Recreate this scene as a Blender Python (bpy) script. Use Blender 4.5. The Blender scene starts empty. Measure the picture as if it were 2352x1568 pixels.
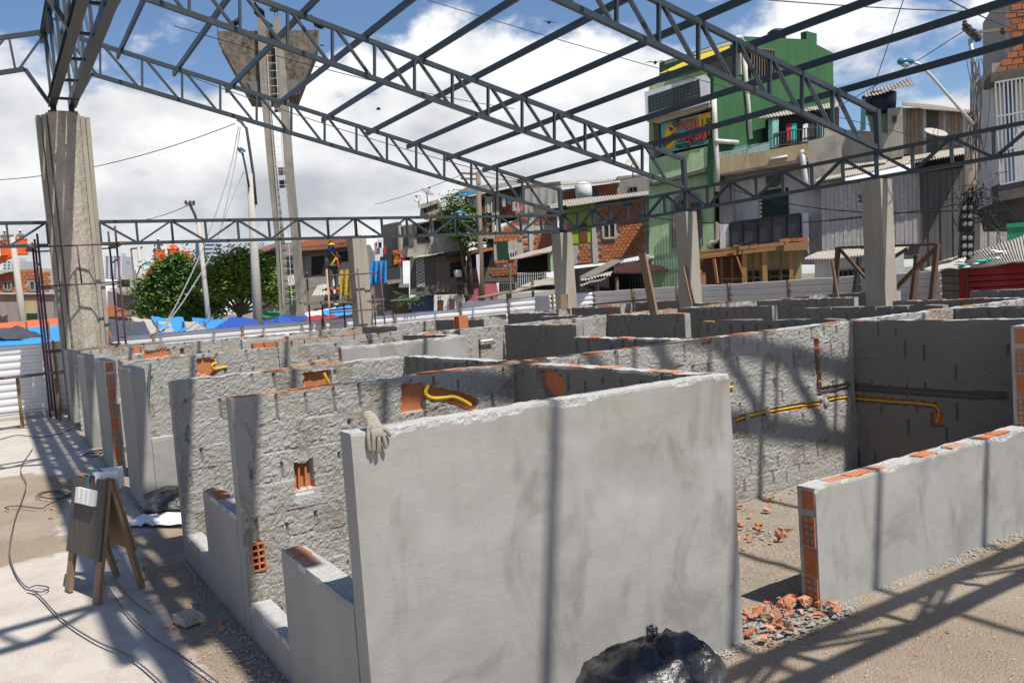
import bpy, bmesh, math, random
import numpy as np
from mathutils import Vector, Matrix, noise as mnoise
R = math.radians
random.seed(7)
S = bpy.context.scene
C = S.collection

# ---------------------------------------------------------------- camera
HC = 2.17
YAW, PIT, ROL = R(32.03), R(-3.41), R(-4.08)
_fw = Vector((math.sin(YAW)*math.cos(PIT), math.cos(YAW)*math.cos(PIT), math.sin(PIT)))
_r0 = Vector((math.cos(YAW), -math.sin(YAW), 0)); _u0 = _r0.cross(_fw)
_r = math.cos(ROL)*_r0 + math.sin(ROL)*_u0
_u = -math.sin(ROL)*_r0 + math.cos(ROL)*_u0
CAM = Vector((0, 0, HC)); FPX = 1897.8
cd = bpy.data.cameras.new('camera'); cam = bpy.data.objects.new('camera', cd); C.objects.link(cam)
cd.sensor_width = 36; cd.lens = FPX/2352*36; cd.clip_start = .05; cd.clip_end = 2500
cam.matrix_world = Matrix(((_r.x, _u.x, -_fw.x, 0), (_r.y, _u.y, -_fw.y, 0), (_r.z, _u.z, -_fw.z, HC), (0, 0, 0, 1)))
S.camera = cam
S.render.resolution_x, S.render.resolution_y = 1024, 682
# survey helpers: where a sight line (in survey pixels of a 2352 px wide frame) meets a real vertical plane
def sight(x, y): return _fw + _r*((x-1176)/FPX) - _u*((y-784)/FPX)
def at_depth(x, y, d): return CAM + sight(x, y)*d
def at_z(x, y, z): s = sight(x, y); return CAM + s*((z-HC)/s.z)
def at_y(x, y, Y): s = sight(x, y); return CAM + s*(Y/s.y)
def at_x(x, y, X): s = sight(x, y); return CAM + s*(X/s.x)

# ---------------------------------------------------------------- light
SUN = Vector((.112, -.475, .88)).normalized()
sl = bpy.data.lights.new('sun', 'SUN'); sl.energy = 5.0; sl.angle = R(.53); sl.color = (1, .955, .88)
so = bpy.data.objects.new('sun', sl); C.objects.link(so); so.location = (0, -20, 40)
so.rotation_euler = SUN.to_track_quat('Z', 'Y').to_euler()
W = bpy.data.worlds.new('World'); S.world = W; W.use_nodes = True
nt = W.node_tree; N = nt.nodes; L = nt.links; N.clear()
out = N.new('ShaderNodeOutputWorld'); bg = N.new('ShaderNodeBackground'); bg.inputs[1].default_value = .085
sky = N.new('ShaderNodeTexSky'); sky.sky_type = 'NISHITA'; sky.sun_disc = False
sky.sun_elevation = math.asin(SUN.z); sky.sun_rotation = math.atan2(SUN.x, SUN.y)
sky.air_density = 1.0; sky.dust_density = .35; sky.ozone_density = 1.4
tc = N.new('ShaderNodeTexCoord')
def mathn(op, a, b=None, c=None):
    n = N.new('ShaderNodeMath'); n.operation = op
    for i, v in enumerate((a, b, c)):
        if v is None: continue
        if isinstance(v, (int, float)): n.inputs[i].default_value = v
        else: L.new(v, n.inputs[i])
    return n.outputs[0]
def cloudnoise(off, scale, det, rough, squash=1.9, dist=.25):
    mp = N.new('ShaderNodeMapping'); mp.inputs[1].default_value = off; mp.inputs[3].default_value = (1, 1, squash)
    L.new(tc.outputs['Generated'], mp.inputs[0])
    n = N.new('ShaderNodeTexNoise'); n.inputs['Scale'].default_value = scale; n.inputs['Detail'].default_value = det
    n.inputs['Roughness'].default_value = rough; n.inputs['Distortion'].default_value = dist
    L.new(mp.outputs[0], n.inputs[0]); return n.outputs[0]
CO = (7.7, 2.2, 1.4)
big = cloudnoise(CO, 2.1, 2, .5, 1.7, .3)
fine = cloudnoise(CO, 5.2, 9, .56, 1.7, .15)
fine_up = cloudnoise((CO[0], CO[1], CO[2]+.13), 5.2, 5, .56, 1.7, .15)
sep = N.new('ShaderNodeSeparateXYZ'); L.new(tc.outputs['Generated'], sep.inputs[0])
elev = sep.outputs[2]
low = mathn('SUBTRACT', 1, mathn('MULTIPLY', elev, 2.6))            # a heap-cloud sky fills up towards the horizon
dens = mathn('ADD', mathn('MULTIPLY', big, .95), mathn('MULTIPLY', fine, .75))
dens = mathn('ADD', dens, mathn('MULTIPLY', low, .30))
mr = N.new('ShaderNodeMapRange'); mr.interpolation_type = 'SMOOTHSTEP'
mr.inputs[1].default_value = .955; mr.inputs[2].default_value = 1.045; L.new(dens, mr.inputs[0])
mask = mathn('MULTIPLY', mr.outputs[0], mathn('SMOOTH_MIN', mathn('MULTIPLY', mathn('ADD', elev, .02), 30), 1, .1))
shade = mathn('SUBTRACT', fine, fine_up)
mr2 = N.new('ShaderNodeMapRange'); mr2.inputs[1].default_value = -.24; mr2.inputs[2].default_value = .12
L.new(mathn('SUBTRACT', shade, mathn('MULTIPLY', mathn('SUBTRACT', dens, 1.05), .42)), mr2.inputs[0])
cr = N.new('ShaderNodeMix'); cr.data_type = 'RGBA'
cr.inputs[6].default_value = (5.2, 5.45, 5.9, 1); cr.inputs[7].default_value = (10.4, 10.4, 10.45, 1)
L.new(mr2.outputs[0], cr.inputs[0])
mx = N.new('ShaderNodeMix'); mx.data_type = 'RGBA'
tint = N.new('ShaderNodeMix'); tint.data_type = 'RGBA'; tint.blend_type = 'MULTIPLY'; tint.inputs[0].default_value = 1; tint.inputs[7].default_value = (.96, 1.08, 1.22, 1); L.new(sky.outputs[0], tint.inputs[6])
L.new(mask, mx.inputs[0]); L.new(tint.outputs[2], mx.inputs[6]); L.new(cr.outputs[2], mx.inputs[7])
L.new(mx.outputs[2], bg.inputs[0]); L.new(bg.outputs[0], out.inputs[0])
S.view_settings.view_transform = 'Standard'; S.view_settings.look = 'None'
S.view_settings.gamma = 1; S.view_settings.use_curve_mapping = False
S.view_settings.exposure = .25
S.cycles.max_bounces = 5; S.cycles.diffuse_bounces = 3; S.cycles.glossy_bounces = 2; S.cycles.transparent_max_bounces = 6; S.cycles.transmission_bounces = 2

# ---------------------------------------------------------------- materials
MATS = {}
def newmat(name):
    m = bpy.data.materials.new(name); m.use_nodes = True
    nt = m.node_tree; b = nt.nodes['Principled BSDF']; MATS[name] = m
    return m, nt, b
class MN:
    """small node-graph helper"""
    def __init__(s, nt):
        s.nt = nt; g = nt.nodes.new('ShaderNodeNewGeometry'); s.pos = g.outputs['Position']; s.geo = g
        s.oi = nt.nodes.new('ShaderNodeObjectInfo')
    def lk(s, a, b): s.nt.links.new(a, b)
    def mp(s, sc=(1, 1, 1), off=(0, 0, 0), rot=(0, 0, 0)):
        n = s.nt.nodes.new('ShaderNodeMapping'); n.inputs[1].default_value = off; n.inputs[2].default_value = rot
        n.inputs[3].default_value = sc; s.lk(s.pos, n.inputs[0]); return n.outputs[0]
    def noise(s, scale, det=4, rough=.55, v=None, dist=0, lo=.3, hi=.7):
        n = s.nt.nodes.new('ShaderNodeTexNoise'); n.inputs['Scale'].default_value = scale
        n.inputs['Detail'].default_value = det; n.inputs['Roughness'].default_value = rough
        n.inputs['Distortion'].default_value = dist
        s.lk(v if v is not None else s.pos, n.inputs[0])
        return s.remap(n.outputs[0], lo, hi)
    def vor(s, scale, feat='F1', v=None):
        n = s.nt.nodes.new('ShaderNodeTexVoronoi'); n.feature = feat; n.inputs['Scale'].default_value = scale
        s.lk(v if v is not None else s.pos, n.inputs[0]); return n
    def remap(s, x, lo, hi, a=0, b=1):
        n = s.nt.nodes.new('ShaderNodeMapRange'); n.inputs[1].default_value = lo; n.inputs[2].default_value = hi
        n.inputs[3].default_value = a; n.inputs[4].default_value = b; s.lk(x, n.inputs[0]); return n.outputs[0]
    def mix(s, f, a, b, mode='MIX'):
        n = s.nt.nodes.new('ShaderNodeMix'); n.data_type = 'RGBA'; n.blend_type = mode
        for i, v in ((0, f), (6, a), (7, b)):
            if isinstance(v, (int, float)): n.inputs[i].default_value = v
            elif isinstance(v, tuple): n.inputs[i].default_value = (*v, 1) if len(v) == 3 else v
            else: s.lk(v, n.inputs[i])
        return n.outputs[2]
    def math(s, op, a, b=0.):
        n = s.nt.nodes.new('ShaderNodeMath'); n.operation = op
        for i, v in enumerate((a, b)):
            if isinstance(v, (int, float)): n.inputs[i].default_value = v
            else: s.lk(v, n.inputs[i])
        return n.outputs[0]
    def bump(s, h, dist, b, strength=1.):
        n = s.nt.nodes.new('ShaderNodeBump'); n.inputs['Strength'].default_value = strength
        n.inputs['Distance'].default_value = dist; s.lk(h, n.inputs['Height']); s.lk(n.outputs[0], b.inputs['Normal'])
def surf(name, c1, c2, c3=None, scale=3., fine=60., rough=.85, bump=.002, streak=0., metal=0., spec=.3, vary=0., stain=None, stain_s=1.2, stain_lo=.5, stain_hi=.75, bscale=None, coat=0):
    """mottled surface: c1/c2 large patches, c3 fine grain, optional vertical streaks and stains"""
    m, nt, b = newmat(name); q = MN(nt)
    col = q.mix(q.noise(scale, 4, .6), c1, c2)
    if streak: col = q.mix(q.math('MULTIPLY', q.noise(1, 4, .6, q.mp((5, 5, .35))), streak), col, tuple(x*.45 for x in c1))
    if stain:
        col = q.mix(q.noise(stain_s, 5, .62, q.mp((1, 1, .6), (3, 7, 1)), dist=.5, lo=stain_lo, hi=stain_hi), col, stain)
    if c3: col = q.mix(q.noise(fine, 3, .6, lo=.35, hi=.75), col, c3)
    if vary: col = q.mix(q.math('MULTIPLY', q.oi.outputs['Random'], vary), col, tuple(x*.5 for x in c1))
    q.lk(col, b.inputs['Base Color'])
    b.inputs['Roughness'].default_value = rough; b.inputs['Metallic'].default_value = metal
    b.inputs['Specular IOR Level'].default_value = spec; b.inputs['Coat Weight'].default_value = coat
    if bump: q.bump(q.noise(bscale or fine, 3, .7), bump, b)
    return m
def plain(name, c, rough=.6, metal=0., spec=.4, emit=None):
    return surf(name, c, tuple(x*.8 for x in c), None, 2.5, 30, rough, 0, 0, metal, spec)
def trowelled(name):
    """hand-floated cement render: cloudy drying patches, float sweeps, a few hairline cracks, sand grain"""
    m, nt, b = newmat(name); q = MN(nt)
    wob = q.mix(.035, q.pos, nt.nodes.new('ShaderNodeTexNoise').outputs['Color'], 'ADD')
    col = q.mix(q.noise(1.6, 5, .62, dist=.6), (.365, .353, .33), (.265, .255, .235))
    col = q.mix(q.math('MULTIPLY', q.noise(1, 4, .6, q.mp((2.4, 2.4, 1.5), (5, 2, 8), (0, .5, 0)), dist=1.2, lo=.5, hi=.68), .75), col, (.185, .175, .155))
    col = q.mix(q.math('MULTIPLY', q.noise(1, 3, .6, q.mp((9, 9, 1.1), (1, 2, 3), (0, .35, 0)), lo=.55, hi=.75), .3), col, (.22, .21, .19))
    col = q.mix(q.noise(1.2, 3, .6, q.mp((1, 1, 1), (9, 4, 2)), lo=.58, hi=.75), col, (.395, .388, .37))
    col = q.mix(q.math('MULTIPLY', q.noise(210, 2, .6, lo=.4, hi=.75), .6), col, (.30, .29, .27))
    v = q.vor(.9, 'DISTANCE_TO_EDGE', q.mix(.16, q.pos, q.nt.nodes.new('ShaderNodeTexNoise').outputs['Color'], 'ADD'))
    crack = q.math('MULTIPLY', q.remap(v.outputs['Distance'], .0015, .004, 1, 0), q.noise(2.2, 2, .5, lo=.56, hi=.62))
    col = q.mix(q.math('MULTIPLY', crack, .16), col, (.13, .125, .115))
    q.lk(col, b.inputs['Base Color']); b.inputs['Roughness'].default_value = .92; b.inputs['Specular IOR Level'].default_value = .25
    h1 = q.noise(1, 3, .6, q.mp((7, 7, 22), (0, 0, 0), (0, .6, 0)), dist=1.); h2 = q.noise(190, 2, .7)
    q.bump(q.math('ADD', q.math('MULTIPLY', h1, .3), q.math('MULTIPLY', h2, .35)), .0018, b)
trowelled('plaster_smooth')
surf('plaster_facade', (.33, .322, .305), (.25, .242, .225), (.30, .29, .275), 1.4, 130, .9, .0012, .3, stain=(.23, .22, .20), stain_s=1.6)
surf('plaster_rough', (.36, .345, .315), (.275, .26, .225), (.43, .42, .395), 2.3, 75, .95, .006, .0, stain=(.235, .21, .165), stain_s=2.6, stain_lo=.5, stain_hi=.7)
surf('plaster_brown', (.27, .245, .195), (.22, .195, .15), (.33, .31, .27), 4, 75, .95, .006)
surf('plaster_dark', (.215, .20, .175), (.155, .142, .12), (.235, .22, .19), 1.6, 60, .95, .003, .2, stain=(.17, .16, .145), stain_s=1.7)  # darker plaster for faces turned from the sun; their shade put into the colour
surf('mortar', (.50, .49, .47), (.36, .35, .33), (.56, .55, .53), 9, 70, .95, .006)
surf('brick_red', (.50, .165, .065), (.40, .12, .048), (.55, .23, .11), 6, 90, .85, .0012, vary=.22)
surf('brick_house', (.48, .16, .07), (.37, .115, .05), (.52, .21, .10), 3, 30, .9, .003, vary=.45)
surf('brick_mortared', (.52, .17, .075), (.46, .40, .34), (.6, .24, .1), 22, 90, .9, .003, vary=.3)
surf('house_mortar', (.44, .40, .35), (.34, .31, .27), None, 4, 40, .95, .004)
surf('concrete', (.40, .36, .295), (.30, .265, .21), (.43, .395, .33), 1.5, 60, .9, .003, .55, stain=(.18, .155, .115), stain_s=1.1, stain_lo=.52, stain_hi=.8)
surf('concrete_pale', (.46, .43, .37), (.36, .33, .28), (.5, .47, .41), 1.5, 60, .9, .003, .4)
surf('concrete_slab', (.60, .535, .47), (.50, .44, .38), (.64, .58, .52), 1.2, 150, .9, .0015, 0, stain=(.40, .33, .25), stain_s=1.3, stain_lo=.52, stain_hi=.72)
surf('earth', (.35, .265, .185), (.26, .19, .125), (.43, .345, .26), 1.6, 75, .97, .010, 0, stain=(.45, .40, .335), stain_s=.9, stain_lo=.46, stain_hi=.7)
surf('earth_inner', (.34, .285, .22), (.22, .175, .125), (.43, .38, .315), 3.2, 45, .97, .014, 0, stain=(.36, .20, .12), stain_s=2.6, stain_lo=.50, stain_hi=.7)
surf('far_ground', (.20, .17, .13), (.15, .13, .10), (.24, .21, .17), 1, 20, .95, .01)
surf('steel_paint', (.038, .052, .061), (.029, .040, .048), None, 3, 40, .38, 0, spec=.5, stain=(.085, .08, .075), stain_s=6, stain_lo=.6, stain_hi=.72)
surf('steel_paint2', (.046, .063, .072), (.036, .049, .058), None, 3, 40, .42, 0, spec=.5)
surf('rust_steel', (.11, .075, .055), (.20, .09, .045), (.075, .06, .05), 7, 60, .7, .001)
surf('purple_steel', (.095, .05, .085), (.14, .065, .05), (.075, .05, .08), 9, 60, .55, .001)
surf('galv', (.80, .80, .83), (.72, .72, .75), None, 1.1, 30, .33, 0, metal=.3, spec=.5)
surf('galv_shade', (.64, .62, .60), (.56, .54, .52), (.66, .64, .62), .9, 30, .45, 0, metal=.35, spec=.4)  # duller copy of galv; shade of the street fence put into the colour
def wood(name, c1, c2, axis=2, rough=.85):
    m, nt, b = newmat(name); q = MN(nt)
    sc = [26, 26, 26]; sc[axis] = 1.6
    f = q.noise(1, 5, .6, q.mp(tuple(sc)), dist=.6)
    col = q.mix(f, c1, c2); col = q.mix(q.math('MULTIPLY', q.oi.outputs['Random'], .4), col, tuple(x*.6 for x in c1))
    q.lk(col, b.inputs['Base Color']); b.inputs['Roughness'].default_value = rough; q.bump(f, .002, b)
wood('wood_post', (.30, .19, .11), (.20, .125, .07))
wood('wood_old', (.235, .18, .13), (.145, .11, .08))
wood('wood_new', (.46, .255, .10), (.34, .17, .06), 0)
wood('wood_x', (.30, .20, .12), (.19, .125, .08), 0)
wood('ply', (.10, .085, .07), (.06, .05, .042))
wood('board_grey', (.19, .165, .14), (.10, .085, .07))
wood('plank_raw', (.56, .38, .24), (.44, .28, .16), 0)
plain('black', (.012, .012, .013), .5)
plain('dark_inside', (.02, .019, .018), .9)  # near-black for sheets in openings; the shade inside put into the colour
plain('white_plastic', (.76, .76, .75), .45)
plain('cable_grey', (.13, .125, .12), .6)
plain('cable_black', (.02, .02, .022), .55)
plain('conduit_yellow', (.66, .45, .025), .55)
plain('pvc_brown', (.12, .085, .07), .5)
plain('paper', (.78, .78, .80), .7)

# ---------------------------------------------------------------- mesh helpers
WPOS = {}
class MB:
    def __init__(s): s.v = []; s.f = []; s.mi = []; s.cur = 0
    def add(s, vs, fs):
        n = len(s.v); s.v.extend([tuple(p) for p in vs])
        for f in fs: s.f.append(tuple(n+i for i in f)); s.mi.append(s.cur)
        return s
    def box(s, c, size, rot=None):
        x, y, z = size[0]/2, size[1]/2, size[2]/2
        P = [Vector(p) for p in ((-x, -y, -z), (x, -y, -z), (x, y, -z), (-x, y, -z), (-x, -y, z), (x, -y, z), (x, y, z), (-x, y, z))]
        if rot is not None: P = [rot @ p for p in P]
        c = Vector(c); P = [p+c for p in P]
        return s.add(P, ((0, 3, 2, 1), (4, 5, 6, 7), (0, 1, 5, 4), (1, 2, 6, 5), (2, 3, 7, 6), (3, 0, 4, 7)))
    def bb(s, x0, x1, y0, y1, z0, z1): return s.box(((x0+x1)/2, (y0+y1)/2, (z0+z1)/2), (x1-x0, y1-y0, z1-z0))
    def bar(s, a, b, w, h, up=(0, 0, 1)):
        """rectangular bar from a to b, w across, h along up"""
        a, b = Vector(a), Vector(b); d = b-a; l = d.length
        if l < 1e-6: return s
        z = d/l; up = Vector(up)
        if abs(z.dot(up)) > .99: up = Vector((1, 0, 0)) if abs(z.x) < .9 else Vector((0, 1, 0))
        x = z.cross(up).normalized(); y = x.cross(z)
        P = []
        for e in (a, b):
            for sx, sy in ((-1, -1), (1, -1), (1, 1), (-1, 1)): P.append(e + x*(sx*w/2) + y*(sy*h/2))
        return s.add(P, ((0, 1, 2, 3), (7, 6, 5, 4), (0, 4, 5, 1), (1, 5, 6, 2), (2, 6, 7, 3), (3, 7, 4, 0)))
    def channel(s, a, b, w, h, t=.012, up=(0, 0, 1), flip=1):
        """C section lipped channel from a to b"""
        a, b = Vector(a), Vector(b); z = (b-a).normalized(); up = Vector(up)
        x = z.cross(up).normalized(); y = x.cross(z)
        s.bar(a - x*flip*(w/2-t/2), b - x*flip*(w/2-t/2), t, h, up)
        for e in (-1, 1): s.bar(a + y*e*(h/2-t/2) + x*flip*t*.5, b + y*e*(h/2-t/2) + x*flip*t*.5, w-t, t, up)
        return s
    def tube(s, pts, r, n=8, cap=True):
        pts = [Vector(p) for p in pts]; m = len(pts); rr = r if isinstance(r, (list, tuple)) else [r]*m
        rings = []; prev = None
        for i, p in enumerate(pts):
            d = (pts[min(i+1, m-1)] - pts[max(i-1, 0)])
            d = d.normalized() if d.length > 1e-9 else Vector((0, 0, 1))
            if prev is None:
                up = Vector((0, 0, 1)) if abs(d.z) < .9 else Vector((1, 0, 0)); x = d.cross(up).normalized()
            else:
                x = (prev - d*prev.dot(d)); x = x.normalized() if x.length > 1e-6 else d.orthogonal().normalized()
            prev = x; y = d.cross(x)
            rings.append([p + (x*math.cos(2*math.pi*k/n) + y*math.sin(2*math.pi*k/n))*rr[i] for k in range(n)])
        V = [q for ring in rings for q in ring]; F = []
        for i in range(m-1):
            for k in range(n):
                F.append((i*n+k, i*n+(k+1) % n, (i+1)*n+(k+1) % n, (i+1)*n+k))
        if cap: F.append(tuple(reversed(range(n)))); F.append(tuple((m-1)*n+k for k in range(n)))
        return s.add(V, F)
    def prism(s, poly, vec):
        """planar polygon (3D points) extruded along vec"""
        n = len(poly); vec = Vector(vec); P = [Vector(p) for p in poly]
        nrm = Vector((0, 0, 0))
        for i in range(n): nrm += P[i].cross(P[(i+1) % n])
        if nrm.dot(vec) > 0: P = P[::-1]
        V = P + [p+vec for p in P]
        F = [tuple(range(n)), tuple(reversed(range(n, 2*n)))]
        for i in range(n): F.append((i, n+i, n+(i+1) % n, (i+1) % n))
        return s.add(V, F)
    def lathe(s, c, prof, n=16, axis=None):
        c = Vector(c); q = Vector((0, 0, 1)).rotation_difference(Vector(axis)) if axis else None
        V = []; F = []
        for (r, z) in prof:
            for k in range(n):
                p = Vector((r*math.cos(2*math.pi*k/n), r*math.sin(2*math.pi*k/n), z))
                V.append(c + (q @ p if q else p))
        for i in range(len(prof)-1):
            for k in range(n): F.append((i*n+k, i*n+(k+1) % n, (i+1)*n+(k+1) % n, (i+1)*n+k))
        F.append(tuple(reversed(range(n)))); F.append(tuple((len(prof)-1)*n+k for k in range(n)))
        return s.add(V, F)
    def build(s, name, mat, parent=None, smooth=False, label=None, cat=None, group=None, kind=None, origin=None):
        a = np.array(s.v, dtype=float)
        lo, hi = a.min(0), a.max(0)
        o = np.array(origin, float) if origin is not None else np.array([(lo[0]+hi[0])/2, (lo[1]+hi[1])/2, lo[2]])
        me = bpy.data.meshes.new(name); me.from_pydata((a-o).tolist(), [], s.f)
        ms = mat if isinstance(mat, (list, tuple)) else [mat]
        for m in ms: me.materials.append(MATS[m])
        if len(ms) > 1: me.polygons.foreach_set('material_index', s.mi)
        if smooth: me.polygons.foreach_set('use_smooth', [True]*len(me.polygons))
        me.update()
        return place(name, me, o, parent, label, cat, group, kind)
def place(name, data, wpos, parent=None, label=None, cat=None, group=None, kind=None, rot=None):
    ob = bpy.data.objects.new(name, data); C.objects.link(ob)
    w = Vector(wpos)
    if parent is not None:
        ob.parent = parent; ob.location = w - WPOS[parent.name]
    else: ob.location = w
    if rot is not None: ob.rotation_euler = rot
    WPOS[ob.name] = w
    if label: ob['label'] = label
    if cat: ob['category'] = cat
    if group: ob['group'] = group
    if kind: ob['kind'] = kind
    return ob
def thing(name, loc, label, cat, group=None, kind='thing'): return place(name, None, loc, None, label, cat, group, kind)
def put(src, wpos, parent=None, rot=None, label=None, cat=None, group=None, name=None, scale=None):
    """another copy of an object, sharing its mesh"""
    ob = src.copy(); C.objects.link(ob); ob.parent = None
    for k in list(ob.keys()): del ob[k]
    w = Vector(wpos)
    if parent is not None: ob.parent = parent; ob.location = w - WPOS[parent.name]
    else: ob.location = w
    if rot is not None: ob.rotation_euler = rot
    if scale is not None: ob.scale = scale
    WPOS[ob.name] = w
    if label: ob['label'] = label
    if cat: ob['category'] = cat
    if group: ob['group'] = group
    return ob
# value noise on numpy grids
def vnoise(u, v, seed=0):
    rs = np.random.RandomState(seed); T = rs.rand(256, 256)
    iu, iv = np.floor(u).astype(int), np.floor(v).astype(int); fu, fv = u-iu, v-iv
    fu = fu*fu*(3-2*fu); fv = fv*fv*(3-2*fv)
    g = lambda a, b: T[a & 255, b & 255]
    return (g(iu, iv)*(1-fu)+g(iu+1, iv)*fu)*(1-fv) + (g(iu, iv+1)*(1-fu)+g(iu+1, iv+1)*fu)*fv
def fbm(u, v, oct=4, seed=0, gain=.55):
    a, t, o = 1., 0., 0.
    for i in range(oct):
        o = o + a*vnoise(u*2**i, v*2**i, seed+i); t += a; a *= gain
    return o/t
# ================================================================ ground
def poly_sd(X, Y, pts):
    """signed distance to a polygon, positive inside"""
    D = np.full(X.shape, 1e9); ins = np.zeros(X.shape, bool)
    for (x1, y1), (x2, y2) in zip(pts, pts[1:]+pts[:1]):
        ll = (x2-x1)**2+(y2-y1)**2; t = np.clip(((X-x1)*(x2-x1)+(Y-y1)*(y2-y1))/ll, 0, 1); D = np.minimum(D, np.hypot(X-x1-t*(x2-x1), Y-y1-t*(y2-y1)))
        c = ((y1 > Y) != (y2 > Y)) & (X < (x2-x1)*(Y-y1)/(y2-y1+1e-12)+x1); ins ^= c
    return np.where(ins, D, -D)
SLABS = [[(-9, .5), (.90, .5), (.95, 4), (.84, 6), (.86, 7.6), (1.05, 8.5), (.5, 8.95), (-.2, 8.85), (-9, 9.1)],
         [(.38, 9.7), (1.2, 9.1), (1.24, 11.2), (.72, 12.2), (.5, 11.0)], [(-9, 14.6), (.3, 14.2), (.9, 12.6), (1.25, 12.7), (1.25, 22.0), (-9, 22.9)]]
m, nt, b = newmat('site_floor'); q = MN(nt)
at_ = nt.nodes.new('ShaderNodeAttribute'); at_.attribute_name = 'slab'
e_ = q.mix(q.noise(1.6, 5, .6), (.36, .275, .195), (.27, .20, .135)); e_ = q.mix(q.noise(.9, 6, .65, lo=.46, hi=.7), e_, (.45, .39, .32)); e_ = q.mix(q.noise(75, 3, .6, lo=.35, hi=.75), e_, (.44, .355, .27))
c_ = q.mix(q.noise(1.2, 5, .6), (.50, .445, .39), (.40, .35, .30)); c_ = q.mix(q.noise(2.1, 6, .65, lo=.46, hi=.7), c_, (.31, .26, .205)); c_ = q.mix(q.noise(140, 2, .6, lo=.4, hi=.75), c_, (.60, .55, .50))
k_ = q.math('ADD', at_.outputs['Fac'], q.math('MULTIPLY', q.math('SUBTRACT', q.noise(5, 6, .7, lo=.2, hi=.8), .5), .75)); k_ = q.remap(k_, .38, .62)
q.lk(q.mix(k_, e_, c_), b.inputs['Base Color']); b.inputs['Roughness'].default_value = .95; b.inputs['Specular IOR Level'].default_value = .2
q.bump(q.math('MULTIPLY', q.noise(70, 5, .65), q.remap(k_, 0, 1, 1, .18)), .010, b)
def ground_sheet():
    xs = np.concatenate([[-600, -120, -40, -15, -9, -6], np.arange(-3, 12.01, .08), [14, 18, 25, 40, 80, 200, 600]])
    ys = np.concatenate([[-200, -40, -10, -2], np.arange(1.0, 16.01, .08), [18, 20, 22, 23.5, 26, 35, 60, 150, 400, 900]])
    X, Y = np.meshgrid(xs, ys, indexing='ij')
    sl = np.zeros(X.shape)
    for P in SLABS: sl = np.maximum(sl, np.clip(.5+poly_sd(X, Y, P)/.35, 0, 1))
    near = np.clip((14-np.hypot(X-3, Y-5))/6, 0, 1)
    Z = near*((fbm(X*1.1, Y*1.1, 4, 11)-.5)*.035 + (fbm(X*9, Y*9, 3, 12)-.5)*.022)*(1-.9*sl) - .012*near*(1-sl) + .006*sl
    Z = np.where((X > 3.6) & (X < 7.8) & (Y > 3.5) & (Y < 5.6), Z-.03, Z)
    Z = np.where((Y > 26) | (X > 19), -.02, Z)
    nx, ny = X.shape; Vv = np.stack([X.ravel(), Y.ravel(), Z.ravel()], 1)
    I = np.arange(nx*ny).reshape(nx, ny)
    Q = np.stack([I[:-1, :-1], I[1:, :-1], I[1:, 1:], I[:-1, 1:]], -1).reshape(-1, 4)
    cx = ((X[:-1, :-1]+X[1:, 1:])/2).ravel(); cy = ((Y[:-1, :-1]+Y[1:, 1:])/2).ravel(); cs = ((sl[:-1, :-1]+sl[1:, 1:])/2).ravel()
    inn = ((cx > 1.3) & (cx < 16.5) & (((cy > 3.45) & (cy < 7.8)) | ((cy > 10.3) & (cy < 14.5)) | ((cy > 16.7) & (cy < 21))))
    far = (cy > 23.5) | (cx > 18.2); conc = (cs > .5) & ~inn & ~far
    for nm_, sel in (('ground', ~conc), ('concrete_floor', conc)):
        f = Q[sel]; used, inv = np.unique(f.ravel(), return_inverse=True); mb = MB()
        mb.v = Vv[used].tolist(); mb.f = inv.reshape(-1, 4).tolist(); mb.mi = np.where(far, 2, np.where(inn, 1, 0))[sel].tolist()
        ob = mb.build(nm_, ['site_floor', 'earth_inner', 'far_ground'], kind='structure', smooth=True, origin=(0, 0, 0))
        at = ob.data.attributes.new('slab', 'FLOAT', 'POINT'); at.data.foreach_set('value', sl.ravel()[used])
ground_sheet()
MB().bb(-9, 1.1, 22.75, 23.3, 0, .07).build('concrete_kerb', 'concrete_pale', kind='structure')

# ================================================================ stall walls
WM = ['plaster_rough', 'plaster_smooth', 'mortar', 'brick_red', 'plaster_dark', 'plaster_facade', 'plaster_brown']
def m_rect(u0, u1, v0, v1, rag=.012, seed=0):
    def f(U, V):
        a = (fbm(U*14, V*14, 3, 40+seed)-.5)*2*rag; b = (fbm(U*14+9, V*14+5, 3, 50+seed)-.5)*2*rag
        return (U+a > u0) & (U+a < u1) & (V+b > v0) & (V+b < v1)
    return f
def m_path(pts, w, rag=.008, seed=0):
    def f(U, V):
        D = np.full(U.shape, 9.)
        for (a, b), (c, d) in zip(pts[:-1], pts[1:]):
            ll = (c-a)**2+(d-b)**2+1e-9; t = np.clip(((U-a)*(c-a)+(V-b)*(d-b))/ll, 0, 1)
            D = np.minimum(D, np.hypot(U-a-t*(c-a), V-b-t*(d-b)))
        return D + (fbm(U*22, V*22, 2, 60+seed)-.5)*2*rag < w/2
    return f
def m_blob(u, v, ru, rv, seed=0):
    def f(U, V): return np.hypot((U-u)/ru, (V-v)/rv) + (fbm(U*16, V*16, 3, 70+seed)-.5)*.9 < 1
    return f
_wn = [0]
WALLS = {}
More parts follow.
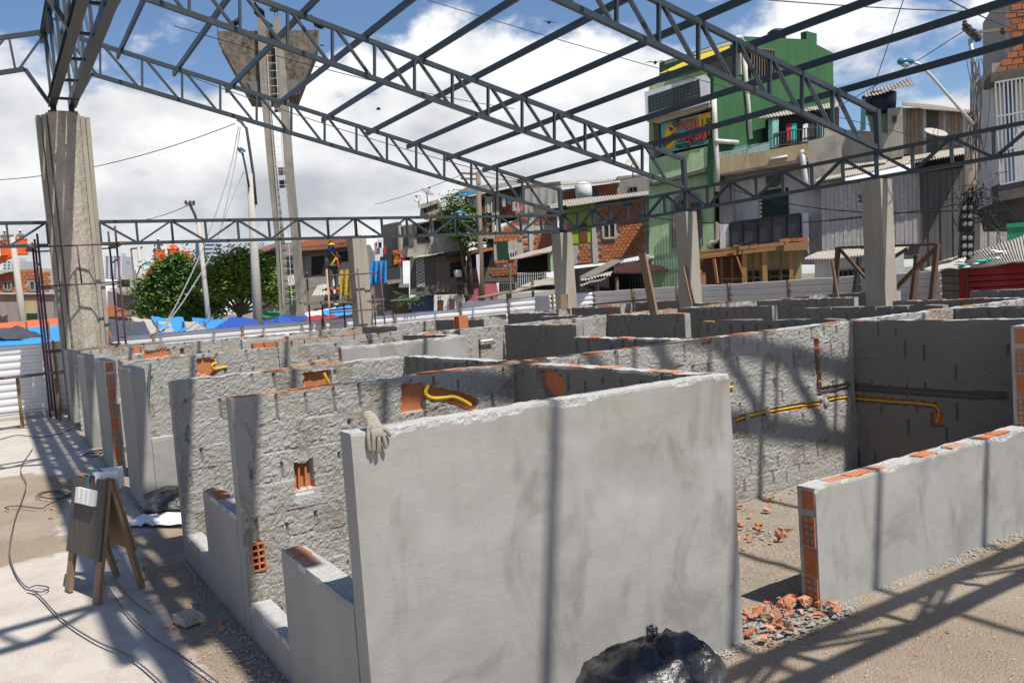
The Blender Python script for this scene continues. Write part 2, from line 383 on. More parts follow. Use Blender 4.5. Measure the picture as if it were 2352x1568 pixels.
def wall(key, a, b, h=1.6, t=.13, face='rough', back=None, res=.03, top='brick', ends=('smooth', 'smooth'), feats=(), label='', z0=-.08, joints=.5, toplump=.012, amp=1., name='stall_wall'):
    """a->b run of the visible face; the wall's thickness lies on the far side (+Y for X runs, +X for Y runs)"""
    _wn[0] += 1; sd = _wn[0]*13
    ax, ay = a; bx, by = b; Lx = math.hypot(bx-ax, by-ay); alongX = abs(bx-ax) > abs(by-ay)
    d = Vector(((bx-ax)/Lx, (by-ay)/Lx, 0)); nrm = Vector((0, -1, 0)) if alongX else Vector((-1, 0, 0))
    nu, nv = max(2, int(Lx/res)), max(2, int((h-z0)/res))
    u = np.linspace(0, Lx, nu+1); v = np.linspace(z0, h, nv+1); U, V = np.meshgrid(u, v, indexing='ij')
    Uc, Vc = (U[:-1, :-1]+U[1:, 1:])/2, (V[:-1, :-1]+V[1:, 1:])/2
    topz = h + toplump*2*(fbm(u*7, u*0+sd, 4, sd)-.5)
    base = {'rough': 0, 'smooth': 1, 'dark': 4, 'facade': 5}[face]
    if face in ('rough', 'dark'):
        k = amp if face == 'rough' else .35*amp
        D = k*(.008*(fbm(U*6, V*8, 2, sd)-.5) + .011*(np.abs(fbm(U*30, V*36, 2, sd+3)-.5)*2-.25)*(.2+1.5*fbm(U*3, V*3, 2, sd+4)) + .009*(fbm(U*60, V*64, 1, sd+5)-.5))
        row = np.floor(V/.2).astype(int); sh = np.where(row % 2 == 0, 0, .1); cell = np.floor((U+sh)/.2).astype(int)
        rs = np.random.RandomState(sd); T = rs.rand(512, 64)
        D = D + (T[cell % 512, row % 64]-.5)*.010*k
        lu = ((U+sh) % .2); lv = (V % .2)/.2
        jr = T[(cell*3+7) % 512, (row*5+1) % 64]
        jw = max(.0055, res*.54)
        slot = ((lu < jw) | (lu > .2-jw)) & (jr < joints) & (lv > .05+.5*T[(cell+99) % 512, row % 64]**2) & (lv < .97-.5*T[(cell+199) % 512, (row+7) % 64]**2)
        D = np.where(slot, -.026, D)
        D = np.where((lv < .07) & (T[(cell*7) % 512, (row+9) % 64] < .25), D-.006, D)
    else:
        D = .006*(fbm(U*1.7, V*1.7, 3, sd)-.5) + .0022*(fbm(U*12, V*12, 2, sd+1)-.5)
    M = np.full(Uc.shape, base)
    # raw mortar rim along the top of a smooth coat
    if face in ('smooth', 'facade') and top != 'none':
        rim = h - (.006 + .028*np.clip(fbm(Uc*5, Uc*0+1, 4, sd+8)-.42, 0, 1)*3); M = np.where(Vc > rim, 2, M)
        D = np.where(V > h - (.006 + .028*np.clip(fbm(U*5, U*0+1, 4, sd+8)-.42, 0, 1)*3), D-.006+.012*(fbm(U*40, V*40, 3, sd+2)-.5), D)
    if face == 'rough':       # smears of other mortar
        sm = fbm(Uc*2.3, Vc*2.6, 4, sd+20); M = np.where(sm > .72, 1, M)
        wu, wv = Uc+.05*(fbm(Uc*9, Vc*9, 3, sd+31)-.5), Vc+.05*(fbm(Uc*9+4, Vc*9, 3, sd+32)-.5); rw = np.floor(wv/.2).astype(int); cl = np.floor((wu+np.where(rw % 2 == 0, 0, .1))/.2).astype(int)
        M = np.where((T[(cl*11+3) % 512, (rw*3+5) % 64] < .17) & (fbm(Uc*20, Vc*20, 3, sd+33) > .38), 6, M)
    for f in feats:
        fn, dep, mi = f[:3]
        k = fn(U, V); D = np.where(k, (dep + (D*.25 if dep > -.01 else (fbm(U*30, V*30, 2, 5)-.5)*.006)), D)
        M = np.where(fn(Uc, Vc), mi, M)
    zz = V + ((topz-h)[:, None])*np.clip((V-h+.12)/.12, 0, 1)
    mb = MB()
    O = Vector((ax, ay, 0))
    PX = O.x + d.x*U + nrm.x*D; PY = O.y + d.y*U + nrm.y*D
    V3 = np.stack([PX, PY, zz], -1)
    n0 = 0; verts = [V3.reshape(-1, 3)]; faces = []; mis = []
    I = np.arange((nu+1)*(nv+1)).reshape(nu+1, nv+1)
    q = np.stack([I[:-1, :-1], I[1:, :-1], I[1:, 1:], I[:-1, 1:]], -1).reshape(-1, 4)
    if not alongX and d.y > 0: q = q[:, ::-1]
    if alongX and d.x < 0: q = q[:, ::-1]
    faces.append(q); mis.append(M.reshape(-1))
    off = (nu+1)*(nv+1)
    # top patch
    nt_ = 5; tt = np.linspace(0, 1, nt_+1); A = V3[:, -1, :]
    Bp = np.stack([ax+d.x*u-nrm.x*t, ay+d.y*u-nrm.y*t, topz], -1)
    TP = A[:, None, :]*(1-tt)[None, :, None] + Bp[:, None, :]*tt[None, :, None]
    lump = (fbm(np.repeat(u[:, None], nt_+1, 1)*16, np.repeat(tt[None, :], nu+1, 0)*3+sd, 3, sd+9)-.45)
    amp_t = {'brick': .008, 'mortar': .02, 'none': .002}[top]
    TP[:, :, 2] += lump*amp_t*np.where((tt > 0) & (tt < 1), 1, 0)[None, :] + (.0 if top != 'brick' else -.004*np.where((tt > 0) & (tt < 1), 1, 0)[None, :])
    verts.append(TP.reshape(-1, 3)); I2 = np.arange((nu+1)*(nt_+1)).reshape(nu+1, nt_+1)+off
    q = np.stack([I2[:-1, :-1], I2[1:, :-1], I2[1:, 1:], I2[:-1, 1:]], -1).reshape(-1, 4)
    if (not alongX and d.y > 0) or (alongX and d.x < 0): q = q[:, ::-1]
    faces.append(q); mis.append(np.full(len(q), 2 if top != 'none' else base)); off += (nu+1)*(nt_+1)
    # back, ends
    P = lambda uu, z, dep: (ax+d.x*uu-nrm.x*dep, ay+d.y*uu-nrm.y*dep, z)
    bk = {'rough': 0, 'smooth': 1, 'dark': 4, 'facade': 5}[back or face]
    verts.append(np.array([P(0, z0, t), P(Lx, z0, t), P(Lx, topz[-1], t), P(0, topz[0], t)])); faces.append(np.array([[off+1, off, off+3, off+2]])); mis.append(np.array([bk])); off += 4
    for e, (col_, uu) in enumerate(((V3[0], 0), (V3[-1], Lx))):
        en = ends[e]; mi = {'smooth': 1, 'rough': 0, 'bricks': 2, 'dark': 4, 'facade': 5}[en]
        bkc = np.stack([np.array(P(uu, 0, t))]*(nv+1)); bkc[:, 2] = col_[:, 2]
        ee = np.concatenate([col_, bkc]); verts.append(ee)
        j = np.arange(nv); q = np.stack([off+j, off+j+1, off+nv+1+j+1, off+nv+1+j], -1)
        if e == 1: q = q[:, ::-1]
        faces.append(q); mis.append(np.full(nv, mi)); off += 2*(nv+1)
    root = thing(name, P(Lx/2, 0, t/2), label, 'wall')
    mb.v = np.concatenate(verts).tolist(); mb.mi = np.concatenate(mis).astype(int).tolist()
    mb.f = [tuple(map(int, r)) for fq in faces for r in fq]
    mb.build('render_coat', WM, root)
    w = dict(root=root, a=a, d=d, n=nrm, t=t, h=h, L=Lx, alongX=alongX, res=res)
    WALLS[key] = w
    if top == 'brick': top_bricks(w, sd)
    for e in (0, 1):
        if ends[e] == 'bricks': end_bricks(w, e, sd)
    return w
# one flat terracotta face brick for wall tops, one hollow eight-hole brick for broken ends
def proto(mb, name, mat):
    me = bpy.data.meshes.new(name); me.from_pydata([tuple(p) for p in mb.v], [], mb.f); me.materials.append(MATS[mat]); return me
def lumpy_brick(seed, lx=.19, ly=.09, lz=.03):
    rnd = random.Random(seed); m = MB(); m.box((0, 0, 0), (lx, ly, lz))
    m.v = [(x+rnd.uniform(-.006, .006), y+rnd.uniform(-.008, .008), z+rnd.uniform(-.003, .003)) for x, y, z in m.v]; return m
TOPB = [proto(lumpy_brick(s), 'brick', 'brick_red' if s % 2 else 'brick_mortared') for s in range(6)]
def hollow_brick():
    m = MB(); w, h, l, ww = .095, .19, .10, .010            # w along local x, h along z, bored along y
    xs = [-w/2, 0, w/2]; zs = [-h/2+k*h/4 for k in range(5)]
    for x in xs: m.box((x*(1-ww/w), l/2, 0), (ww, l, h))
    for z in zs: m.box((0, l/2, z*(1-ww/h)), (w-2*ww-.001, l-.001, ww))
    m.box((0, l+.004, 0), (w, .008, h)); return m
HOLB = proto(hollow_brick(), 'hollow_brick', 'brick_red')
m_ = MB(); m_.box((0, .05, 0), (.095, .10, .185)); SIDB = proto(m_, 'brick', 'brick_red')
def top_bricks(w, sd):
    rnd = random.Random(sd); n = int(w['L']/.2); root = w['root']; d, nr = w['d'], w['n']
    ang = 0 if w['alongX'] else math.pi/2
    for i in range(n):
        if rnd.random() < (.42 if w['res'] < .025 else .6): continue
        uu = .1+i*.2+rnd.uniform(-.008, .008)
        p = Vector((w['a'][0], w['a'][1], 0)) + d*uu - nr*(w['t']/2+rnd.uniform(-.006, .004)) + Vector((0, 0, w['h']-.008+rnd.uniform(-.008, .006)))
        place('brick', TOPB[rnd.randrange(6) if w['alongX'] else rnd.choice((0, 2, 4, 1))], p, root, rot=(rnd.uniform(-.02, .02), rnd.uniform(-.02, .02), ang+rnd.uniform(-.03, .03)))
def end_bricks(w, e, sd, alt=0):
    rnd = random.Random(sd+e); root = w['root']; d, nr = w['d'], w['n']; uu = 0 if e == 0 else w['L']; out_ = -d if e == 0 else d
    ang = math.atan2(-out_.x, out_.y) + math.pi             # local -y looks outward
    z = .1; k = alt
    while z < w['h']-.04:
        hh = min(.095, (w['h']-z))
        p = Vector((w['a'][0], w['a'][1], 0)) + d*uu - nr*(w['t']*.42) + out_*(.012 if k % 2 == 0 else .004) + Vector((0, 0, z))
        ob = place('hollow_brick' if k % 2 == 0 else 'brick', HOLB if k % 2 == 0 else SIDB, p, root, rot=(rnd.uniform(-.02, .02), 0, ang+rnd.uniform(-.04, .04)))
        if z+.095 > w['h']-.01: ob.scale.z = max(.3, (w['h']-.012-z+.06)/.19*1.0) if w['h']-z < .095 else 1
        z += .203; k += 1
def fu(w_a, Y, x, y):
    """survey pixel on the face plane Y -> (u, z)"""
    p = at_y(x, y, Y); return p.x-w_a, p.z
def fux(w_b, X, x, y, sgn=1):
    p = at_x(x, y, X); return (p.y-w_b)*sgn, p.z
def fr(w0, Y, x0, y0, x1, y1, dep, mi, rag=.012, seed=0):
    (ua, va), (ub, vb) = fu(w0, Y, x0, y0), fu(w0, Y, x1, y1)
    return (m_rect(min(ua, ub), max(ua, ub), min(va, vb), max(va, vb), rag, seed), dep, mi)
def fpth(w0, Y, pts, w, dep, mi, seed=0): return (m_path([fu(w0, Y, *p) for p in pts], w, .010, seed), dep, mi)

# ---- block nearest the camera
YF = 3.43
wall('front', (1.28, YF), (3.63, YF), face='smooth', res=.014, top='mortar', toplump=.010, ends=('facade', 'smooth'),
     label='big smooth grey rendered wall in front, work glove on its left corner')
Y2 = 5.58
f2 = [fr(1.28, Y2, 921, 884, 976, 942, -.045, 3, .008, 1), fpth(1.28, Y2, [(970, 900), (1010, 905), (1050, 915), (1085, 928)], .10, -.04, 3, 2),
      fr(1.28, Y2, 676, 1066, 722, 1128, -.055, 3, .02, 3), fr(1.28, Y2, 676, 1128, 740, 1142, .004, 2, .02, 4),
      fr(1.28, Y2, 581, 1250, 606, 1306, -.05, 3, .006, 5), (m_blob(.05, 1.52, .11, .10, 3), .012, 1), (m_blob(.02, 1.28, .09, .14, 4), .010, 1), (m_blob(.02, 1.05, .06, .2, 6), .006, 1)]
wall('w2', (1.28, Y2), (3.52, Y2), face='rough', res=.0135, ends=('facade', 'rough'), feats=f2, label='spatter-coated partition wall with yellow conduit behind the smooth front wall', joints=.55)
Y3 = 7.73
f3 = [fr(1.28, Y3, 698, 857, 760, 889, -.045, 3, .012, 7), (m_blob(.05, 1.52, .12, .12, 3), .010, 1)]
wall('w3', (1.28, Y3), (3.52, Y3), face='rough', res=.018, ends=('facade', 'rough'), feats=f3, label='spatter-coated wall with a short bent yellow conduit near its top, second behind the front wall')
# facade counters and door sills of the two left stalls
wall('c1', (1.28, 4.70), (1.28, 3.575), h=.79, face='facade', t=.14, res=.03, top='brick', ends=('facade', 'smooth'), toplump=.006, label='low rendered counter wall beside the big front wall, brick top showing', name='counter_wall')
wall('s1', (1.28, 5.57), (1.28, 4.71), h=.23, face='facade', t=.14, res=.03, top='mortar', toplump=.01, label='knee-low door sill between front wall counter and spattered wall', name='door_sill')
wall('c2', (1.28, 6.78), (1.28, 5.72), h=.79, face='facade', t=.14, res=.03, top='brick', ends=('facade', 'smooth'), toplump=.006, label='low rendered counter wall of the second stall on the left side', name='counter_wall')
wall('s2', (1.28, 7.72), (1.28, 6.79), h=.23, face='facade', t=.14, res=.03, top='mortar', toplump=.01, label='knee-low door sill of the second stall on the left side', name='door_sill')
fy = [(lambda g: (m_blob(g[0], g[1], .16, .12, 9), -.04, 3))(fux(5.57, 3.50, 1268, 884, -1))]
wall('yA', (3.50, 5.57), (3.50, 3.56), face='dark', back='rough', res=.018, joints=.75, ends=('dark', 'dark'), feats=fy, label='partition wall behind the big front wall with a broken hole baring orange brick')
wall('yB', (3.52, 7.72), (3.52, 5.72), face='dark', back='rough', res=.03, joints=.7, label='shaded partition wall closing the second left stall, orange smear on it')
# long spine wall with chases
SX = 3.64
pth = [(1672, 972), (1700, 962), (1740, 950), (1790, 941), (1840, 932), (1885, 928)]
fw_ = [fpth(SX, Y2, pth, .052, -.03, 3, 1), fpth(SX, Y2, [(1905, 917), (1948, 912)], .045, -.03, 3, 2),
       fr(SX, Y2, 1871, 778, 1886, 893, -.05, 3, .010, 3), fpth(SX, Y2, [(1880, 900), (1920, 893), (1950, 885)], .075, -.03, 4, 4),
       fr(SX, Y2, 1614, 776, 1622, 790, -.05, 3, .003, 6), fr(SX, Y2, 1626, 776, 1634, 788, -.05, 3, .003, 7)]
wall('W', (SX, Y2), (7.82, Y2), face='rough', res=.0165, feats=fw_, joints=.5, label='long spatter-coated wall with chased slots holding yellow and brown pipes')
fyd = [(m_path([fux(Y2, 7.82, *p, -1) for p in ((1955, 887), (2060, 896), (2180, 904), (2310, 910))], .07, .006), -.03, 4),
       (m_path([fux(Y2, 7.82, *p, -1) for p in ((1955, 914), (2040, 921), (2120, 927), (2150, 934), (2156, 958))], .05, .01), -.03, 3),
       (m_rect(*(lambda p, q: (p[0], q[0], q[1], p[1]))(fux(Y2, 7.82, 2137, 948, -1), fux(Y2, 7.82, 2166, 980, -1)), .012), -.045, 3)]
wall('yD', (7.82, Y2), (7.82, 3.58), face='dark', back='rough', res=.0165, joints=.38, amp=1.5, feats=fyd, label='shaded end wall on the right with brown pipe and yellow conduit crossing it')
for k, (x0, x1, lb) in enumerate(((7.96, 9.76, 'sunlit strip of spattered wall just beyond the long chased wall'), (9.9, 11.85, 'spattered spine wall at right, second beyond the chased wall'), (11.98, 14.2, 'farthest right spattered spine wall of the front stall block'))):
    wall('Wx%d' % k, (x0, Y2), (x1, Y2), face='rough', res=.03, label=lb)
wall('yE1', (9.76, Y2+.1), (9.76, 3.4), face='dark', res=.03, joints=.7, label='shaded partition wall at the right edge in front of the spine')
# right front: low counter and the tall pier after it
wall('low', (4.31, 3.40), (7.03, 3.40), h=.79, t=.14, face='smooth', res=.016, top='brick', toplump=.012, ends=('bricks', 'smooth'), label='low smooth counter wall on the right with hollow bricks bared at its end', name='counter_wall')
wall('tall', (7.03, 3.41), (9.2, 3.41), t=.14, face='smooth', res=.03, top='mortar', toplump=.015, ends=('bricks', 'smooth'), label='tall rendered wall at the right edge, orange hollow bricks down its end')
# rear row of the first block
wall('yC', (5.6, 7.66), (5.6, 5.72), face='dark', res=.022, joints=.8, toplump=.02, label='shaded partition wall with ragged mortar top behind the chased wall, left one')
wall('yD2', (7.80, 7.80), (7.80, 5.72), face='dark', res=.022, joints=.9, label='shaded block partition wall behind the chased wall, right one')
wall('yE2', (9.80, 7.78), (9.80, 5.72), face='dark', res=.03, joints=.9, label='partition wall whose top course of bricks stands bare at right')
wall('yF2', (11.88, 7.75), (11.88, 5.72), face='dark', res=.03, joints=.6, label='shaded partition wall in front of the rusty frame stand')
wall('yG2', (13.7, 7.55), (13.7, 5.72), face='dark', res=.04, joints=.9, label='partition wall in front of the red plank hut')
# ---- second block
wall('p4', (1.28, 11.34), (1.28, 10.24), face='facade', res=.03, top='mortar', ends=('facade', 'smooth'), t=.15, label='smooth grey pier wall, nearest of the three standing piers on the left')
wall('c4', (1.435, 10.245), (3.82, 10.245), h=.78, face='smooth', res=.035, top='mortar', label='low counter wall joined to the nearest pier on the left', name='counter_wall')
wall('pl', (3.86, 10.41), (5.74, 10.41), face='smooth', res=.03, top='mortar', toplump=.02, ends=('bricks', 'smooth'), label='pale smooth wall panel standing in the middle of the stalls')
wall('y57', (5.66, 12.4), (5.66, 10.56), face='dark', res=.035, label='shaded partition behind the pale smooth panel')
Y5 = 12.4
f5 = [fr(1.4, Y5, 450, 826, 494, 860, -.04, 3, .02, 2)]
wall('s2a', (1.42, Y5), (3.6, Y5), face='rough', res=.026, feats=f5, label='spattered wall with a curled yellow conduit behind the nearest left pier')
wall('s2b', (3.61, Y5), (5.65, Y5), face='rough', res=.03, toplump=.03, label='spattered wall with loose bare top bricks left of the middle')
f6 = [fr(5.8, Y5, 1098, 771, 1107, 826, -.05, 3, .008, 2), (m_blob(*fu(5.8, Y5, 1094, 795), .12, .35, 5), .004, 0)]
wall('s2c', (5.8, Y5), (7.6, Y5), face='rough', res=.026, feats=f6, label='sunlit spattered wall with an upright pipe slot in the middle distance')
for k, (x0, x1, lb) in enumerate(((7.75, 9.9, 'spattered wall right of the upright pipe slot'), (10.05, 11.75, 'spattered wall behind the tall leaning plank'), (11.9, 14.1, 'low-lying sunlit spattered wall strip at right in the middle block'), (14.25, 16.4, 'spattered wall before the rusty frame stand, far right block'))):
    wall('s2x%d' % k, (x0, Y5), (x1, Y5), face='rough', res=.045, label=lb)
wall('y76', (7.61, 12.38), (7.61, 10.28), face='dark', res=.03, joints=.4, t=.15, label='dark partition with pale end right of the upright pipe slot')
wall('y99', (9.92, 12.38), (9.92, 10.3), face='dark', res=.03, joints=.6, label='dark partition carrying the tall leaning plank')
wall('y117', (11.76, 12.38), (11.76, 10.0), face='dark', res=.03, joints=.95, label='dark partition of neat block courses with rounded pale end')
wall('y141', (14.1, 12.38), (14.1, 10.0), face='dark', res=.035, joints=.95, label='dark block partition left of the spade')
wall('y165', (16.5, 12.38), (16.5, 10.65), face='dark', res=.035, joints=.0, amp=.4, top='none', label='dark smooth partition right below the fourth column')
wall('p5', (1.28, 14.26), (1.28, 12.86), face='facade', res=.035, top='mortar', t=.15, ends=('facade', 'bricks'), label='middle one of the three grey piers on the left, orange bricks down its end')
wall('s14', (3.73, 14.45), (5.84, 14.45), h=1.5, face='rough', res=.04, label='wall topped by a row of bare orange bricks left of the middle')
wall('y99b', (9.95, 14.7), (9.95, 12.6), face='dark', res=.04, label='shaded partition at the back of the middle block, left one')
wall('y140b', (14.0, 14.25), (14.0, 12.6), face='dark', res=.04, label='shaded partition at the back of the middle block, right one')
# ---- third block
wall('p6', (1.28, 17.23), (1.28, 15.87), face='facade', res=.04, top='mortar', t=.16, ends=('facade', 'smooth'), label='farthest of the three grey piers on the left')
wall('c6', (1.45, 15.88), (2.6, 15.88), h=.8, face='smooth', res=.05, top='mortar', label='low counter wall joined to the farthest pier on the left', name='counter_wall')
wall('p556', (4.18, 16.8), (5.54, 16.8), face='smooth', res=.04, top='mortar', label='small smooth pale wall panel far left behind the bare brick row')
Y8 = 18.65
f8 = [fr(1.33, Y8, 305, 797, 326, 811, -.04, 3, .02, 2), fr(1.33, Y8, 331, 808, 392, 818, -.03, 3, .03, 3), fr(1.33, Y8, 415, 800, 424, 814, -.08, 3, .004, 4)]
wall('s3a', (1.33, Y8), (4.2, Y8), face='rough', res=.035, feats=f8, label='far spattered wall beside the ribbed column with torn orange patches')
for k, (x0, x1, lb) in enumerate(((4.21, 5.6, 'far spattered wall just behind the small pale panel'), (5.75, 7.45, 'far spattered wall below the worker'), (7.65, 9.4, 'far spattered wall right of the second column'), (9.55, 11.55, 'far spattered wall below the papaya plant'), (11.7, 13.65, 'far spattered wall below the small awning roofs'), (13.8, 15.9, 'far spattered wall in front of the corner column'))):
    wall('s3x%d' % k, (x0, Y8), (x1, Y8), face='rough', res=.05, label=lb)
for k, (x, y1, fc, lb) in enumerate(((7.5, 16.7, 'dark', 'far dark partition with pale end in front of the second column'), (9.42, 16.2, 'dark', 'far partition behind the loose brick'), (11.58, 16.3, 'dark', 'far partition below the middle of the bright fence'), (13.68, 16.5, 'dark', 'far partition left of the corner column'), (16.0, 16.8, 'dark', 'far dark smooth partition right of the corner column'))):
    wall('y3%d' % k, (x, Y8-.02), (x, y1), face=fc, res=.05, label=lb)
wall('far', (1.26, 20.9), (3.4, 20.9), face='dark', res=.05, label='last dark wall top at the foot of the ribbed column')
wall('p7', (1.28, 20.7), (1.28, 19.6), face='facade', res=.05, top='mortar', t=.15, label='last narrow grey pier tucked against the ribbed column')

# ---- conduits and pipes laid in the walls
def bend(pts, n=5):
    P = [Vector(p) for p in pts]; P = [P[0]*2-P[1]] + P + [P[-1]*2-P[-2]]; o = []
    for i in range(1, len(P)-2):
        for k in range(n):
            t = k/n; a, b, c, d = P[i-1:i+3]
            o.append(.5*((2*b)+(c-a)*t+(2*a-5*b+4*c-d)*t*t+(3*b-a-3*c+d)*t**3))
    o.append(P[-2]); return o
def conduit(w, Y, pts, r=.0125, mat='conduit_yellow', off=-.002, nm='conduit', rib=True, lb='yellow corrugated conduit', X=None):
    P = [(at_y(x, y, Y) + Vector((0, off-(q[0] if q else 0), 0))) if X is None else (at_x(x, y, X) + Vector((off, 0, 0))) for x, y, *q in pts]
    P = bend(P, 6)
    if rib:
        Q = []; L_ = 0
        for a, b in zip(P[:-1], P[1:]):
            n = max(1, int((b-a).length/.006))
            Q += [a.lerp(b, k/n) for k in range(n)]
        rr = [r*(1.0 if i % 2 else .86) for i in range(len(Q))]
        return MB().tube(Q, rr, 10).build(nm, mat, WALLS[w]['root'], label=lb, smooth=False)
    return MB().tube(P, r, 10).build(nm, mat, WALLS[w]['root'], smooth=True, label=lb)
conduit('w2', Y2, [(984, 884), (977, 898), (981, 908), (995, 914), (1020, 913), (1040, 911), (1060, 918), (1082, 931)], .015, off=-.004)
conduit('w3', Y3, [(742, 856, .03), (746, 866, .03), (752, 876, .02), (756, 884, .0)], .016)
conduit('s2a', Y5, [(496, 834, .03), (488, 835, .05), (485, 841, .05), (490, 847, .03), (505, 845, 0), (522, 842, 0)], .020, rib=False)
conduit('W', Y2, pth, .0105, off=.012); conduit('W', Y2, [(1905, 918), (1925, 914), (1950, 911)], .012, off=.010)
conduit('yA', Y2, [(1664, 890), (1672, 889.5), (1683, 889)], .016, rib=False)
conduit('W', Y2, [(1882, 899), (1920, 893), (1951, 884)], .012, 'pvc_brown', .002, 'pipe', False, 'brown plastic pipe')
conduit('W', Y2, [(1873, 802), (1875, 840), (1878, 880), (1880, 899)], .010, 'pvc_brown', -.004, 'pipe', False, 'brown plastic pipe')
conduit('yD', 0, [(1957, 889), (2060, 896), (2180, 904), (2308, 910)], .013, 'pvc_brown', .002, 'pipe', False, 'brown plastic pipe', X=7.82)
conduit('yD', 0, [(1958, 914), (2040, 921), (2120, 927), (2148, 933), (2156, 948), (2150, 972)], .010, 'conduit_yellow', .008, X=7.82)
conduit('s2c', Y5, [(1101, 778), (1102, 800), (1103, 825)], .018, 'pvc_brown', .0, 'pipe', False, 'brown plastic pipe')
conduit('s2c', Y5, [(1100, 784, .06), (1115, 782, .06), (1128, 780, .06)], .020, 'white_plastic', .0, 'pipe', False, 'short white pipe stub')
# mortar dabs holding the conduit
for k, (x, y) in enumerate(((1715, 958), (1762, 947), (1680, 969), (1897, 925))):
    p = at_y(x, y, Y2); MB().lathe(p+Vector((0, -.012, 0)), [(.001, -.012), (.035, -.008), (.042, 0), (.03, .006), (.001, .009)], 9, (0, -1, 0)).build('mortar_dab', 'plaster_smooth', WALLS['W']['root'], smooth=True)
# hollow brick bared low in the first spattered wall, and ribs in the broken socket
p = at_y(594, 1278, Y2); place('hollow_brick', HOLB, p+Vector((0, -.012, 0)), WALLS['w2']['root'])
p = at_y(2210/2352*1.0+1230, 0, Y2)
for x in (684, 699, 716):
    a = at_y(x, 1068, Y2+.05); b = at_y(x+1, 1098 if x > 690 else 1125, Y2+.05); MB().bar(a, b, .012, .05, (0, 1, 0)).build('brick_web', 'brick_red', WALLS['w2']['root'])
# slot bricks in the chased wall
for k, y in enumerate((800, 826, 852, 876)):
    p = at_y(1878.5, y, Y2+.02); MB().box(p, (.075, .05, .012)).build('brick_web', 'brick_red', WALLS['W']['root'])
# bare brick row on top of one wall
ra, rb = Vector((3.76, 14.45, 1.5)), Vector((5.84, 14.45, 1.5))
for k in range(10):
    m = MB(); m.box((0, 0, .05), (.185, .10, .10)); m.v = [(x+random.uniform(-.006, .006), y, z+random.uniform(-.005, .005)) for x, y, z in m.v]
    place('brick', proto(m, 'brick', 'brick_red'), ra.lerp(rb, (k+.5)/10)+Vector((0, .06, .004)), WALLS['s14']['root'])
# loose mortared top course on s2b, yE2 (bricks each on their own)
def top_course(w, n, h=.09, mat='plaster_rough', skip=()):
    W_ = WALLS[w]; ang = 0 if W_['alongX'] else math.pi/2
    for k in range(n):
        if k in skip: continue
        l = W_['L']/n; m = MB(); m.box((0, 0, h/2), (l*.93, .118, h)); rnd = random.Random(k*7+len(w))
        m.v = [(x+rnd.uniform(-.012, .012), y+rnd.uniform(-.006, .006), z+rnd.uniform(-.01, .01)) for x, y, z in m.v]
        p = Vector((*W_['a'], W_['h']-.03)) + W_['d']*(l*(k+.5)) - W_['n']*.062
        place('brick', proto(m, 'brick', mat), p, W_['root'], rot=(0, 0, ang+rnd.uniform(-.03, .03)))
top_course('s2b', 10); top_course('yE2', 9, .07, 'plaster_dark'); top_course('yG2', 8, .07, 'plaster_dark'); top_course('yD2', 9, .05, 'plaster_dark', (0,))
# ================================================================ concrete columns
CX = 16.12                       # eaves line on the right
TRY = [22.2, 16.45, 10.7, 5.5, 2.2]
def ribbed_column():
    cx, cy, zt = 1.87, 22.3, 7.1
    root = thing('concrete_column', (cx, cy, 0), 'tall ribbed concrete column with rough aggregate core on the left', 'column')
    # hexagon-like aggregate core, tapering slightly upwards
    m = MB(); nz = 90; prof = [(-.37, -.10), (-.30, -.26), (-.06, -.42), (.20, -.38), (.37, -.18), (.37, .25), (-.37, .25)]
    P = []
    for i in range(len(prof)):
        a, b = prof[i], prof[(i+1) % len(prof)]
        n = 7 if i < 5 else 2
        P += [(a[0]+(b[0]-a[0])*k/n, a[1]+(b[1]-a[1])*k/n) for k in range(n)]
    np_ = len(P); V = []; F = []
    for j in range(nz+1):
        z = zt*j/nz; s = .90+.09*j/nz
        for i, (x, y) in enumerate(P):
            q = mnoise.noise((x*9, y*9, z*7))*.008 + mnoise.noise((x*24, y*24, z*20))*.010
            l = math.hypot(x, y); V.append((cx+x*s*(1+q/l), cy+y*s*(1+q/l), z))
    for j in range(nz):
        for i in range(np_): F.append((j*np_+i, j*np_+(i+1) % np_, (j+1)*np_+(i+1) % np_, (j+1)*np_+i))
    F.append(tuple(nz*np_+i for i in range(np_)))
    m.add(V, F); m.build('aggregate_core', 'aggregate', root)
    for sgn in (-1, 1):                                     # side flanges with a groove each
        for (x0, x1, y0, y1) in ((.355, .455, -.24, .2), (.475, .57, -.15, .2)):
            m = MB(); pts = []
            A = [(sgn*x0, y0), (sgn*x1, y0), (sgn*x1, y1), (sgn*x0, y1)]
            V = []
            for j, z in enumerate(np.linspace(0, zt-.06, 24)):
                s = .90+.09*z/zt; w = .012*math.sin(z*1.3+x0*9)
                V += [(cx+x*s+w*.4, cy+y*s, z) for x, y in A]
            F = []
            for j in range(23):
                for i in range(4):
                    f = (j*4+i, j*4+(i+1) % 4, (j+1)*4+(i+1) % 4, (j+1)*4+i); F.append(f if sgn > 0 else f[::-1])
            F.append((92, 93, 94, 95) if sgn > 0 else (95, 94, 93, 92))
            m.add(V, F).build('column_flange', 'concrete', root)
    MB().box((cx, cy-.02, zt+.012), (.62, .62, .025)).build('cap_plate', 'steel_paint', root)
m, nt, b = newmat('aggregate'); q = MN(nt)
vv = q.vor(26); c_ = q.mix(q.noise(2.2, 4), (.40, .36, .29), (.30, .265, .205)); c_ = q.mix(q.remap(vv.outputs['Distance'], .1, .6), (.50, .44, .33), c_)
c_ = q.mix(q.noise(11, 3, .6, lo=.5, hi=.7), c_, (.44, .42, .39)); q.lk(c_, b.inputs['Base Color']); b.inputs['Roughness'].default_value = .95
q.bump(q.remap(vv.outputs['Distance'], 0, .7, 1, 0), .005, b)
ribbed_column()
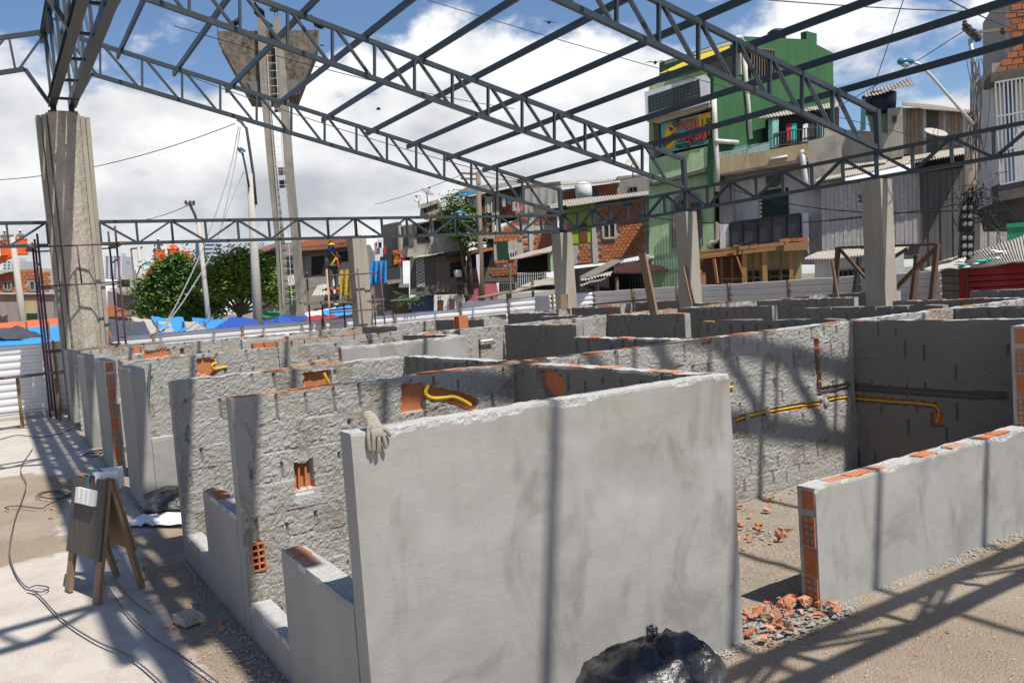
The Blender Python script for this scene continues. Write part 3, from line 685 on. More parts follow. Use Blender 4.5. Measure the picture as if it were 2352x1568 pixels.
def plain_column(x, y, zt, wx, wy, label, tl=1.0):
    """square column with chamfered corner grooves and board marks"""
    root = thing('concrete_column', (x, y, 0), label, 'column')
    o = [(-.5, -.5), (.05, -.5), (.12, -.42), (.5, -.42), (.5, .5), (-.5, .5)]
    V = []; F = []; nz = 14
    for j in range(nz+1):
        z = zt*j/nz; s = 1.03-.05*j/nz*tl
        V += [(x+a*wx*s+.004*math.sin(z*5+a*9), y+b_*wy*s, z) for a, b_ in o]
    n = len(o)
    for j in range(nz):
        for i in range(n): F.append((j*n+i, j*n+(i+1) % n, (j+1)*n+(i+1) % n, (j+1)*n+i))
    F.append(tuple(nz*n+i for i in range(n)))
    MB().add(V, F).build('shaft', 'concrete', root)
    MB().box((x, y, zt+.01), (wx*.8, wy*.8, .02)).build('cap_plate', 'steel_paint', root)
plain_column(8.95, 22.2, 3.98, .44, .44, 'concrete column beside the worker on the scaffold')
plain_column(CX, 22.2, 3.98, .52, .52, 'stout corner column where the two eaves beams meet')
plain_column(CX, 16.45, 3.98, .44, .44, 'concrete column with a thin stick leaning on it')
plain_column(CX, 10.75, 3.98, .46, .46, 'concrete column in front of the white metal shed')
plain_column(CX, 5.1, 3.98, .46, .46, 'concrete column beyond the right edge')

# ================================================================ steel roof
def twin(m, a, b, gap, w, h, dirn):
    """pair of slim angles either side of a gusset"""
    for s in (-1, 1): m.bar(Vector(a)+Vector(dirn)*gap*s, Vector(b)+Vector(dirn)*gap*s, w, h)
def zt_top(x): return 5.39 + .2545*(16.2-x)
def zt_bot(x): return 4.62 + .2545*(16.2-x)
def rafter_truss(y, side, label, haunch=True):
    sg = 1 if side > 0 else -1
    X = lambda x: 1.88+(x-1.88)*sg
    root = thing('roof_truss', (X(9), y, 4.56), label, 'truss', 'sloping roof trusses')
    P = lambda x, z: (X(x), y, z)
    MB().bar(P(1.95, zt_top(1.95)), P(16.2, zt_top(16.2)), .085, .10).build('top_chord', 'steel_paint', root)
    MB().bar(P(2.57, zt_bot(2.57)), P(16.1, zt_bot(16.1)), .085, .10).build('bottom_chord', 'steel_paint', root)
    if haunch: MB().bar(P(2.57, zt_bot(2.57)), P(2.12, 7.30), .085, .085).build('haunch', 'steel_paint', root)
    MB().bar(P(16.14, 4.6), P(16.14, 5.44), .11, .12, (0, 1, 0)).build('end_post', 'steel_paint', root)
    n = 14; xs = np.linspace(2.82, 15.62, n+1)
    for i in range(n):
        xa, xb = xs[i], xs[i+1]
        m = MB(); twin(m, P(xa, zt_top(xa)-.03), P(xa-.06, zt_bot(xa)+.03), .028, .022, .045, (0, 1, 0)); m.build('upright', 'steel_paint2', root)
        m = MB(); twin(m, P(xa+.08, zt_top(xa)-.03), P(xb-.13, zt_bot(xb)+.03), .028, .022, .045, (0, 1, 0)); m.build('diagonal', 'steel_paint2', root)
    m = MB(); twin(m, P(2.05, zt_top(2.0)), P(2.7, zt_bot(2.7)), .028, .022, .045, (0, 1, 0)); m.build('diagonal', 'steel_paint2', root)
rafter_truss(TRY[0], 1, 'gable roof truss sloping from the tall column down to the corner column')
rafter_truss(TRY[1], 1, 'middle roof truss sloping down to the column with the leaning stick')
rafter_truss(TRY[2], 1, 'nearest sloping roof truss at upper right, ending over the white shed')
rafter_truss(TRY[3], 1, 'roof truss overhead out of the picture'); rafter_truss(TRY[4], 1, 'roof truss at the near gable behind the viewer', False)
rafter_truss(TRY[0], -1, 'gable roof truss on the far left edge rising to the tall column')
rafter_truss(TRY[1], -1, 'left roof truss crossing behind the ridge girder')
rafter_truss(TRY[2], -1, 'left roof truss overhead out of the picture'); rafter_truss(TRY[4], -1, 'left roof truss at the near gable', False)
def eaves_beam(a, b, zb, zt, npan, label, twin_dir, bays=1):
    a, b = Vector(a), Vector(b); root = thing('eaves_beam', (*(a.lerp(b, .5)).xy, zb), label, 'beam', 'horizontal lattice beams')
    A = lambda t, z: Vector((a.x+(b.x-a.x)*t, a.y+(b.y-a.y)*t, z))
    MB().bar(A(0, zt), A(1, zt), .11, .075).build('top_chord', 'steel_paint', root)
    MB().bar(A(0, zb), A(1, zb), .11, .075).build('bottom_chord', 'steel_paint', root)
    for i in range(npan+1):
        t = i/npan
        m = MB(); twin(m, A(t, zb+.03), A(t, zt-.03), .035, .022, .045, twin_dir); m.build('upright', 'steel_paint2', root)
        if i < npan:
            lo, hi = (zb+.03, zt-.03)
            p, q_ = (hi, lo) if i % 2 == 0 else (lo, hi)
            m = MB(); twin(m, A(t+.06/npan, p), A(t+.94/npan, q_), .035, .022, .045, twin_dir); m.build('diagonal', 'steel_paint2', root)
eaves_beam((2.42, 22.2, 0), (8.95, 22.2, 0), 4.03, 4.56, 8, 'long horizontal lattice beam from the tall column to the worker', (0, 1, 0))
eaves_beam((8.96, 22.2, 0), (CX, 22.2, 0), 4.03, 4.56, 9, 'horizontal lattice beam from the worker to the corner column', (0, 1, 0))
eaves_beam((1.3, 22.2, 0), (-5.9, 22.2, 0), 4.03, 4.56, 9, 'horizontal lattice beam left of the tall column', (0, 1, 0))
eaves_beam((CX, 22.1, 0), (CX, 16.45, 0), 4.03, 4.56, 7, 'lattice eaves beam before the red brick house', (1, 0, 0))
eaves_beam((CX, 16.44, 0), (CX, 10.75, 0), 4.03, 4.56, 7, 'lattice eaves beam before the green and white houses', (1, 0, 0))
eaves_beam((CX, 10.74, 0), (CX, 5.1, 0), 4.03, 4.56, 7, 'lattice eaves beam at the right edge before the metal shed', (1, 0, 0))
eaves_beam((CX, 5.09, 0), (CX, .45, 0), 4.03, 4.56, 6, 'lattice eaves beam beyond the right edge', (1, 0, 0))
eaves_beam((-5.9, .72, 0), (CX, .72, 0), 4.03, 4.56, 26, 'lattice beam of the near gable behind the viewer', (0, 1, 0))
# ridge girder: a box of two bottom and two top channels, stepping down onto the tall column
def ridge():
    root = thing('ridge_girder', (1.88, 14, 7.3), 'heavy box girder along the ridge above the tall column', 'girder')
    y0, y1 = 22.25, .9
    for x in (1.67, 2.09):
        MB().channel((x, y0, 7.36), (x, y1, 7.12), .17, .20, flip=1 if x < 1.9 else -1).build('bottom_chord', 'steel_paint', root)
        MB().channel((x, y0+.75, 9.02), (x, y1, 8.9), .15, .16, flip=1 if x < 1.9 else -1).build('top_chord', 'steel_paint', root)
        n = 13
        for i in range(n):
            ya, yb = y0-(y0-y1)*i/n, y0-(y0-y1)*(i+1)/n
            m = MB(); m.bar((x, ya-.02, 7.36), (x, ya-.02, 8.98), .06, .06); m.build('upright', 'steel_paint2', root)
            m = MB(); m.bar((x, ya-.12, 8.95), (x, yb+.12, 7.36), .05, .05); m.build('diagonal', 'steel_paint2', root)
    for i in range(14):
        y = y0-.9-1.62*i
        if y > y1: MB().bar((1.6, y, 7.26), (2.16, y, 7.26), .07, .05).build('rung', 'steel_paint', root)
        if y > y1: MB().bar((1.62, y, 9.02), (2.14, y, 9.02), .05, .05).build('rung', 'steel_paint', root)
    for x in (1.69, 2.07): MB().bar((x, 22.22, 7.12), (x, 22.22, 7.40), .12, .12).build('foot', 'steel_paint', root)
ridge()
def purlin(x, sg, label):
    X = 1.88+(x-1.88)*sg; z = zt_top(x)+.115
    a, b = (X, 23.05, z), (X, -2.6, z); m = MB()
    m.channel(a, b, .06, .13, .010, flip=-sg); return m.build('roof_purlin', 'steel_paint', label=label, cat='purlin', group='roof purlins')
PX = [3.30+1.31*k for k in range(10)]
nm = ['first', 'second', 'third', 'fourth', 'fifth', 'sixth', 'seventh', 'eighth', 'ninth', 'tenth']
for k, x in enumerate(PX): purlin(min(x, 16.05), 1, 'dark steel roof purlin, %s from the ridge girder on the right slope' % nm[k])
for k in range(0, 8): purlin(3.30+1.31*k, -1, 'dark steel roof purlin, %s from the ridge girder on the left slope' % nm[k])

# ================================================================ site fence
def fence_run(a, b, ztop, nsheet, label, mat, posts=True, side=1):
    """horizontally ribbed metal sheets on timber posts"""
    a, b = Vector((*a, 0)), Vector((*b, 0)); L_ = (b-a).length; d = (b-a)/L_; nrm = Vector((-d.y, d.x, 0))
    if nrm.dot(CAM-a) < 0: nrm = -nrm
    root = thing('site_fence', a.lerp(b, .5), label, 'fence', 'corrugated site fence runs')
    prof = []; z = .06; per = .175                          # trapezoid rib profile
    while z < ztop-.02:
        prof += [(z, 0), (z+per*.38, 0), (z+per*.5, .028), (z+per*.86, .028)]; z += per
    prof = [p for p in prof if p[0] < ztop] + [(ztop, .0)]
    w = L_/nsheet; rnd = random.Random(int(L_*10))
    for k in range(nsheet):
        V = []; F = []; n = 6; dz = rnd.uniform(-.012, .012)
        for i in range(n+1):
            t = (k+i/n*1.015)*w; p = a + d*min(t, L_)
            for (z, o) in prof:
                s = .012*math.sin(i*1.1+k*2.3)*math.sin(z*2+k)
                V.append(p + nrm*(o+s+.004*(k % 2)) + Vector((0, 0, z+dz+(.008*math.sin(i*1.7+k) if z > ztop-.1 else 0))))
        m_ = len(prof)
        for i in range(n):
            for j in range(m_-1): F.append((i*m_+j, (i+1)*m_+j, (i+1)*m_+j+1, i*m_+j+1))
        MB().add(V, F).build('sheet', mat, root)
        if posts:
            p = a + d*(k*w) + nrm*.045
            MB().bar(p, p+Vector((rnd.uniform(-.02, .02), 0, ztop+rnd.uniform(-.03, .05))), .06, .05, nrm).build('post', 'wood_post', root)
fence_run((-8.5, 23.55), (1.25, 23.45), 1.74, 4, 'ribbed metal fence at far left beyond the scaffold', 'galv')
fence_run((1.26, 23.45), (12.75, 23.42), 1.76, 5, 'ribbed metal fence behind the worker and the blue tarpaulins', 'galv')
fence_run((12.75, 23.40), (18.05, 23.2), 1.96, 3, 'taller bright ribbed fence left of the corner column', 'galv')
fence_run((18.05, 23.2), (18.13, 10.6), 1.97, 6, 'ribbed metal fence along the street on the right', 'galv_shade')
# ================================================================ the town around the site
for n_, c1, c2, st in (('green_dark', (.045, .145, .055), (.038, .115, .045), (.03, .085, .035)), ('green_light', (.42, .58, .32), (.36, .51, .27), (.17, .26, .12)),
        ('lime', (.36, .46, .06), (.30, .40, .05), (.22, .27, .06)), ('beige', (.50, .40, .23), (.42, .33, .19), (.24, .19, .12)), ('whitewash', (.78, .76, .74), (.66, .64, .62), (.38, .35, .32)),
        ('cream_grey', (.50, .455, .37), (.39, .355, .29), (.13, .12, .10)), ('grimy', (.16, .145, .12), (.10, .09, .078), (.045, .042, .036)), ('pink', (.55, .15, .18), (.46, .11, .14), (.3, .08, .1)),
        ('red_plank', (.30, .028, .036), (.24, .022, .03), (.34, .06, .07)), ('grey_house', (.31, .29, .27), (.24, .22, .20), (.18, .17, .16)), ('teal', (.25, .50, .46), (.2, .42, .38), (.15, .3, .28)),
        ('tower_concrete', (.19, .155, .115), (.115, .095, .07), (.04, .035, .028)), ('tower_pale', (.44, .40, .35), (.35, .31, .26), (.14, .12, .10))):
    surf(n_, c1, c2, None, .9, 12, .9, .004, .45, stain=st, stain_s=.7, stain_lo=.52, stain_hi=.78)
surf('tower_concrete', (.18, .15, .112), (.095, .078, .06), (.22, .185, .14), 1.1, 5, .95, .006, .9, stain=(.032, .029, .025), stain_s=1.0, stain_lo=.43, stain_hi=.62)
surf('roof_sheet', (.42, .38, .32), (.31, .28, .235), (.46, .43, .38), 1.3, 25, .95, .004, .0, vary=.35, stain=(.16, .14, .12), stain_s=1.6)
surf('roof_maroon', (.10, .038, .034), (.075, .03, .028), None, 1, 20, .8, .002)
surf('clay_tile', (.50, .165, .07), (.38, .12, .055), (.24, .10, .06), 2, 12, .9, .01, vary=.3)
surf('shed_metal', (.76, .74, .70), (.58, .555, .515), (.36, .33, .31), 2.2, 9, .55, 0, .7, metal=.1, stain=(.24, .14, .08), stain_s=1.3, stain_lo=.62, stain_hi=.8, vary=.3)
surf('shed_dark', (.20, .19, .185), (.15, .142, .138), None, 2, 12, .6, 0, .6, vary=.3)  # dark copy of shed_metal, shade put into the colour; also used for cores
surf('rust_sheet', (.48, .42, .36), (.30, .24, .20), (.30, .13, .05), 2, 6, .75, .002, .6, vary=.4)
surf('glass', (.02, .024, .028), (.03, .035, .04), None, 1, 10, .12, 0, spec=.6)
surf('door_brown', (.16, .065, .03), (.11, .045, .022), None, 2, 20, .7, .002, .3)
surf('door_green', (.012, .05, .026), (.008, .035, .018), None, 2, 20, .6, .0)
surf('orange_paint', (.72, .13, .03), (.62, .10, .025), None, 2, 20, .5, 0)
surf('tarp_blue', (.035, .28, .62), (.028, .22, .54), (.05, .36, .70), 1.2, 14, .42, .01, spec=.4)
surf('tarp_deep', (.022, .085, .42), (.018, .065, .34), None, 1.5, 14, .45, .01, spec=.4)
surf('tarp_orange', (.75, .16, .04), (.64, .13, .035), None, 1.5, 14, .5, .01)
surf('tarp_black', (.022, .022, .025), (.04, .04, .043), (.10, .10, .105), 2.5, 25, .38, .012, spec=.5)
surf('tarp_grey', (.42, .40, .37), (.30, .27, .23), (.50, .45, .36), 2.3, 16, .7, .012)
surf('tarp_yellow', (.62, .46, .08), (.50, .36, .06), None, 2.0, 14, .6, .02)
surf('tarp_white', (.66, .66, .66), (.52, .50, .48), None, 2.0, 14, .6, .02)
plain('yellow_flat', (.80, .62, .05), .6); plain('sign_teal', (.10, .44, .40), .6); plain('sign_red', (.62, .04, .03), .6); plain('sign_black', (.012, .012, .014), .6)
plain('sign_yellow', (.75, .45, .04), .6); plain('sign_white', (.72, .72, .70), .6); plain('sign_orange', (.74, .22, .03), .6); plain('tile_white', (.66, .67, .70), .3); plain('tile_green', (.016, .035, .02), .25)
plain('tank_navy', (.012, .022, .06), .45); plain('lamp_blue', (.03, .20, .34), .35); plain('lamp_glass', (.55, .53, .46), .3); plain('grille', (.05, .05, .05), .5); plain('pipe_white', (.62, .60, .56), .5); plain('pipe_cream', (.50, .44, .30), .6)
plain('rail_white', (.55, .55, .55), .45); plain('green_bright', (.02, .30, .13), .5); plain('plast_green', (.03, .50, .34), .4); plain('tower_glass', (.05, .10, .16), .2); plain('far_white', (.60, .62, .66), .6)
plain('cloth_red', (.36, .03, .04), .9); plain('cloth_white', (.66, .66, .68), .9); plain('cloth_blue', (.08, .13, .26), .9); plain('cloth_dark', (.03, .03, .035), .9); plain('cloth_pink', (.55, .28, .32), .9); plain('dish_grey', (.30, .30, .30), .5); plain('dish_pale', (.48, .45, .40), .6)
m_, nt_, b_ = newmat('clear_sheet'); b_.inputs['Base Color'].default_value = (.5, .49, .46, 1); b_.inputs['Roughness'].default_value = .3; b_.inputs['Alpha'].default_value = .55

Z1 = lambda x, y: (861.3+.18311*x, 430.7+.18311*y)
Z2 = lambda x, y: (1464.3+.20139*x, 57.4+.20139*y)
Z3 = lambda x, y: (1464.3+.20139*x, 344.5+.20139*y)
Z4 = lambda x, y: (1892.6+.35255*x, 344.5+.35255*y)
Z5 = lambda x, y: (.32054*x, 488.1+.32054*y)
Z6 = lambda x, y: (287.1+.29907*x, 516.8+.29907*y)
ZA = lambda x, y: (1234.6+.19531*x, 430.7+.19531*y)     # brick house view
ZF = lambda x, y: (2067.2+.12109*x, 574.2+.12109*y)
ZR = lambda x, y: (1892.6+.19531*x, 229.7+.19531*y)     # right end view
ID = lambda x, y: (x, y)
class Plane:
    """a vertical facade plane standing at a surveyed place"""
    def __init__(s, p, d, conv=ID):
        s.o = Vector(p); s.d = Vector((d[0], d[1], 0)).normalized(); s.n = Vector((-s.d.y, s.d.x, 0)); s.c = conv
        if s.n.dot(CAM-s.o) < 0: s.n = -s.n
    def p(s, x, y, off=0.):
        x, y = s.c(x, y); r = sight(x, y); o = s.o+s.n*off; return CAM + r*((o-CAM).dot(s.n)/r.dot(s.n))
    def view(s, conv): q = Plane.__new__(Plane); q.o, q.d, q.n, q.c = s.o, s.d, s.n, conv; return q
def solid(P, pts, mat, name, root=None, front=0., th=.2, **kw):
    return MB().prism([P.p(x, y, front) for x, y in pts], -P.n*th).build(name, mat, root, **kw)
def rc(x0, y0, x1, y1, s=0., s2=None):
    s2 = s if s2 is None else s2
    return [(x0, y0), (x1, y0+s*(x1-x0)), (x1, y1+s2*(x1-x0)), (x0, y1)]
def house(P, x, y, label, cat='house', group=None):
    q = P.p(x, y); return thing('house', (q.x, q.y, 0), label, cat, group)
def window(P, pts, root, front=.0, fm='grille', pm='glass', fw=.06, mull=1, nm='window', proud=.05):
    m = MB(); Q = [P.p(x, y, front+proud) for x, y in pts]
    for a, b in zip(Q, Q[1:]+Q[:1]): m.bar(a, b, fw, fw, P.n)
    for k in range(1, mull+1):
        t = k/(mull+1); m.bar(Q[0].lerp(Q[1], t), Q[3].lerp(Q[2], t), fw*.8, fw*.8, P.n)
    w = m.build(nm, fm, root)
    solid(P, pts, pm, 'pane', w, front+.015, .06)
    return w
def bars(P, pts, n, root, front=0., r=.014, mat='grille', nm='grille', rails=2):
    Q = [P.p(x, y, front) for x, y in pts]; m = MB()
    for k in range(n+1):
        t = k/n; m.bar(Q[0].lerp(Q[1], t), Q[3].lerp(Q[2], t), r*2, r*2, P.n)
    for k in range(rails):
        t = k/max(1, rails-1); m.bar(Q[0].lerp(Q[3], t), Q[1].lerp(Q[2], t), r*2.4, r*2.4, P.n)
    return m.build(nm, mat, root)
def sheet_roof(a, b, c, d, waves, mat, name, root=None, amp=.03, th=.02, nl=5, sag=.0, seed=0, **kw):
    """corrugated sheet: a->b upper edge, d->c lower edge, ribs run from upper to lower edge"""
    a, b, c, d = map(Vector, (a, b, c, d)); n = waves*4; up = (b-a).cross(d-a).normalized()
    if up.z < 0: up = -up
    V = []; F = []; rnd = random.Random(seed); ph = rnd.random()*6
    for i in range(n+1):
        t = i/n
        for j in range(nl+1):
            u = j/nl; p = (a.lerp(b, t)).lerp(d.lerp(c, t), u)
            o = amp*math.sin(2*math.pi*t*waves) + sag*math.sin(math.pi*u)*-1 + .02*math.sin(t*9+ph+u*3)
            V.append(p+up*o)
    m = nl+1
    for i in range(n):
        for j in range(nl): F.append((i*m+j, (i+1)*m+j, (i+1)*m+j+1, i*m+j+1))
    nv = len(V); V += [p-up*th for p in V]; F += [tuple(nv+i for i in reversed(f)) for f in F[:]]
    for i in range(n):
        e = (i*m+nl, (i+1)*m+nl); F.append((e[0], e[1], e[1]+nv, e[0]+nv)); e = (i*m, (i+1)*m); F.append((e[1], e[0], e[0]+nv, e[1]+nv))
    return MB().add(V, F).build(name, mat, root, **kw)
def quad_roof(P, pts, fr, waves, mat, name, root, **kw):
    """pts: upper left, upper right, lower right, lower left in view px; fr: offsets of upper and lower edge"""
    a, b = P.p(*pts[0], fr[0]), P.p(*pts[1], fr[0]); c, d = P.p(*pts[2], fr[1]), P.p(*pts[3], fr[1])
    return sheet_roof(a, b, c, d, waves, mat, name, root, **kw)
def brickwork(P, poly, root, holes=(), front=.0, ch=.2, bl=.22, mat='brick_house', maxobj=300, seed=1, tie=True, indiv=300):
    """individual bricks standing proud of the mortar bed, laid over a facade polygon"""
    def uz(p): return ((p-P.o).dot(P.d), p.z)
    pol = [uz(P.p(x, y)) for x, y in poly]; hol = [[uz(P.p(x, y)) for x, y in h] for h in holes]
    def inside(q, pg):
        x, y = q; r = False
        for (x1, y1), (x2, y2) in zip(pg, pg[1:]+pg[:1]):
            if (y1 > y) != (y2 > y) and x < (x2-x1)*(y-y1)/(y2-y1)+x1: r = not r
        return r
    us = [p[0] for p in pol]; zs = [p[1] for p in pol]; rnd = random.Random(seed)
    sp = []; z = math.floor(min(zs)/ch)*ch; k = 0
    while z < max(zs):
        u = min(us) - (bl/2 if k % 2 else 0)
        while u < max(us):
            q = (u+bl/2, z+ch/2)
            c4 = [(u+.02, z+.02), (u+bl-.02, z+.02), (u+.02, z+ch-.02), (u+bl-.02, z+ch-.02)]
            if inside(q, pol) and sum(inside(c, pol) for c in c4) >= 3 and not any(inside(q, h) or sum(inside(c, h) for c in c4) >= 2 for h in hol): sp.append(q)
            u += bl
        z += ch; k += 1
    me = []
    for s_ in range(4):
        m = MB(); m.box((0, 0, 0), (bl-.03, .05, ch-.028)); r2 = random.Random(s_)
        m.v = [(x+r2.uniform(-.008, .008), y+r2.uniform(-.012, .012), z+r2.uniform(-.008, .008)) for x, y, z in m.v]; me.append(proto(m, 'brick', mat))
    ang = math.atan2(P.d.y, P.d.x); rnd.shuffle(sp); big = MB(); rot = Matrix.Rotation(ang, 3, 'Z')
    for i, (u, z) in enumerate(sp):
        w = P.o + P.d*u + P.n*(front+rnd.uniform(-.012, .012)); w.z = z
        if i < indiv: place('brick', me[rnd.randrange(4)], w, root, rot=(0, 0, ang+rnd.uniform(-.02, .02)))
        else: big.box(w, (bl-.03, .05, ch-.028), rot)
    if big.v: o = big.build('brick_courses', mat, root); o['kind'] = 'stuff'
def text(txt, P, x, y, h, mat, root, front=.05, rx=0., sx=1., depth=.012, sl=0.):
    cu = bpy.data.curves.new('lettering', 'FONT'); cu.body = txt; cu.size = 1; cu.extrude = .02; cu.align_x = 'LEFT'; cu.offset = .018; cu.shear = sl
    ob = bpy.data.objects.new('lettering', cu); C.objects.link(ob); dg = bpy.context.evaluated_depsgraph_get(); dg.update()
    me = bpy.data.meshes.new_from_object(ob.evaluated_get(dg)); bpy.data.objects.remove(ob)
    o = P.p(x, y, front); rd = _r.dot(P.d); d = P.d if rd > 0 else -P.d
    d = (d + Vector((0, 0, rx))).normalized(); up = P.n.cross(d)
    if up.z < 0: up = -up
    V = [o + d*(v.co.x*h*sx) + up*(v.co.y*h) + P.n*(v.co.z*.5) for v in me.vertices]
    m = MB(); m.v = [tuple(p) for p in V]; m.f = [tuple(p.vertices) for p in me.polygons]; m.mi = [0]*len(m.f)
    return m.build('lettering', mat, root)
def dish(p, r, ax, label, mat='dish_grey', arm=True):
    root = thing('satellite_dish', p, label, 'satellite dish'); ax = Vector(ax).normalized(); p = Vector(p)
    prof = [(r*k/5, .22*r*(k/5)**2) for k in range(6)]; prof = prof+[(r*k/5, .22*r*(k/5)**2-.03) for k in range(5, -1, -1)]
    MB().lathe(p+Vector((0, 0, r*.6)), [(max(.002, a), b) for a, b in prof], 18, ax).build('reflector', mat, root, smooth=True)
    c = p+Vector((0, 0, r*.6)); MB().tube([p-Vector((0, 0, .4)), p, c-ax*.05], .03, 6).build('mast', 'grille', root)
    m = MB(); x = ax.orthogonal().normalized(); m.tube([c+x*r*.7+ax*r*.1, c+ax*r*.8], .012, 5); m.tube([c-x*r*.7+ax*r*.1, c+ax*r*.8], .012, 5); m.box(c+ax*r*.8, (.08, .08, .1)); m.build('feed_arm', 'grille', root)

# ---------------------------------------------------------------- right-hand street row
RD = Vector((-.6, .8, 0)).normalized()
ROW = Plane(at_depth(1780, 550, 34), RD)
r2_ = ROW.view(Z2); r3 = ROW.view(Z3); r4 = ROW.view(Z4)
# green snack house: street front on the row, flank facing the viewer
g = house(r2_, 500, 1000, 'tall green house with a painted snack sign and a tiled parapet')
cor = r2_.p(868, 900)
FL = Plane(cor, Vector((.985, .17, 0)), Z2); FL3 = FL.view(Z3)
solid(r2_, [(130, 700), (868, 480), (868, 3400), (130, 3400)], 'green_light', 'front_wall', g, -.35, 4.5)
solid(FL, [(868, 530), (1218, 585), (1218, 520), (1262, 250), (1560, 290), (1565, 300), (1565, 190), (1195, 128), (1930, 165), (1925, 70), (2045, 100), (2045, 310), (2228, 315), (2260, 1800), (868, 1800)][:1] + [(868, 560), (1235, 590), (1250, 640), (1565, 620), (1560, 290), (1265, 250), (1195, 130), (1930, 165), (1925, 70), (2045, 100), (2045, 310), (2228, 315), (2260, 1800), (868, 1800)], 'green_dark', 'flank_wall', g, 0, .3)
solid(FL, [(1195, 130), (1930, 165), (2228, 320), (2260, 1800), (1195, 1500)], 'green_dark', 'rear_block', g, -2.2, 5)
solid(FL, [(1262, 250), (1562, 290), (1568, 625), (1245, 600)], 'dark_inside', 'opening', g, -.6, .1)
bars(FL, [(1300, 255), (1560, 290), (1565, 620), (1300, 600)], 9, g, -.02, .02, 'wood_old')
solid(FL, [(640, 480), (1180, 300), (1180, 565), (760, 520)], 'dark_inside', 'terrace_shade', g, -2.4, .1)  # dark sheet; the shade under the terrace roof put into its colour
solid(FL, [(1172, 280), (1215, 250), (1225, 585), (1178, 565)], 'cream_grey', 'terrace_post', g, .01, .3)
# yellow lined terrace roof
a, b = FL.p(1190, 150, 0), FL.p(1190, 150, -4.5); c, d_ = r2_.p(260, 530, .4), FL.p(430, 450, -4.5)
MB().prism([FL.p(1195, 140, .02), FL.p(1195, 185, .02), FL.p(650, 345, .02), FL.p(650, 315, .02)], -FL.n*1.5).build('terrace_roof', 'cream_grey', g)
MB().prism([FL.p(1055, 235, .05), FL.p(1050, 262, .05), FL.p(620, 460, .05), FL.p(240, 560, .05), FL.p(440, 465, .05), FL.p(700, 340, .05)], -FL.n*.05).build('yellow_awning', 'yellow_flat', g)
MB().tube([FL.p(x, y, .07) for x, y in ((1090, 160), (1170, 140), (1185, 150), (1190, 190), (1215, 195))], .09, 8).build('gutter_pipe', 'pipe_white', g, smooth=True)
MB().tube([FL.p(x, y, .12) for x, y in ((1222, 330), (1235, 640), (1262, 900), (1290, 1300))], .10, 8).build('drain_pipe', 'pipe_white', g, smooth=True)
MB().tube([r2_.p(x, y, .12) for x, y in ((872, 830), (880, 1100), (890, 1320), (905, 1560), (915, 1900))], .11, 8).build('drain_pipe', 'pipe_white', g, smooth=True)
MB().tube([FL.p(890, 1325, .15), FL.p(1140, 1340, .15)], .10, 8).build('drain_pipe', 'pipe_white', g, smooth=True)
# tiled parapet: white mosaic frame, dark green field of single tiles
par = solid(r2_, [(78, 765), (770, 565), (812, 600), (812, 882), (95, 1090)], 'tile_white', 'parapet', g, .55, .5)
ia = [(118, 812), (703, 620), (718, 800), (722, 830), (124, 1008)]
A_, B_, C_, D_ = (118, 812), (705, 618), (722, 828), (124, 1008)
tm = None
for i in range(15):
    for j in range(5):
        def bl(u, v):
            t0 = (A_[0]+(B_[0]-A_[0])*u, A_[1]+(B_[1]-A_[1])*u); t1 = (D_[0]+(C_[0]-D_[0])*u, D_[1]+(C_[1]-D_[1])*u)
            return (t0[0]+(t1[0]-t0[0])*v, t0[1]+(t1[1]-t0[1])*v)
        e = .035
        solid(r2_, [bl((i+e)/15, (j+e)/5), bl((i+1-e)/15, (j+e)/5), bl((i+1-e)/15, (j+1-e)/5), bl((i+e)/15, (j+1-e)/5)], 'tile_green', 'tile', par, .565, .02)
solid(r2_, [(100, 1085), (812, 880), (845, 930), (230, 1120)], 'cream_grey', 'soffit', g, .3, .5)
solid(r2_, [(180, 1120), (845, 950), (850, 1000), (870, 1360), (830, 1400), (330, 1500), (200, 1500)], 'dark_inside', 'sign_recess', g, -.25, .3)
solid(r2_, [(175, 1110), (240, 1120), (265, 1480), (200, 1510)], 'grimy', 'side_post', g, .1, .35)
sg = solid(r2_, [(262, 1130), (835, 990), (862, 1345), (340, 1455), (272, 1440)], 'sign_teal', 'sign_board', g, .02, .06, label='hand-painted snack sign')
solid(r2_, [(690, 1028), (832, 992), (850, 1260), (708, 1290)], 'sign_yellow', 'price_field', sg, .035, .02)
ell = [(368+95*math.cos(t)*.78+22*math.sin(t), 1275+150*math.sin(t)*-1+10*math.cos(t)) for t in np.linspace(0, 6.283, 22)[:-1]]
solid(r2_, [(x, y) for x, y in ell], 'sign_orange', 'pastry_picture', sg, .04, .02)
solid(r2_, [(368+(x-368)*.86, 1275+(y-1275)*.88) for x, y in ell], 'sign_yellow', 'pastry_picture', sg, .05, .02)
def t2(txt, x, y, px, mat, sx=1., rx=None): 
    h = (r2_.p(x, y-px, .06)-r2_.p(x, y, .06)).length
    return text(txt, r2_, x, y, h/.72, mat, sg, .065, -.02 if rx is None else rx, sx)
t2('PASTEL', 452, 1205, 120, 'sign_red', .50); t2('PASTEL', 449, 1202, 112, 'sign_orange', .52)
t2('COMPLETO', 448, 1340, 105, 'sign_black', .47); t2('COMPLETO', 445, 1337, 100, 'sign_red', .475)
t2('PASTEL', 436, 1412, 52, 'sign_black', .72); t2('+', 578, 1385, 62, 'sign_red', 1.); t2('SUCO', 612, 1370, 50, 'sign_black', .75)
t2('1,50', 722, 1150, 80, 'sign_black', .72); t2('3,50', 716, 1310, 95, 'sign_black', .66)
text('PASTEL', r2_, 318, 1400, .30, 'sign_black', sg, .08, .85, .8); text('& CIA', r2_, 385, 1215, .28, 'sign_black', sg, .08, .9, .8)
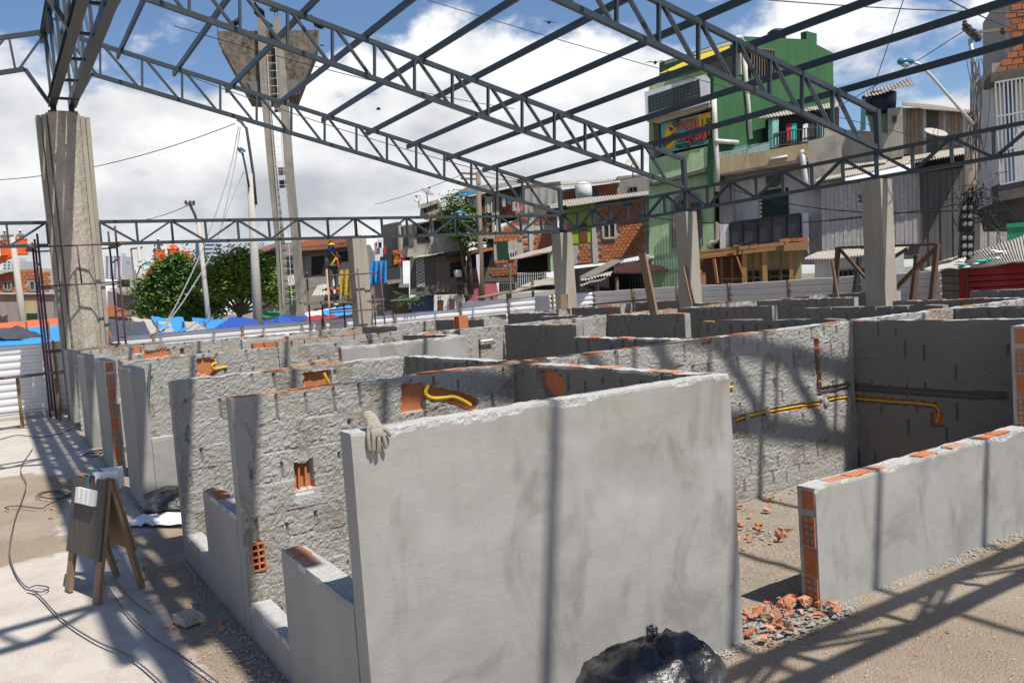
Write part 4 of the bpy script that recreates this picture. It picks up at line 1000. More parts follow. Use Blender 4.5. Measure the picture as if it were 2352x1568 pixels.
# lower light-green front: ledge, arched barred door, corner drain
solid(r3, [(135, 110), (868, -60), (868, 190), (135, 380)], 'green_light', 'upper_band', g, .0, .35)
solid(r3, [(135, 380), (830, 190), (830, 240), (140, 410)], 'grimy', 'ledge', g, .06, .3)
arch = [(395, 1110), (390, 600), (420, 540), (500, 490), (600, 470), (690, 490), (725, 560), (745, 1080)]
dr = solid(r3, arch, 'grey_house', 'arched_door', g, -.28, .1)
solid(r3, [(430, 620), (540, 560), (545, 820), (435, 830)], 'glass', 'pane', dr, -.26, .05); solid(r3, [(610, 600), (715, 600), (720, 800), (615, 830)], 'glass', 'pane', dr, -.26, .05)
m = MB()
for k in range(11):
    t = k/10; x = 390+335*t; yt = 600-130*math.sin(math.pi*min(1, max(0, t)))
    m.bar(r3.p(x, yt, .05), r3.p(x+18, 1105-25*t, .05), .03, .03)
for y in (720, 910): m.bar(r3.p(390, y, .06), r3.p(735, y-60, .06), .04, .04)
m.build('door_grille', 'grille', g)
solid(r3, [(820, 40), (880, 20), (885, 340), (825, 350)], 'grimy', 'meter_niche', g, .05, .2)
MB().tube([r3.p(x, y, .1) for x, y in ((920, 830), (910, 850), (905, 1020), (895, 1045), (840, 1055), (822, 1080), (822, 1130))], .10, 8).build('drain_pipe', 'pipe_cream', g, smooth=True)
# rear balcony on the flank: awning, teal posts, rail
solid(FL, [(1550, 1060), (2300, 880), (2300, 1300), (1550, 1400)], 'dark_inside', 'balcony_shade', g, .6, .4)  # dark sheet; the shade under the balcony awning put into its colour
quad_roof(FL, [(1380, 1045), (2290, 870), (2300, 930), (1385, 1062)], (.3, 1.3), 26, 'roof_sheet', 'balcony_awning', g)
for x0, x1 in ((1540, 1610), (2090, 2115)): solid(FL, [(x0, 1070), (x1, 1065), (x1, 1390), (x0, 1400)], 'teal', 'balcony_post', g, 1.2, .2)
bars(FL, [(1560, 1240), (2100, 1150), (2100, 1310), (1560, 1380)], 16, g, 1.25, .018)
for k, (x, mt) in enumerate(((1700, 'cloth_red'), (1760, 'plast_green'), (1890, 'cloth_white'), (1960, 'cloth_dark'))):
    solid(FL, [(x, 1130), (x+55, 1120), (x+60, 1330), (x-5, 1340)], mt, 'hung_cloth', g, 1.0, .02)
# roof water tank
tk = FL.p(1590, 130, -2.5); MB().lathe(tk, [(.40, -.5), (.46, .1), (.48, .2), (.3, .32), (.05, .36)], 16).build('water_tank', 'tank_navy', smooth=True, label='dark blue water tank on the roof of the green house', cat='water tank')

# beige and white house with balcony
h2 = house(r3, 1400, 700, 'white house with a beige balcony and a green door')
solid(r3, [(930, 250), (2100, 40), (2110, 1300), (930, 1300)], 'whitewash', 'wall', h2, -1.1, 5)
solid(r3, [(890, 110), (1020, 85), (1940, -80), (1950, 90), (905, 280)], 'beige', 'balcony_parapet', h2, .1, .15)
solid(r3, [(905, 280), (1950, 90), (1948, 130), (905, 300)], 'cream_grey', 'balcony_slab', h2, .06, 1.3)
solid(r3, [(935, 290), (1100, 258), (1110, 830), (940, 850)], 'grey_house', 'side_wall', h2, -.45, .2)
solid(r3, [(935, 850), (1055, 838), (1062, 1300), (945, 1300)], 'whitewash', 'pilaster', h2, 0, .9); solid(r3, [(1858, 728), (1950, 712), (1958, 1200), (1870, 1000)], 'whitewash', 'pilaster', h2, 0, .9)
fd = solid(r3, [(1385, 480), (1720, 430), (1730, 1100), (1400, 1130)], 'sign_black', 'door_surround', h2, -1.02, .1)
solid(r3, [(1425, 470), (1705, 425), (1712, 1050), (1430, 1050)], 'door_green', 'door', h2, -.99, .06)
for k in range(6): solid(r3, rc(1390, 500+48*k, 1418, 530+48*k), 'tile_white', 'trim_tile', fd, -1.0, .03)
gp = [(1055, 840), (1200, 815), (1370, 795), (1530, 770), (1700, 750), (1858, 728)]
for k in range(5):
    (xa, ya), (xb, yb) = gp[k], gp[k+1]
    pn = window(r3, [(xa, ya), (xb, yb), (xb+8, 1010+20), (xa+8, 1100-12*k)], h2, -.02, 'sign_black', 'glass', .09, 0, 'glass_panel')
ac = solid(r3, [(1498, 290), (1620, 270), (1625, 385), (1502, 402)], 'white_plastic', 'air_conditioner', h2, -.7, .35)
MB().lathe(r3.p(1552, 338, -.68), [(.002, .02), (.30, .02), (.32, 0), (.3, -.05)], 18, ROW.n).build('fan_grille', 'grille', ac)
MB().tube([r3.p(1512, 108, .14), r3.p(1710, 72, .14)], .05, 6).build('tube_lamp', 'white_plastic', h2, smooth=True)
MB().tube([r3.p(x, y, .16) for x, y in ((1900, 20), (1875, 30), (1872, 50), (1890, 150), (1915, 340), (1925, 430))], .11, 8).build('drain_pipe', 'pipe_white', h2, smooth=True)
bars(r3, [(890, 40), (1200, -10), (1200, 70), (895, 110)], 18, h2, .02, .014, 'rail_white')
bars(r3, [(1200, -10), (1500, -60), (1500, 20), (1200, 70)], 18, h2, .02, .014, 'rail_white')
solid(r3, [(1070, -30), (1500, -90), (1500, 0), (1070, 60)], 'teal', 'upper_wall', h2, -1.0, .2)
# grey rendered upper house right of the balcony
h3 = house(r3, 2100, 100, 'bare grey rendered house between balcony and metal shed')
rr = ROW.view(ZR)
solid(r3, [(1945, -100), (2330, -190), (2330, 420), (1960, 440)], 'cream_grey', 'wall', h3, -.05, 4)
solid(rr, [(0, 330), (690, 380), (750, 400), (750, 100), (880, 85), (925, 80), (935, 660), (0, 860)], 'cream_grey', 'upper_wall', h3, -1.4, 4)
solid(rr, [(500, 120), (750, 90), (752, 390), (560, 370)], 'green_light', 'green_wall', h3, -2.2, .5)
solid(rr, [(440, 0), (490, -20), (490, 340), (430, 350)], 'teal', 'post', h3, -1.2, .3)
window(rr, rc(812, 195, 848, 262), h3, -1.38, 'grimy', 'dark_inside', .05, 1)
quad_roof(rr, [(470, -90), (1000, -250), (1060, -190), (480, -30)], (-3.2, -.6), 14, 'roof_sheet', 'roof', h3)
MB().lathe(rr.p(650, 10, -2.0), [(.6, -.5), (.65, .0), (.66, .25), (.4, .35), (.1, .4)], 18).build('water_tank', 'tank_navy', smooth=True, label='navy water tank under the small roof by the satellite dish', cat='water tank')
# white metal plank shed
h4 = house(r4, 300, 400, 'long shed of upright white metal planks', 'shed')
solid(r4, [(0, 215), (630, 150), (645, 700), (0, 720)], 'shed_dark', 'core', h4, -.08, 5)
for k in range(23):
    x = -18+k*28.3; w_ = 26.6; yt = 215-.103*x; yb = 672-.095*x
    if k in (9,): yb -= 20
    solid(r4, [(x, yt), (x+w_, yt-2.7), (x+w_+6, yb-2.5), (x+6, yb)], 'shed_metal', 'plank', h4, .0+.012*(k % 2), .05)
solid(r4, [(622, 150), (634, 149), (648, 620), (636, 622)], 'rust_steel', 'corner_strip', h4, .05, .06)
sd = solid(r4, [(212, 300), (290, 290), (290, 350), (214, 360)], 'sign_white', 'sale_sign', h4, .06, .02)
text('VENDE-SE', r4, 217, 318, .21, 'sign_black', sd, .075, 0, .8); text('ESTA', r4, 233, 334, .19, 'sign_black', sd, .075, 0, .8); text('TRATAR', r4, 217, 346, .13, 'sign_black', sd, .075, 0, .9)
quad_roof(r4, [(180, 60), (1010, -40), (950, 15), (-60, 208)], (-3.2, .5), 60, 'roof_sheet', 'roof', h4, amp=.035)
quad_roof(r4, [(60, 110), (420, 62), (400, 80), (40, 130)], (-1.2, -.6), 24, 'roof_sheet', 'roof_patch', h4, amp=.03)
solid(r4, [(30, 455), (275, 428), (275, 436), (30, 462)], 'rust_steel', 'batten', h4, .04, .03)
# upper corrugated walls behind the roof
h5 = house(rr, 1150, 400, 'rusty upper storey clad in upright sheets behind the shed roof', 'shed')
solid(rr, [(925, 100), (1330, 110), (2150, 200), (2150, 640), (935, 640)], 'shed_dark', 'core', h5, -2.3, 3)
for k in range(26):
    x0 = 925+47*k; yt = 95+(x0-925)*.085 if x0 > 1150 else 90; 
    if 1205 < x0 < 1320: continue
    solid(rr, [(x0, yt), (x0+44, yt+4), (x0+46, 640), (x0+2, 640)], 'rust_sheet' if (k*7) % 5 else 'shed_metal', 'sheet', h5, -2.15+.04*(k % 2), .06)
quad_roof(rr, [(920, 20), (2160, 165), (2160, 190), (920, 70)], (-4.5, -1.7), 60, 'roof_sheet', 'roof', h5, amp=.03)
# dark shed with meters, its shade put into the sheet colour
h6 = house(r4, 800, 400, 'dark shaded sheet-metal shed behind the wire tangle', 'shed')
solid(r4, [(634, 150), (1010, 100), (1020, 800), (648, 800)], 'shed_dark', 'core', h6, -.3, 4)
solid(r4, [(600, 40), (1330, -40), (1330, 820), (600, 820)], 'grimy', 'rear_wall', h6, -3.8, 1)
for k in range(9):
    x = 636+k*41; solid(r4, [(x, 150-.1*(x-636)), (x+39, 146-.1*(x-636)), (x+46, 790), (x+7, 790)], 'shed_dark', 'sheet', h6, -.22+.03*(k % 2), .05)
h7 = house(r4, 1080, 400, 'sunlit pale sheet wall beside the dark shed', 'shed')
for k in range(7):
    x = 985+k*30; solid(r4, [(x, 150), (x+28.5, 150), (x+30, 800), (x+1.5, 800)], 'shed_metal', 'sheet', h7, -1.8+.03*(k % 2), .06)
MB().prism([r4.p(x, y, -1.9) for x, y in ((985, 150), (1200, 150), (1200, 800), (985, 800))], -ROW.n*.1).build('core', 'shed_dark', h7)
# building at the right edge: brick attic over a barred balcony
E0 = Plane(at_depth(2320, 400, 25.5), RD, ID)
h8 = house(E0, 2340, 400, 'house at the right edge with brick attic and white barred balcony')
solid(E0, [(2310, -30), (2420, -30), (2420, 150), (2278, 172), (2278, 146), (2310, 142)], 'house_mortar', 'attic_wall', h8, -.1, 4)
brickwork(E0, [(2310, -30), (2400, -30), (2400, 150), (2279, 172), (2279, 147), (2310, 142)], h8, (), -.06, .2, .3, indiv=140)
solid(E0, [(2276, 172), (2420, 146), (2420, 470), (2300, 470), (2276, 196)], 'whitewash', 'wall', h8, -.9, 4)
solid(E0, [(2276, 168), (2420, 142), (2420, 160), (2276, 190)], 'grimy', 'upper_slab', h8, .1, 1.2)
solid(E0, [(2290, 424), (2420, 400), (2420, 440), (2296, 462)], 'grimy', 'balcony_slab', h8, .1, 1.2)
bars(E0, [(2286, 190), (2400, 170), (2405, 402), (2298, 424)], 12, h8, .12, .02, 'rail_white', 'balcony_bars', 4)
solid(E0, [(2310, 196), (2330, 194), (2332, 420), (2314, 420)], 'cloth_blue', 'door', h8, -.85, .1)
solid(E0, [(2296, 462), (2420, 440), (2420, 520), (2310, 520)], 'grimy', 'lower_wall', h8, -.6, 4)
for k in range(10): solid(E0, [(2314+k*8, 518), (2320.5+k*8, 517), (2320.5+k*8, 600), (2314+k*8, 600)], 'green_bright', 'green_slat', h8, .2, .05)
solid(E0, [(2312, 514), (2400, 506), (2400, 516), (2312, 524)], 'green_bright', 'green_rail', h8, .24, .08)

# timber building site in front of the houses
WD = Plane(ROW.p(1780, 560)+ROW.n*3.2, RD, Z3)
wk = thing('timber_formwork', WD.p(1150, 1500), 'raw orange timber formwork canopy on posts', 'formwork')
for pts, nm_ in (([(630, 1185), (705, 1172), (1090, 1125), (1090, 1170), (640, 1240)], 'edge_board'), ([(710, 1150), (1620, 1050), (1690, 1040), (1690, 1085), (710, 1185)], 'edge_board'), ([(1620, 1020), (1715, 1005), (1720, 1150), (1670, 1152), (1665, 1040), (1620, 1046)], 'end_board'),
                 ([(680, 1200), (1670, 1090), (1672, 1130), (690, 1245)], 'beam'), ([(1715, 1060), (1950, 1040), (1950, 1135), (1715, 1150)], 'side_board'), ([(1095, 1080), (1130, 1078), (1130, 1200), (1095, 1200)], 'stud'), ([(1055, 1105), (1160, 1098), (1160, 1140), (1055, 1150)], 'cleat')):
    solid(WD, pts, 'wood_new', nm_, wk, .05 if nm_ == 'beam' else .25, .2 if nm_ != 'edge_board' else .1)
solid(WD, [(700, 1155), (1690, 1045), (1950, 1040), (1950, 1060), (1690, 1070), (700, 1180)], 'door_brown', 'deck', wk, .0, 3)
for x0, x1, y0 in ((720, 775, 1400), (1190, 1240, 1180), (1420, 1475, 1160), (1728, 1770, 1140), (945, 970, 1230), (1065, 1085, 1230), (1305, 1322, 1170), (1385, 1405, 1170), (1620, 1645, 1160)):
    solid(WD, [(x0, y0), (x1, y0), (x1+8, 1600), (x0+8, 1600)], 'wood_new' if x1-x0 > 30 else 'wood_x', 'post', wk, .1 if x1-x0 > 30 else -.6, .16)
for a_, b_ in (((645, 1262), (735, 1410)), ((1135, 1215), (1215, 1450)), ((870, 1240), (912, 1520))):
    MB().bar(WD.p(*a_, .2), WD.p(*b_, .2), .12, .05).build('brace', 'wood_new', wk)
for y, x0, x1 in ((1470, 940, 1190), (1440, 1505, 1730), (1455, 1270, 1420)): MB().bar(WD.p(x0, y, -.55), WD.p(x1, y-6, -.55), .05, .06).build('rail', 'wood_x', wk)
h9 = house(WD, 1300, 1400, 'shaded brown and yellow shop front under the timber canopy', 'shop')
solid(WD, [(640, 1200), (1190, 1180), (1190, 1700), (640, 1700)], 'door_brown', 'wall', h9, -2.2, .4); solid(WD, [(1190, 1180), (1870, 1140), (1870, 1700), (1190, 1700)], 'beige', 'wall', h9, -2.2, .4)
bars(WD, [(1270, 1385), (1730, 1370), (1730, 1600), (1270, 1600)], 18, h9, -2.1, .02)
for k, (x0, x1) in enumerate(((1260, 1320), (1340, 1420), (1520, 1600), (1650, 1730))): solid(WD, rc(x0, 1380, x1, 1600), 'dark_inside', 'opening', h9, -2.15, .06)
for k in range(5): solid(WD, rc(1700+k*62, 1008-3*k, 1755+k*62, 1046-3*k), 'brick_house', 'brick', wk, .1, .2) if k < 4 else None
# white hut with sheet roof, between canopy and red hut
WH = Plane(at_depth(1950, 600, 25.5), RD, Z4)
h10 = house(WH, 200, 740, 'small white hut with a corrugated eave behind the rusty frame', 'hut')
solid(WH, [(-60, 712), (520, 668), (522, 980), (-60, 980)], 'whitewash', 'wall', h10, 0, 3)
window(WH, [(90, 788), (290, 772), (292, 812), (92, 824)], h10, 0, 'grimy', 'dark_inside', .06, 5)
quad_roof(WH, [(-40, 662), (560, 632), (450, 676), (-130, 714)], (-2.6, .5), 30, 'roof_sheet', 'roof', h10, amp=.03)
# red plank hut with littered sheet roof
RH = Plane(at_depth(2250, 640, 19.5), Vector((-.16, .985, 0)), ZF)
h11 = house(RH, 1800, 700, 'red plank hut with a pale corrugated roof at the right', 'hut')
for k, (ya, yb) in enumerate(((330, 482), (490, 598), (606, 708), (716, 860), (868, 1000))):
    solid(RH, [(1290, ya+18), (2500, ya-45 if k else 230), (2500, yb-58), (1290, yb)], 'red_plank', 'plank', h11, .02+.008*(k % 2), .05)
solid(RH, [(1135, 330), (1250, 330), (1250, 1000), (1135, 1000)], 'red_plank', 'plank', h11, .03, .05); solid(RH, [(1250, 340), (1290, 340), (1290, 1000), (1250, 1000)], 'door_brown', 'post', h11, .05, .1)
solid(RH, [(1135, 340), (2500, 230), (2500, 1000), (1135, 1000)], 'red_plank', 'core', h11, -.05, 2.2)
LS = Plane(RH.p(1135, 700), Vector((.3, -.95, 0)), ZF)
for k, (ya, yb) in enumerate(((360, 490), (496, 625), (632, 770), (776, 1000))): solid(RH, [(715, ya+8), (1130, ya), (1130, yb-4), (715, yb)], 'board_grey', 'grey_board', h11, -.02+.01*(k % 2), .06)
solid(RH, [(715, 360), (1135, 350), (1135, 1000), (715, 1000)], 'board_grey', 'core', h11, -.1, 1.5)
ra_ = [(1340, 0), (2600, -420), (2600, 180), (1300, 340)]
quad_roof(RH, [(700, 270), (2700, -400), (2700, 180), (1150, 345)], (-3.2, .35), 34, 'roof_sheet', 'roof', h11, amp=.016)
quad_roof(RH, [(640, 285), (1340, 0), (1150, 340), (460, 385)], (-3.0, .3), 16, 'roof_sheet', 'roof_sheet', h11, amp=.016)
rnd = random.Random(4)
def crumple(c, r, seed, flat=.35, n=3):
    bm = bmesh.new(); bmesh.ops.create_icosphere(bm, subdivisions=n, radius=1)
    V = []
    for v in bm.verts:
        p = v.co; k = 1+.55*mnoise.noise(p*1.7+Vector((seed, 0, 0)))+.35*abs(mnoise.noise(p*4+Vector((0, seed, 0))))
        V.append((c[0]+p.x*r*k, c[1]+p.y*r*k, c[2]+p.z*r*k*flat))
    F = [tuple(v.index for v in f.verts) for f in bm.faces]; bm.free(); m = MB(); m.add(V, F); return m
for k, (x, y, mt, s_) in enumerate(((1130, 240, 'paper', .15), (1205, 305, 'plast_green', .15), (1560, 230, 'plast_green', .20), (1700, 200, 'plast_green', .13), (2060, 135, 'plast_green', .15), (1900, 60, 'paper', .2), (1760, 40, 'paper', .14), (1860, 180, 'paper', .14), (2010, 90, 'paper', .12), (2120, 260, 'paper', .16), (2230, 60, 'paper', .18), (1440, 280, 'paper', .1), (1270, 345, 'paper', .12))):
    t = min(1, max(0, (345-y)/345)); p = RH.p(x, y, .35-3.0*t*.75); crumple((p.x, p.y, p.z+.03), s_*.6, k, .3, 2).build('plastic_bag', mt, label=['pale plastic scrap at the top of the hut roof slope', 'green plastic scrap at the eave corner of the hut roof', 'largest green plastic scrap mid slope on the hut roof', 'green plastic scrap right of the largest one', 'green plastic scrap near the right edge of the roof', 'pale plastic scrap high on the right of the hut roof', 'pale plastic scrap high up left of the others', 'pale plastic scrap below the topmost scraps', 'pale plastic scrap touching the rightmost green one', 'pale plastic scrap by the eave on the right', 'pale plastic scrap at the right edge of the picture', 'small pale plastic scrap left of the largest green one', 'pale plastic scrap hanging at the eave corner'][k], cat='plastic bag', group=['pale plastic scraps on the hut roof', 'green plastic scraps on the hut roof'][mt != 'paper'])
# ---------------------------------------------------------------- end of the street: brick and lime houses
BX = Vector((.83, -.56, 0))
B6 = Plane(at_depth(1400, 540, 50), BX, ZA)
h = house(B6, 900, 600, 'orange brick house with a lime green corner and a small window')
win = [(768, 412), (912, 408), (916, 590), (776, 598)]
solid(B6, [(270, 250), (1400, 110), (1445, 760), (1290, 775), (900, 860), (480, 900), (270, 900)], 'house_mortar', 'wall', h, -.1, 3)
solid(B6, [(270, 240), (610, 180), (640, 640), (270, 660)], 'lime', 'lime_wall', h, -1.2, .3) if False else None
solid(B6, [(272, 235), (612, 178), (640, 645), (470, 655), (272, 660)], 'lime', 'lime_wall', h, -.05, .1)
ho = [[(610, 178), (680, 178), (720, 930), (640, 930)], [(760, 400), (925, 400), (930, 605), (765, 610)], [(1250, 150), (1320, 150), (1345, 760), (1275, 760)]]
brickwork(B6, [(640, 190), (1400, 120), (1440, 750), (1285, 770), (920, 855), (690, 900), (640, 640)], h, ho, -.05, .2, .27, indiv=300)
brickwork(B6, [(472, 660), (640, 645), (660, 880), (480, 890)], h, (), -.05, .2, .27, indiv=0)
solid(B6, [(625, 180), (665, 178), (715, 900), (655, 905)], 'concrete_pale', 'pillar', h, .04, .2)
window(B6, win, h, -.02, 'concrete_pale', 'glass', .12, 1)
solid(B6, [(480, 430), (578, 415), (592, 635), (498, 645)], 'door_brown', 'door', h, .0, .1)
for k in range(9): solid(B6, rc(1262+k*4, 170+k*66, 1318+k*4, 205+k*66), 'wood_old', 'ladder_board', h, .05+.02*(k % 2), .06)
quad_roof(B6, [(130, 170), (1395, 30), (1405, 62), (150, 250)], (-4, .6), 40, 'roof_sheet', 'roof', h, amp=.03)
solid(B6, [(610, 180), (1400, 80), (1400, 118), (620, 205)], 'grimy', 'roof_edge', h, -.02, .2)
solid(B6, [(305, 440), (345, 448), (345, 500), (308, 505)], 'cloth_red', 'red_cloth', h, .3, .05)
bars(B6, [(350, 440), (410, 430), (412, 500), (350, 508)], 7, h, .2, .02)
# second brick house behind with white tank
B7 = Plane(at_depth(1350, 450, 57), BX, ZA)
h = house(B7, 600, 60, 'upper brick house behind with a white water drum')
solid(B7, [(270, 30), (960, -60), (965, 180), (270, 300)], 'house_mortar', 'wall', h, -.1, 6)
brickwork(B7, [(275, 30), (955, -50), (960, 120), (275, 260)], h, [[(560, 30), (720, 20), (720, 140), (560, 140)]], -.05, .2, .3, indiv=160)
window(B7, [(568, 48), (705, 38), (708, 132), (570, 140)], h, 0, 'grimy', 'glass', .1, 1)
MB().lathe(B7.p(548, 140, .6), [(.55, 0), (.58, .5), (.58, .95), (.5, 1.05), (.1, 1.2)], 16).build('water_drum', 'white_plastic', h, smooth=True)
quad_roof(B7, [(120, -60), (970, -110), (975, -65), (130, 0)], (-3, .8), 30, 'roof_sheet', 'roof', h, amp=.03)
h = house(B7, 1100, 0, 'small grey house gable beside the green house')
solid(B7, [(940, -130), (1320, -170), (1320, 120), (960, 120)], 'grey_house', 'wall', h, -1, 5)
window(B7, [(1075, 0), (1170, -8), (1172, 60), (1078, 66)], h, -1, 'grimy', 'dark_inside', .08, 1)
# maroon and rusty awnings over dark shop fronts
AW = Plane(at_depth(1480, 620, 36), Vector((.90, .43, 0)), ZA)
h = house(AW, 1300, 1000, 'dark shop front under maroon corrugated awnings', 'shop')
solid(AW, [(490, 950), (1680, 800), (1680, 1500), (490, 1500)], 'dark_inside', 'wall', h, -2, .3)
quad_roof(AW, [(920, 890), (1650, 815), (1640, 850), (925, 915)], (-1.2, .1), 22, 'roof_maroon', 'awning', h, amp=.04)
quad_roof(AW, [(900, 915), (1640, 862), (1580, 972), (895, 1008)], (.1, .9), 24, 'roof_maroon', 'awning', h, amp=.045)
bars(AW, [(1085, 1010), (1680, 980), (1680, 1500), (1085, 1500)], 22, h, -1.8, .02)
solid(AW, [(1310, 815), (1650, 770), (1650, 790), (1320, 835)], 'galv', 'gutter', h, .3, .15)
h = house(AW, 700, 1050, 'lean-to of overlapping pale roofing sheets left of the maroon awnings', 'shed')
for k, (p_, mt) in enumerate((([(880, 850), (1020, 850), (640, 1050), (490, 1060)], 'roof_sheet'), ([(800, 990), (900, 965), (830, 1040), (500, 1130)], 'roof_sheet'), ([(700, 1010), (870, 985), (860, 1020), (500, 1090)], 'roof_sheet'), ([(640, 1080), (810, 1045), (800, 1062), (500, 1145)], 'rail_white'))):
    quad_roof(AW, p_, (-1.0+.1*k, 1.0+.1*k), 10, mt, 'roof_sheet', h, amp=.03, seed=k)
for x in (520, 700, 930): MB().bar(AW.p(x, 1050, .7), AW.p(x+15, 1500, .7), .1, .1).build('post', 'wood_old', h)
# ---------------------------------------------------------------- stacked houses left of the corner column
B8 = Plane(at_depth(1050, 600, 50), Vector((.90, -.43, 0)), Z1)
def hs(x, y, l, c='house'): return house(B8, x, y, l, c)
h = hs(1900, 700, 'two-storey orange brick house with a dark window behind the corner column')
solid(B8, [(1480, 560), (1850, 350), (2290, 330), (2290, 1000), (1780, 1000), (1500, 980)], 'house_mortar', 'wall', h, -.1, 5)
brickwork(B8, [(1480, 580), (1850, 380), (1850, 900), (1780, 990), (1510, 970)], h, [[(1545, 695), (1775, 665), (1780, 885), (1555, 890)]], -.05, .22, .3, indiv=130)
brickwork(B8, [(1850, 350), (2290, 335), (2290, 900), (1850, 900)], h, [[(1930, 340), (1990, 340), (1990, 820), (1935, 820)], [(1850, 480), (2290, 480), (2290, 540), (1850, 540)]], -.05, .22, .3, indiv=170)
solid(B8, [(1930, 345), (1985, 345), (1988, 830), (1938, 830)], 'concrete_pale', 'pillar', h, .03, .2); solid(B8, [(1750, 480), (2290, 478), (2290, 535), (1750, 540)], 'concrete_pale', 'ring_beam', h, .02, .2)
solid(B8, [(1535, 685), (1665, 672), (1670, 895), (1550, 900)], 'door_green', 'window', h, .0, .1); solid(B8, [(1668, 672), (1782, 655), (1785, 800), (1672, 830)], 'cream_grey', 'shutter', h, .0, .08)
window(B8, rc(1690, 812, 1750, 880), h, .02, 'rail_white', 'dark_inside', .06, 1)
h = hs(1700, 250, 'open upper storey hung with laundry and clear plastic sheeting')
solid(B8, [(1150, 120), (1880, -30), (2330, -80), (2330, 340), (1850, 350), (1160, 520)], 'grimy', 'rear_wall', h, -1.8, 3)
solid(B8, [(1200, 380), (1480, 350), (1490, 640), (1210, 600)], 'grimy', 'wall', h, -.3, 2)
brickwork(B8, [(1290, 380), (1450, 370), (1450, 540), (1290, 560)], h, (), -.25, .22, .3, indiv=40)
brickwork(B8, [(1560, 120), (1880, 80), (1880, 340), (1560, 340)], h, (), -1.75, .22, .3, indiv=40)
for x in (1130, 1465, 1520): solid(B8, [(x, 110), (x+38, 105), (x+42, 560), (x+4, 560)], 'concrete', 'pillar', h, .0, .3)
solid(B8, [(1180, 120), (1390, 82), (1390, 105), (1185, 145)], 'concrete_pale', 'beam', h, .1, .3); solid(B8, [(1160, 590), (1490, 560), (1490, 640), (1170, 640)], 'concrete', 'floor_slab', h, .1, 3)
quad_roof(B8, [(1000, 60), (1880, -120), (1890, -70), (1100, 120)], (-3, .6), 36, 'roof_sheet', 'roof', h, amp=.03)
solid(B8, [(1000, 100), (1370, 0), (1375, 40), (1120, 110), (1010, 118)], 'tarp_blue', 'blue_sheet', h, .62, .04)
solid(B8, [(960, 90), (1140, 0), (1420, -40), (1400, 20), (1100, 60), (970, 108)], 'grey_house', 'gable', h, -.5, .3)
for k, (x, y, w_, hh, mt) in enumerate(((1160, 140, 125, 110, 'cloth_white'), (1305, 160, 60, 90, 'cloth_dark'), (1310, 240, 75, 80, 'cloth_red'), (1380, 110, 90, 210, 'dish_pale'), (1590, 130, 45, 110, 'cloth_white'), (1655, 150, 50, 60, 'cloth_blue'), (1720, 180, 110, 115, 'dish_pale'), (1770, 165, 95, 60, 'cloth_red'), (1830, 190, 60, 100, 'cloth_pink'))):
    V = []; n = 6
    for i in range(n+1):
        for j in range(4): V.append(B8.p(x+w_*i/n, y+hh*j/3, .25+.06*math.sin(i*2.1+k)))
    MB().add(V, [(i*4+j, (i+1)*4+j, (i+1)*4+j+1, i*4+j+1) for i in range(n) for j in range(3)]).build('hanging_cloth', mt, h)
def curtain(P, x0, y0, x1, y1, y2, mt, root, off, n=22, nm='plastic_sheet', amp=.12, **kw):
    V = []
    for i in range(n+1):
        t = i/n
        for j in range(6):
            u = j/5; V.append(P.p(x0+(x1-x0)*t, y0+(y1-y0)*t+(y2-y0)*u*(1+.06*math.sin(i)), off+amp*math.sin(i*1.35+u)*(.4+u)))
    return MB().add(V, [(i*6+j, (i+1)*6+j, (i+1)*6+j+1, i*6+j+1) for i in range(n) for j in range(5)]).build(nm, mt, root, smooth=True, **kw)
curtain(B8, 1880, 20, 2330, -20, 240, 'clear_sheet', h, .3); curtain(B8, 1880, 190, 1990, 180, 320, 'clear_sheet', h, .35, 8)
# cream house with grey mould
h = hs(800, 650, 'mouldy cream house with dark window openings left of the tree')
solid(B8, [(290, 480), (690, 420), (730, 360), (1130, 330), (1130, 860), (610, 860), (440, 870), (290, 870)], 'cream_grey', 'wall', h, -.2, 5)
solid(B8, [(350, 480), (480, 470), (490, 720), (360, 740)], 'grimy', 'shade_wall', h, -.12, .1)  # dark panel; the shade on this part of the house put into its colour
for pts in ([(525, 470), (680, 435), (685, 685), (530, 690)], [(735, 425), (960, 420), (965, 585), (740, 590)], [(330, 490), (470, 480), (470, 580), (335, 585)]): solid(B8, pts, 'dark_inside', 'opening', h, -.16, .1)
solid(B8, [(570, 210), (780, 150), (800, 150), (800, 300), (600, 340), (565, 350)], 'concrete', 'roof_frame', h, -.3, .3); solid(B8, [(600, 262), (790, 195), (790, 262), (620, 318)], 'dark_inside', 'opening', h, -.27, .1)
solid(B8, [(560, 345), (940, 285), (1130, 270), (1130, 340), (690, 420), (560, 370)], 'concrete', 'roof_parapet', h, .0, .3)
MB().tube([B8.p(x, y, .15) for x, y in ((802, 155), (815, 180), (822, 315))], .11, 8).build('vent_pipe', 'pipe_white', h, smooth=True)
solid(B8, [(640, 345), (935, 305), (935, 318), (640, 360)], 'clay_tile', 'tile_edge', h, .05, .3); solid(B8, [(835, 280), (945, 285), (945, 305), (835, 308)], 'tarp_blue', 'blue_bundle', h, -.1, .3)
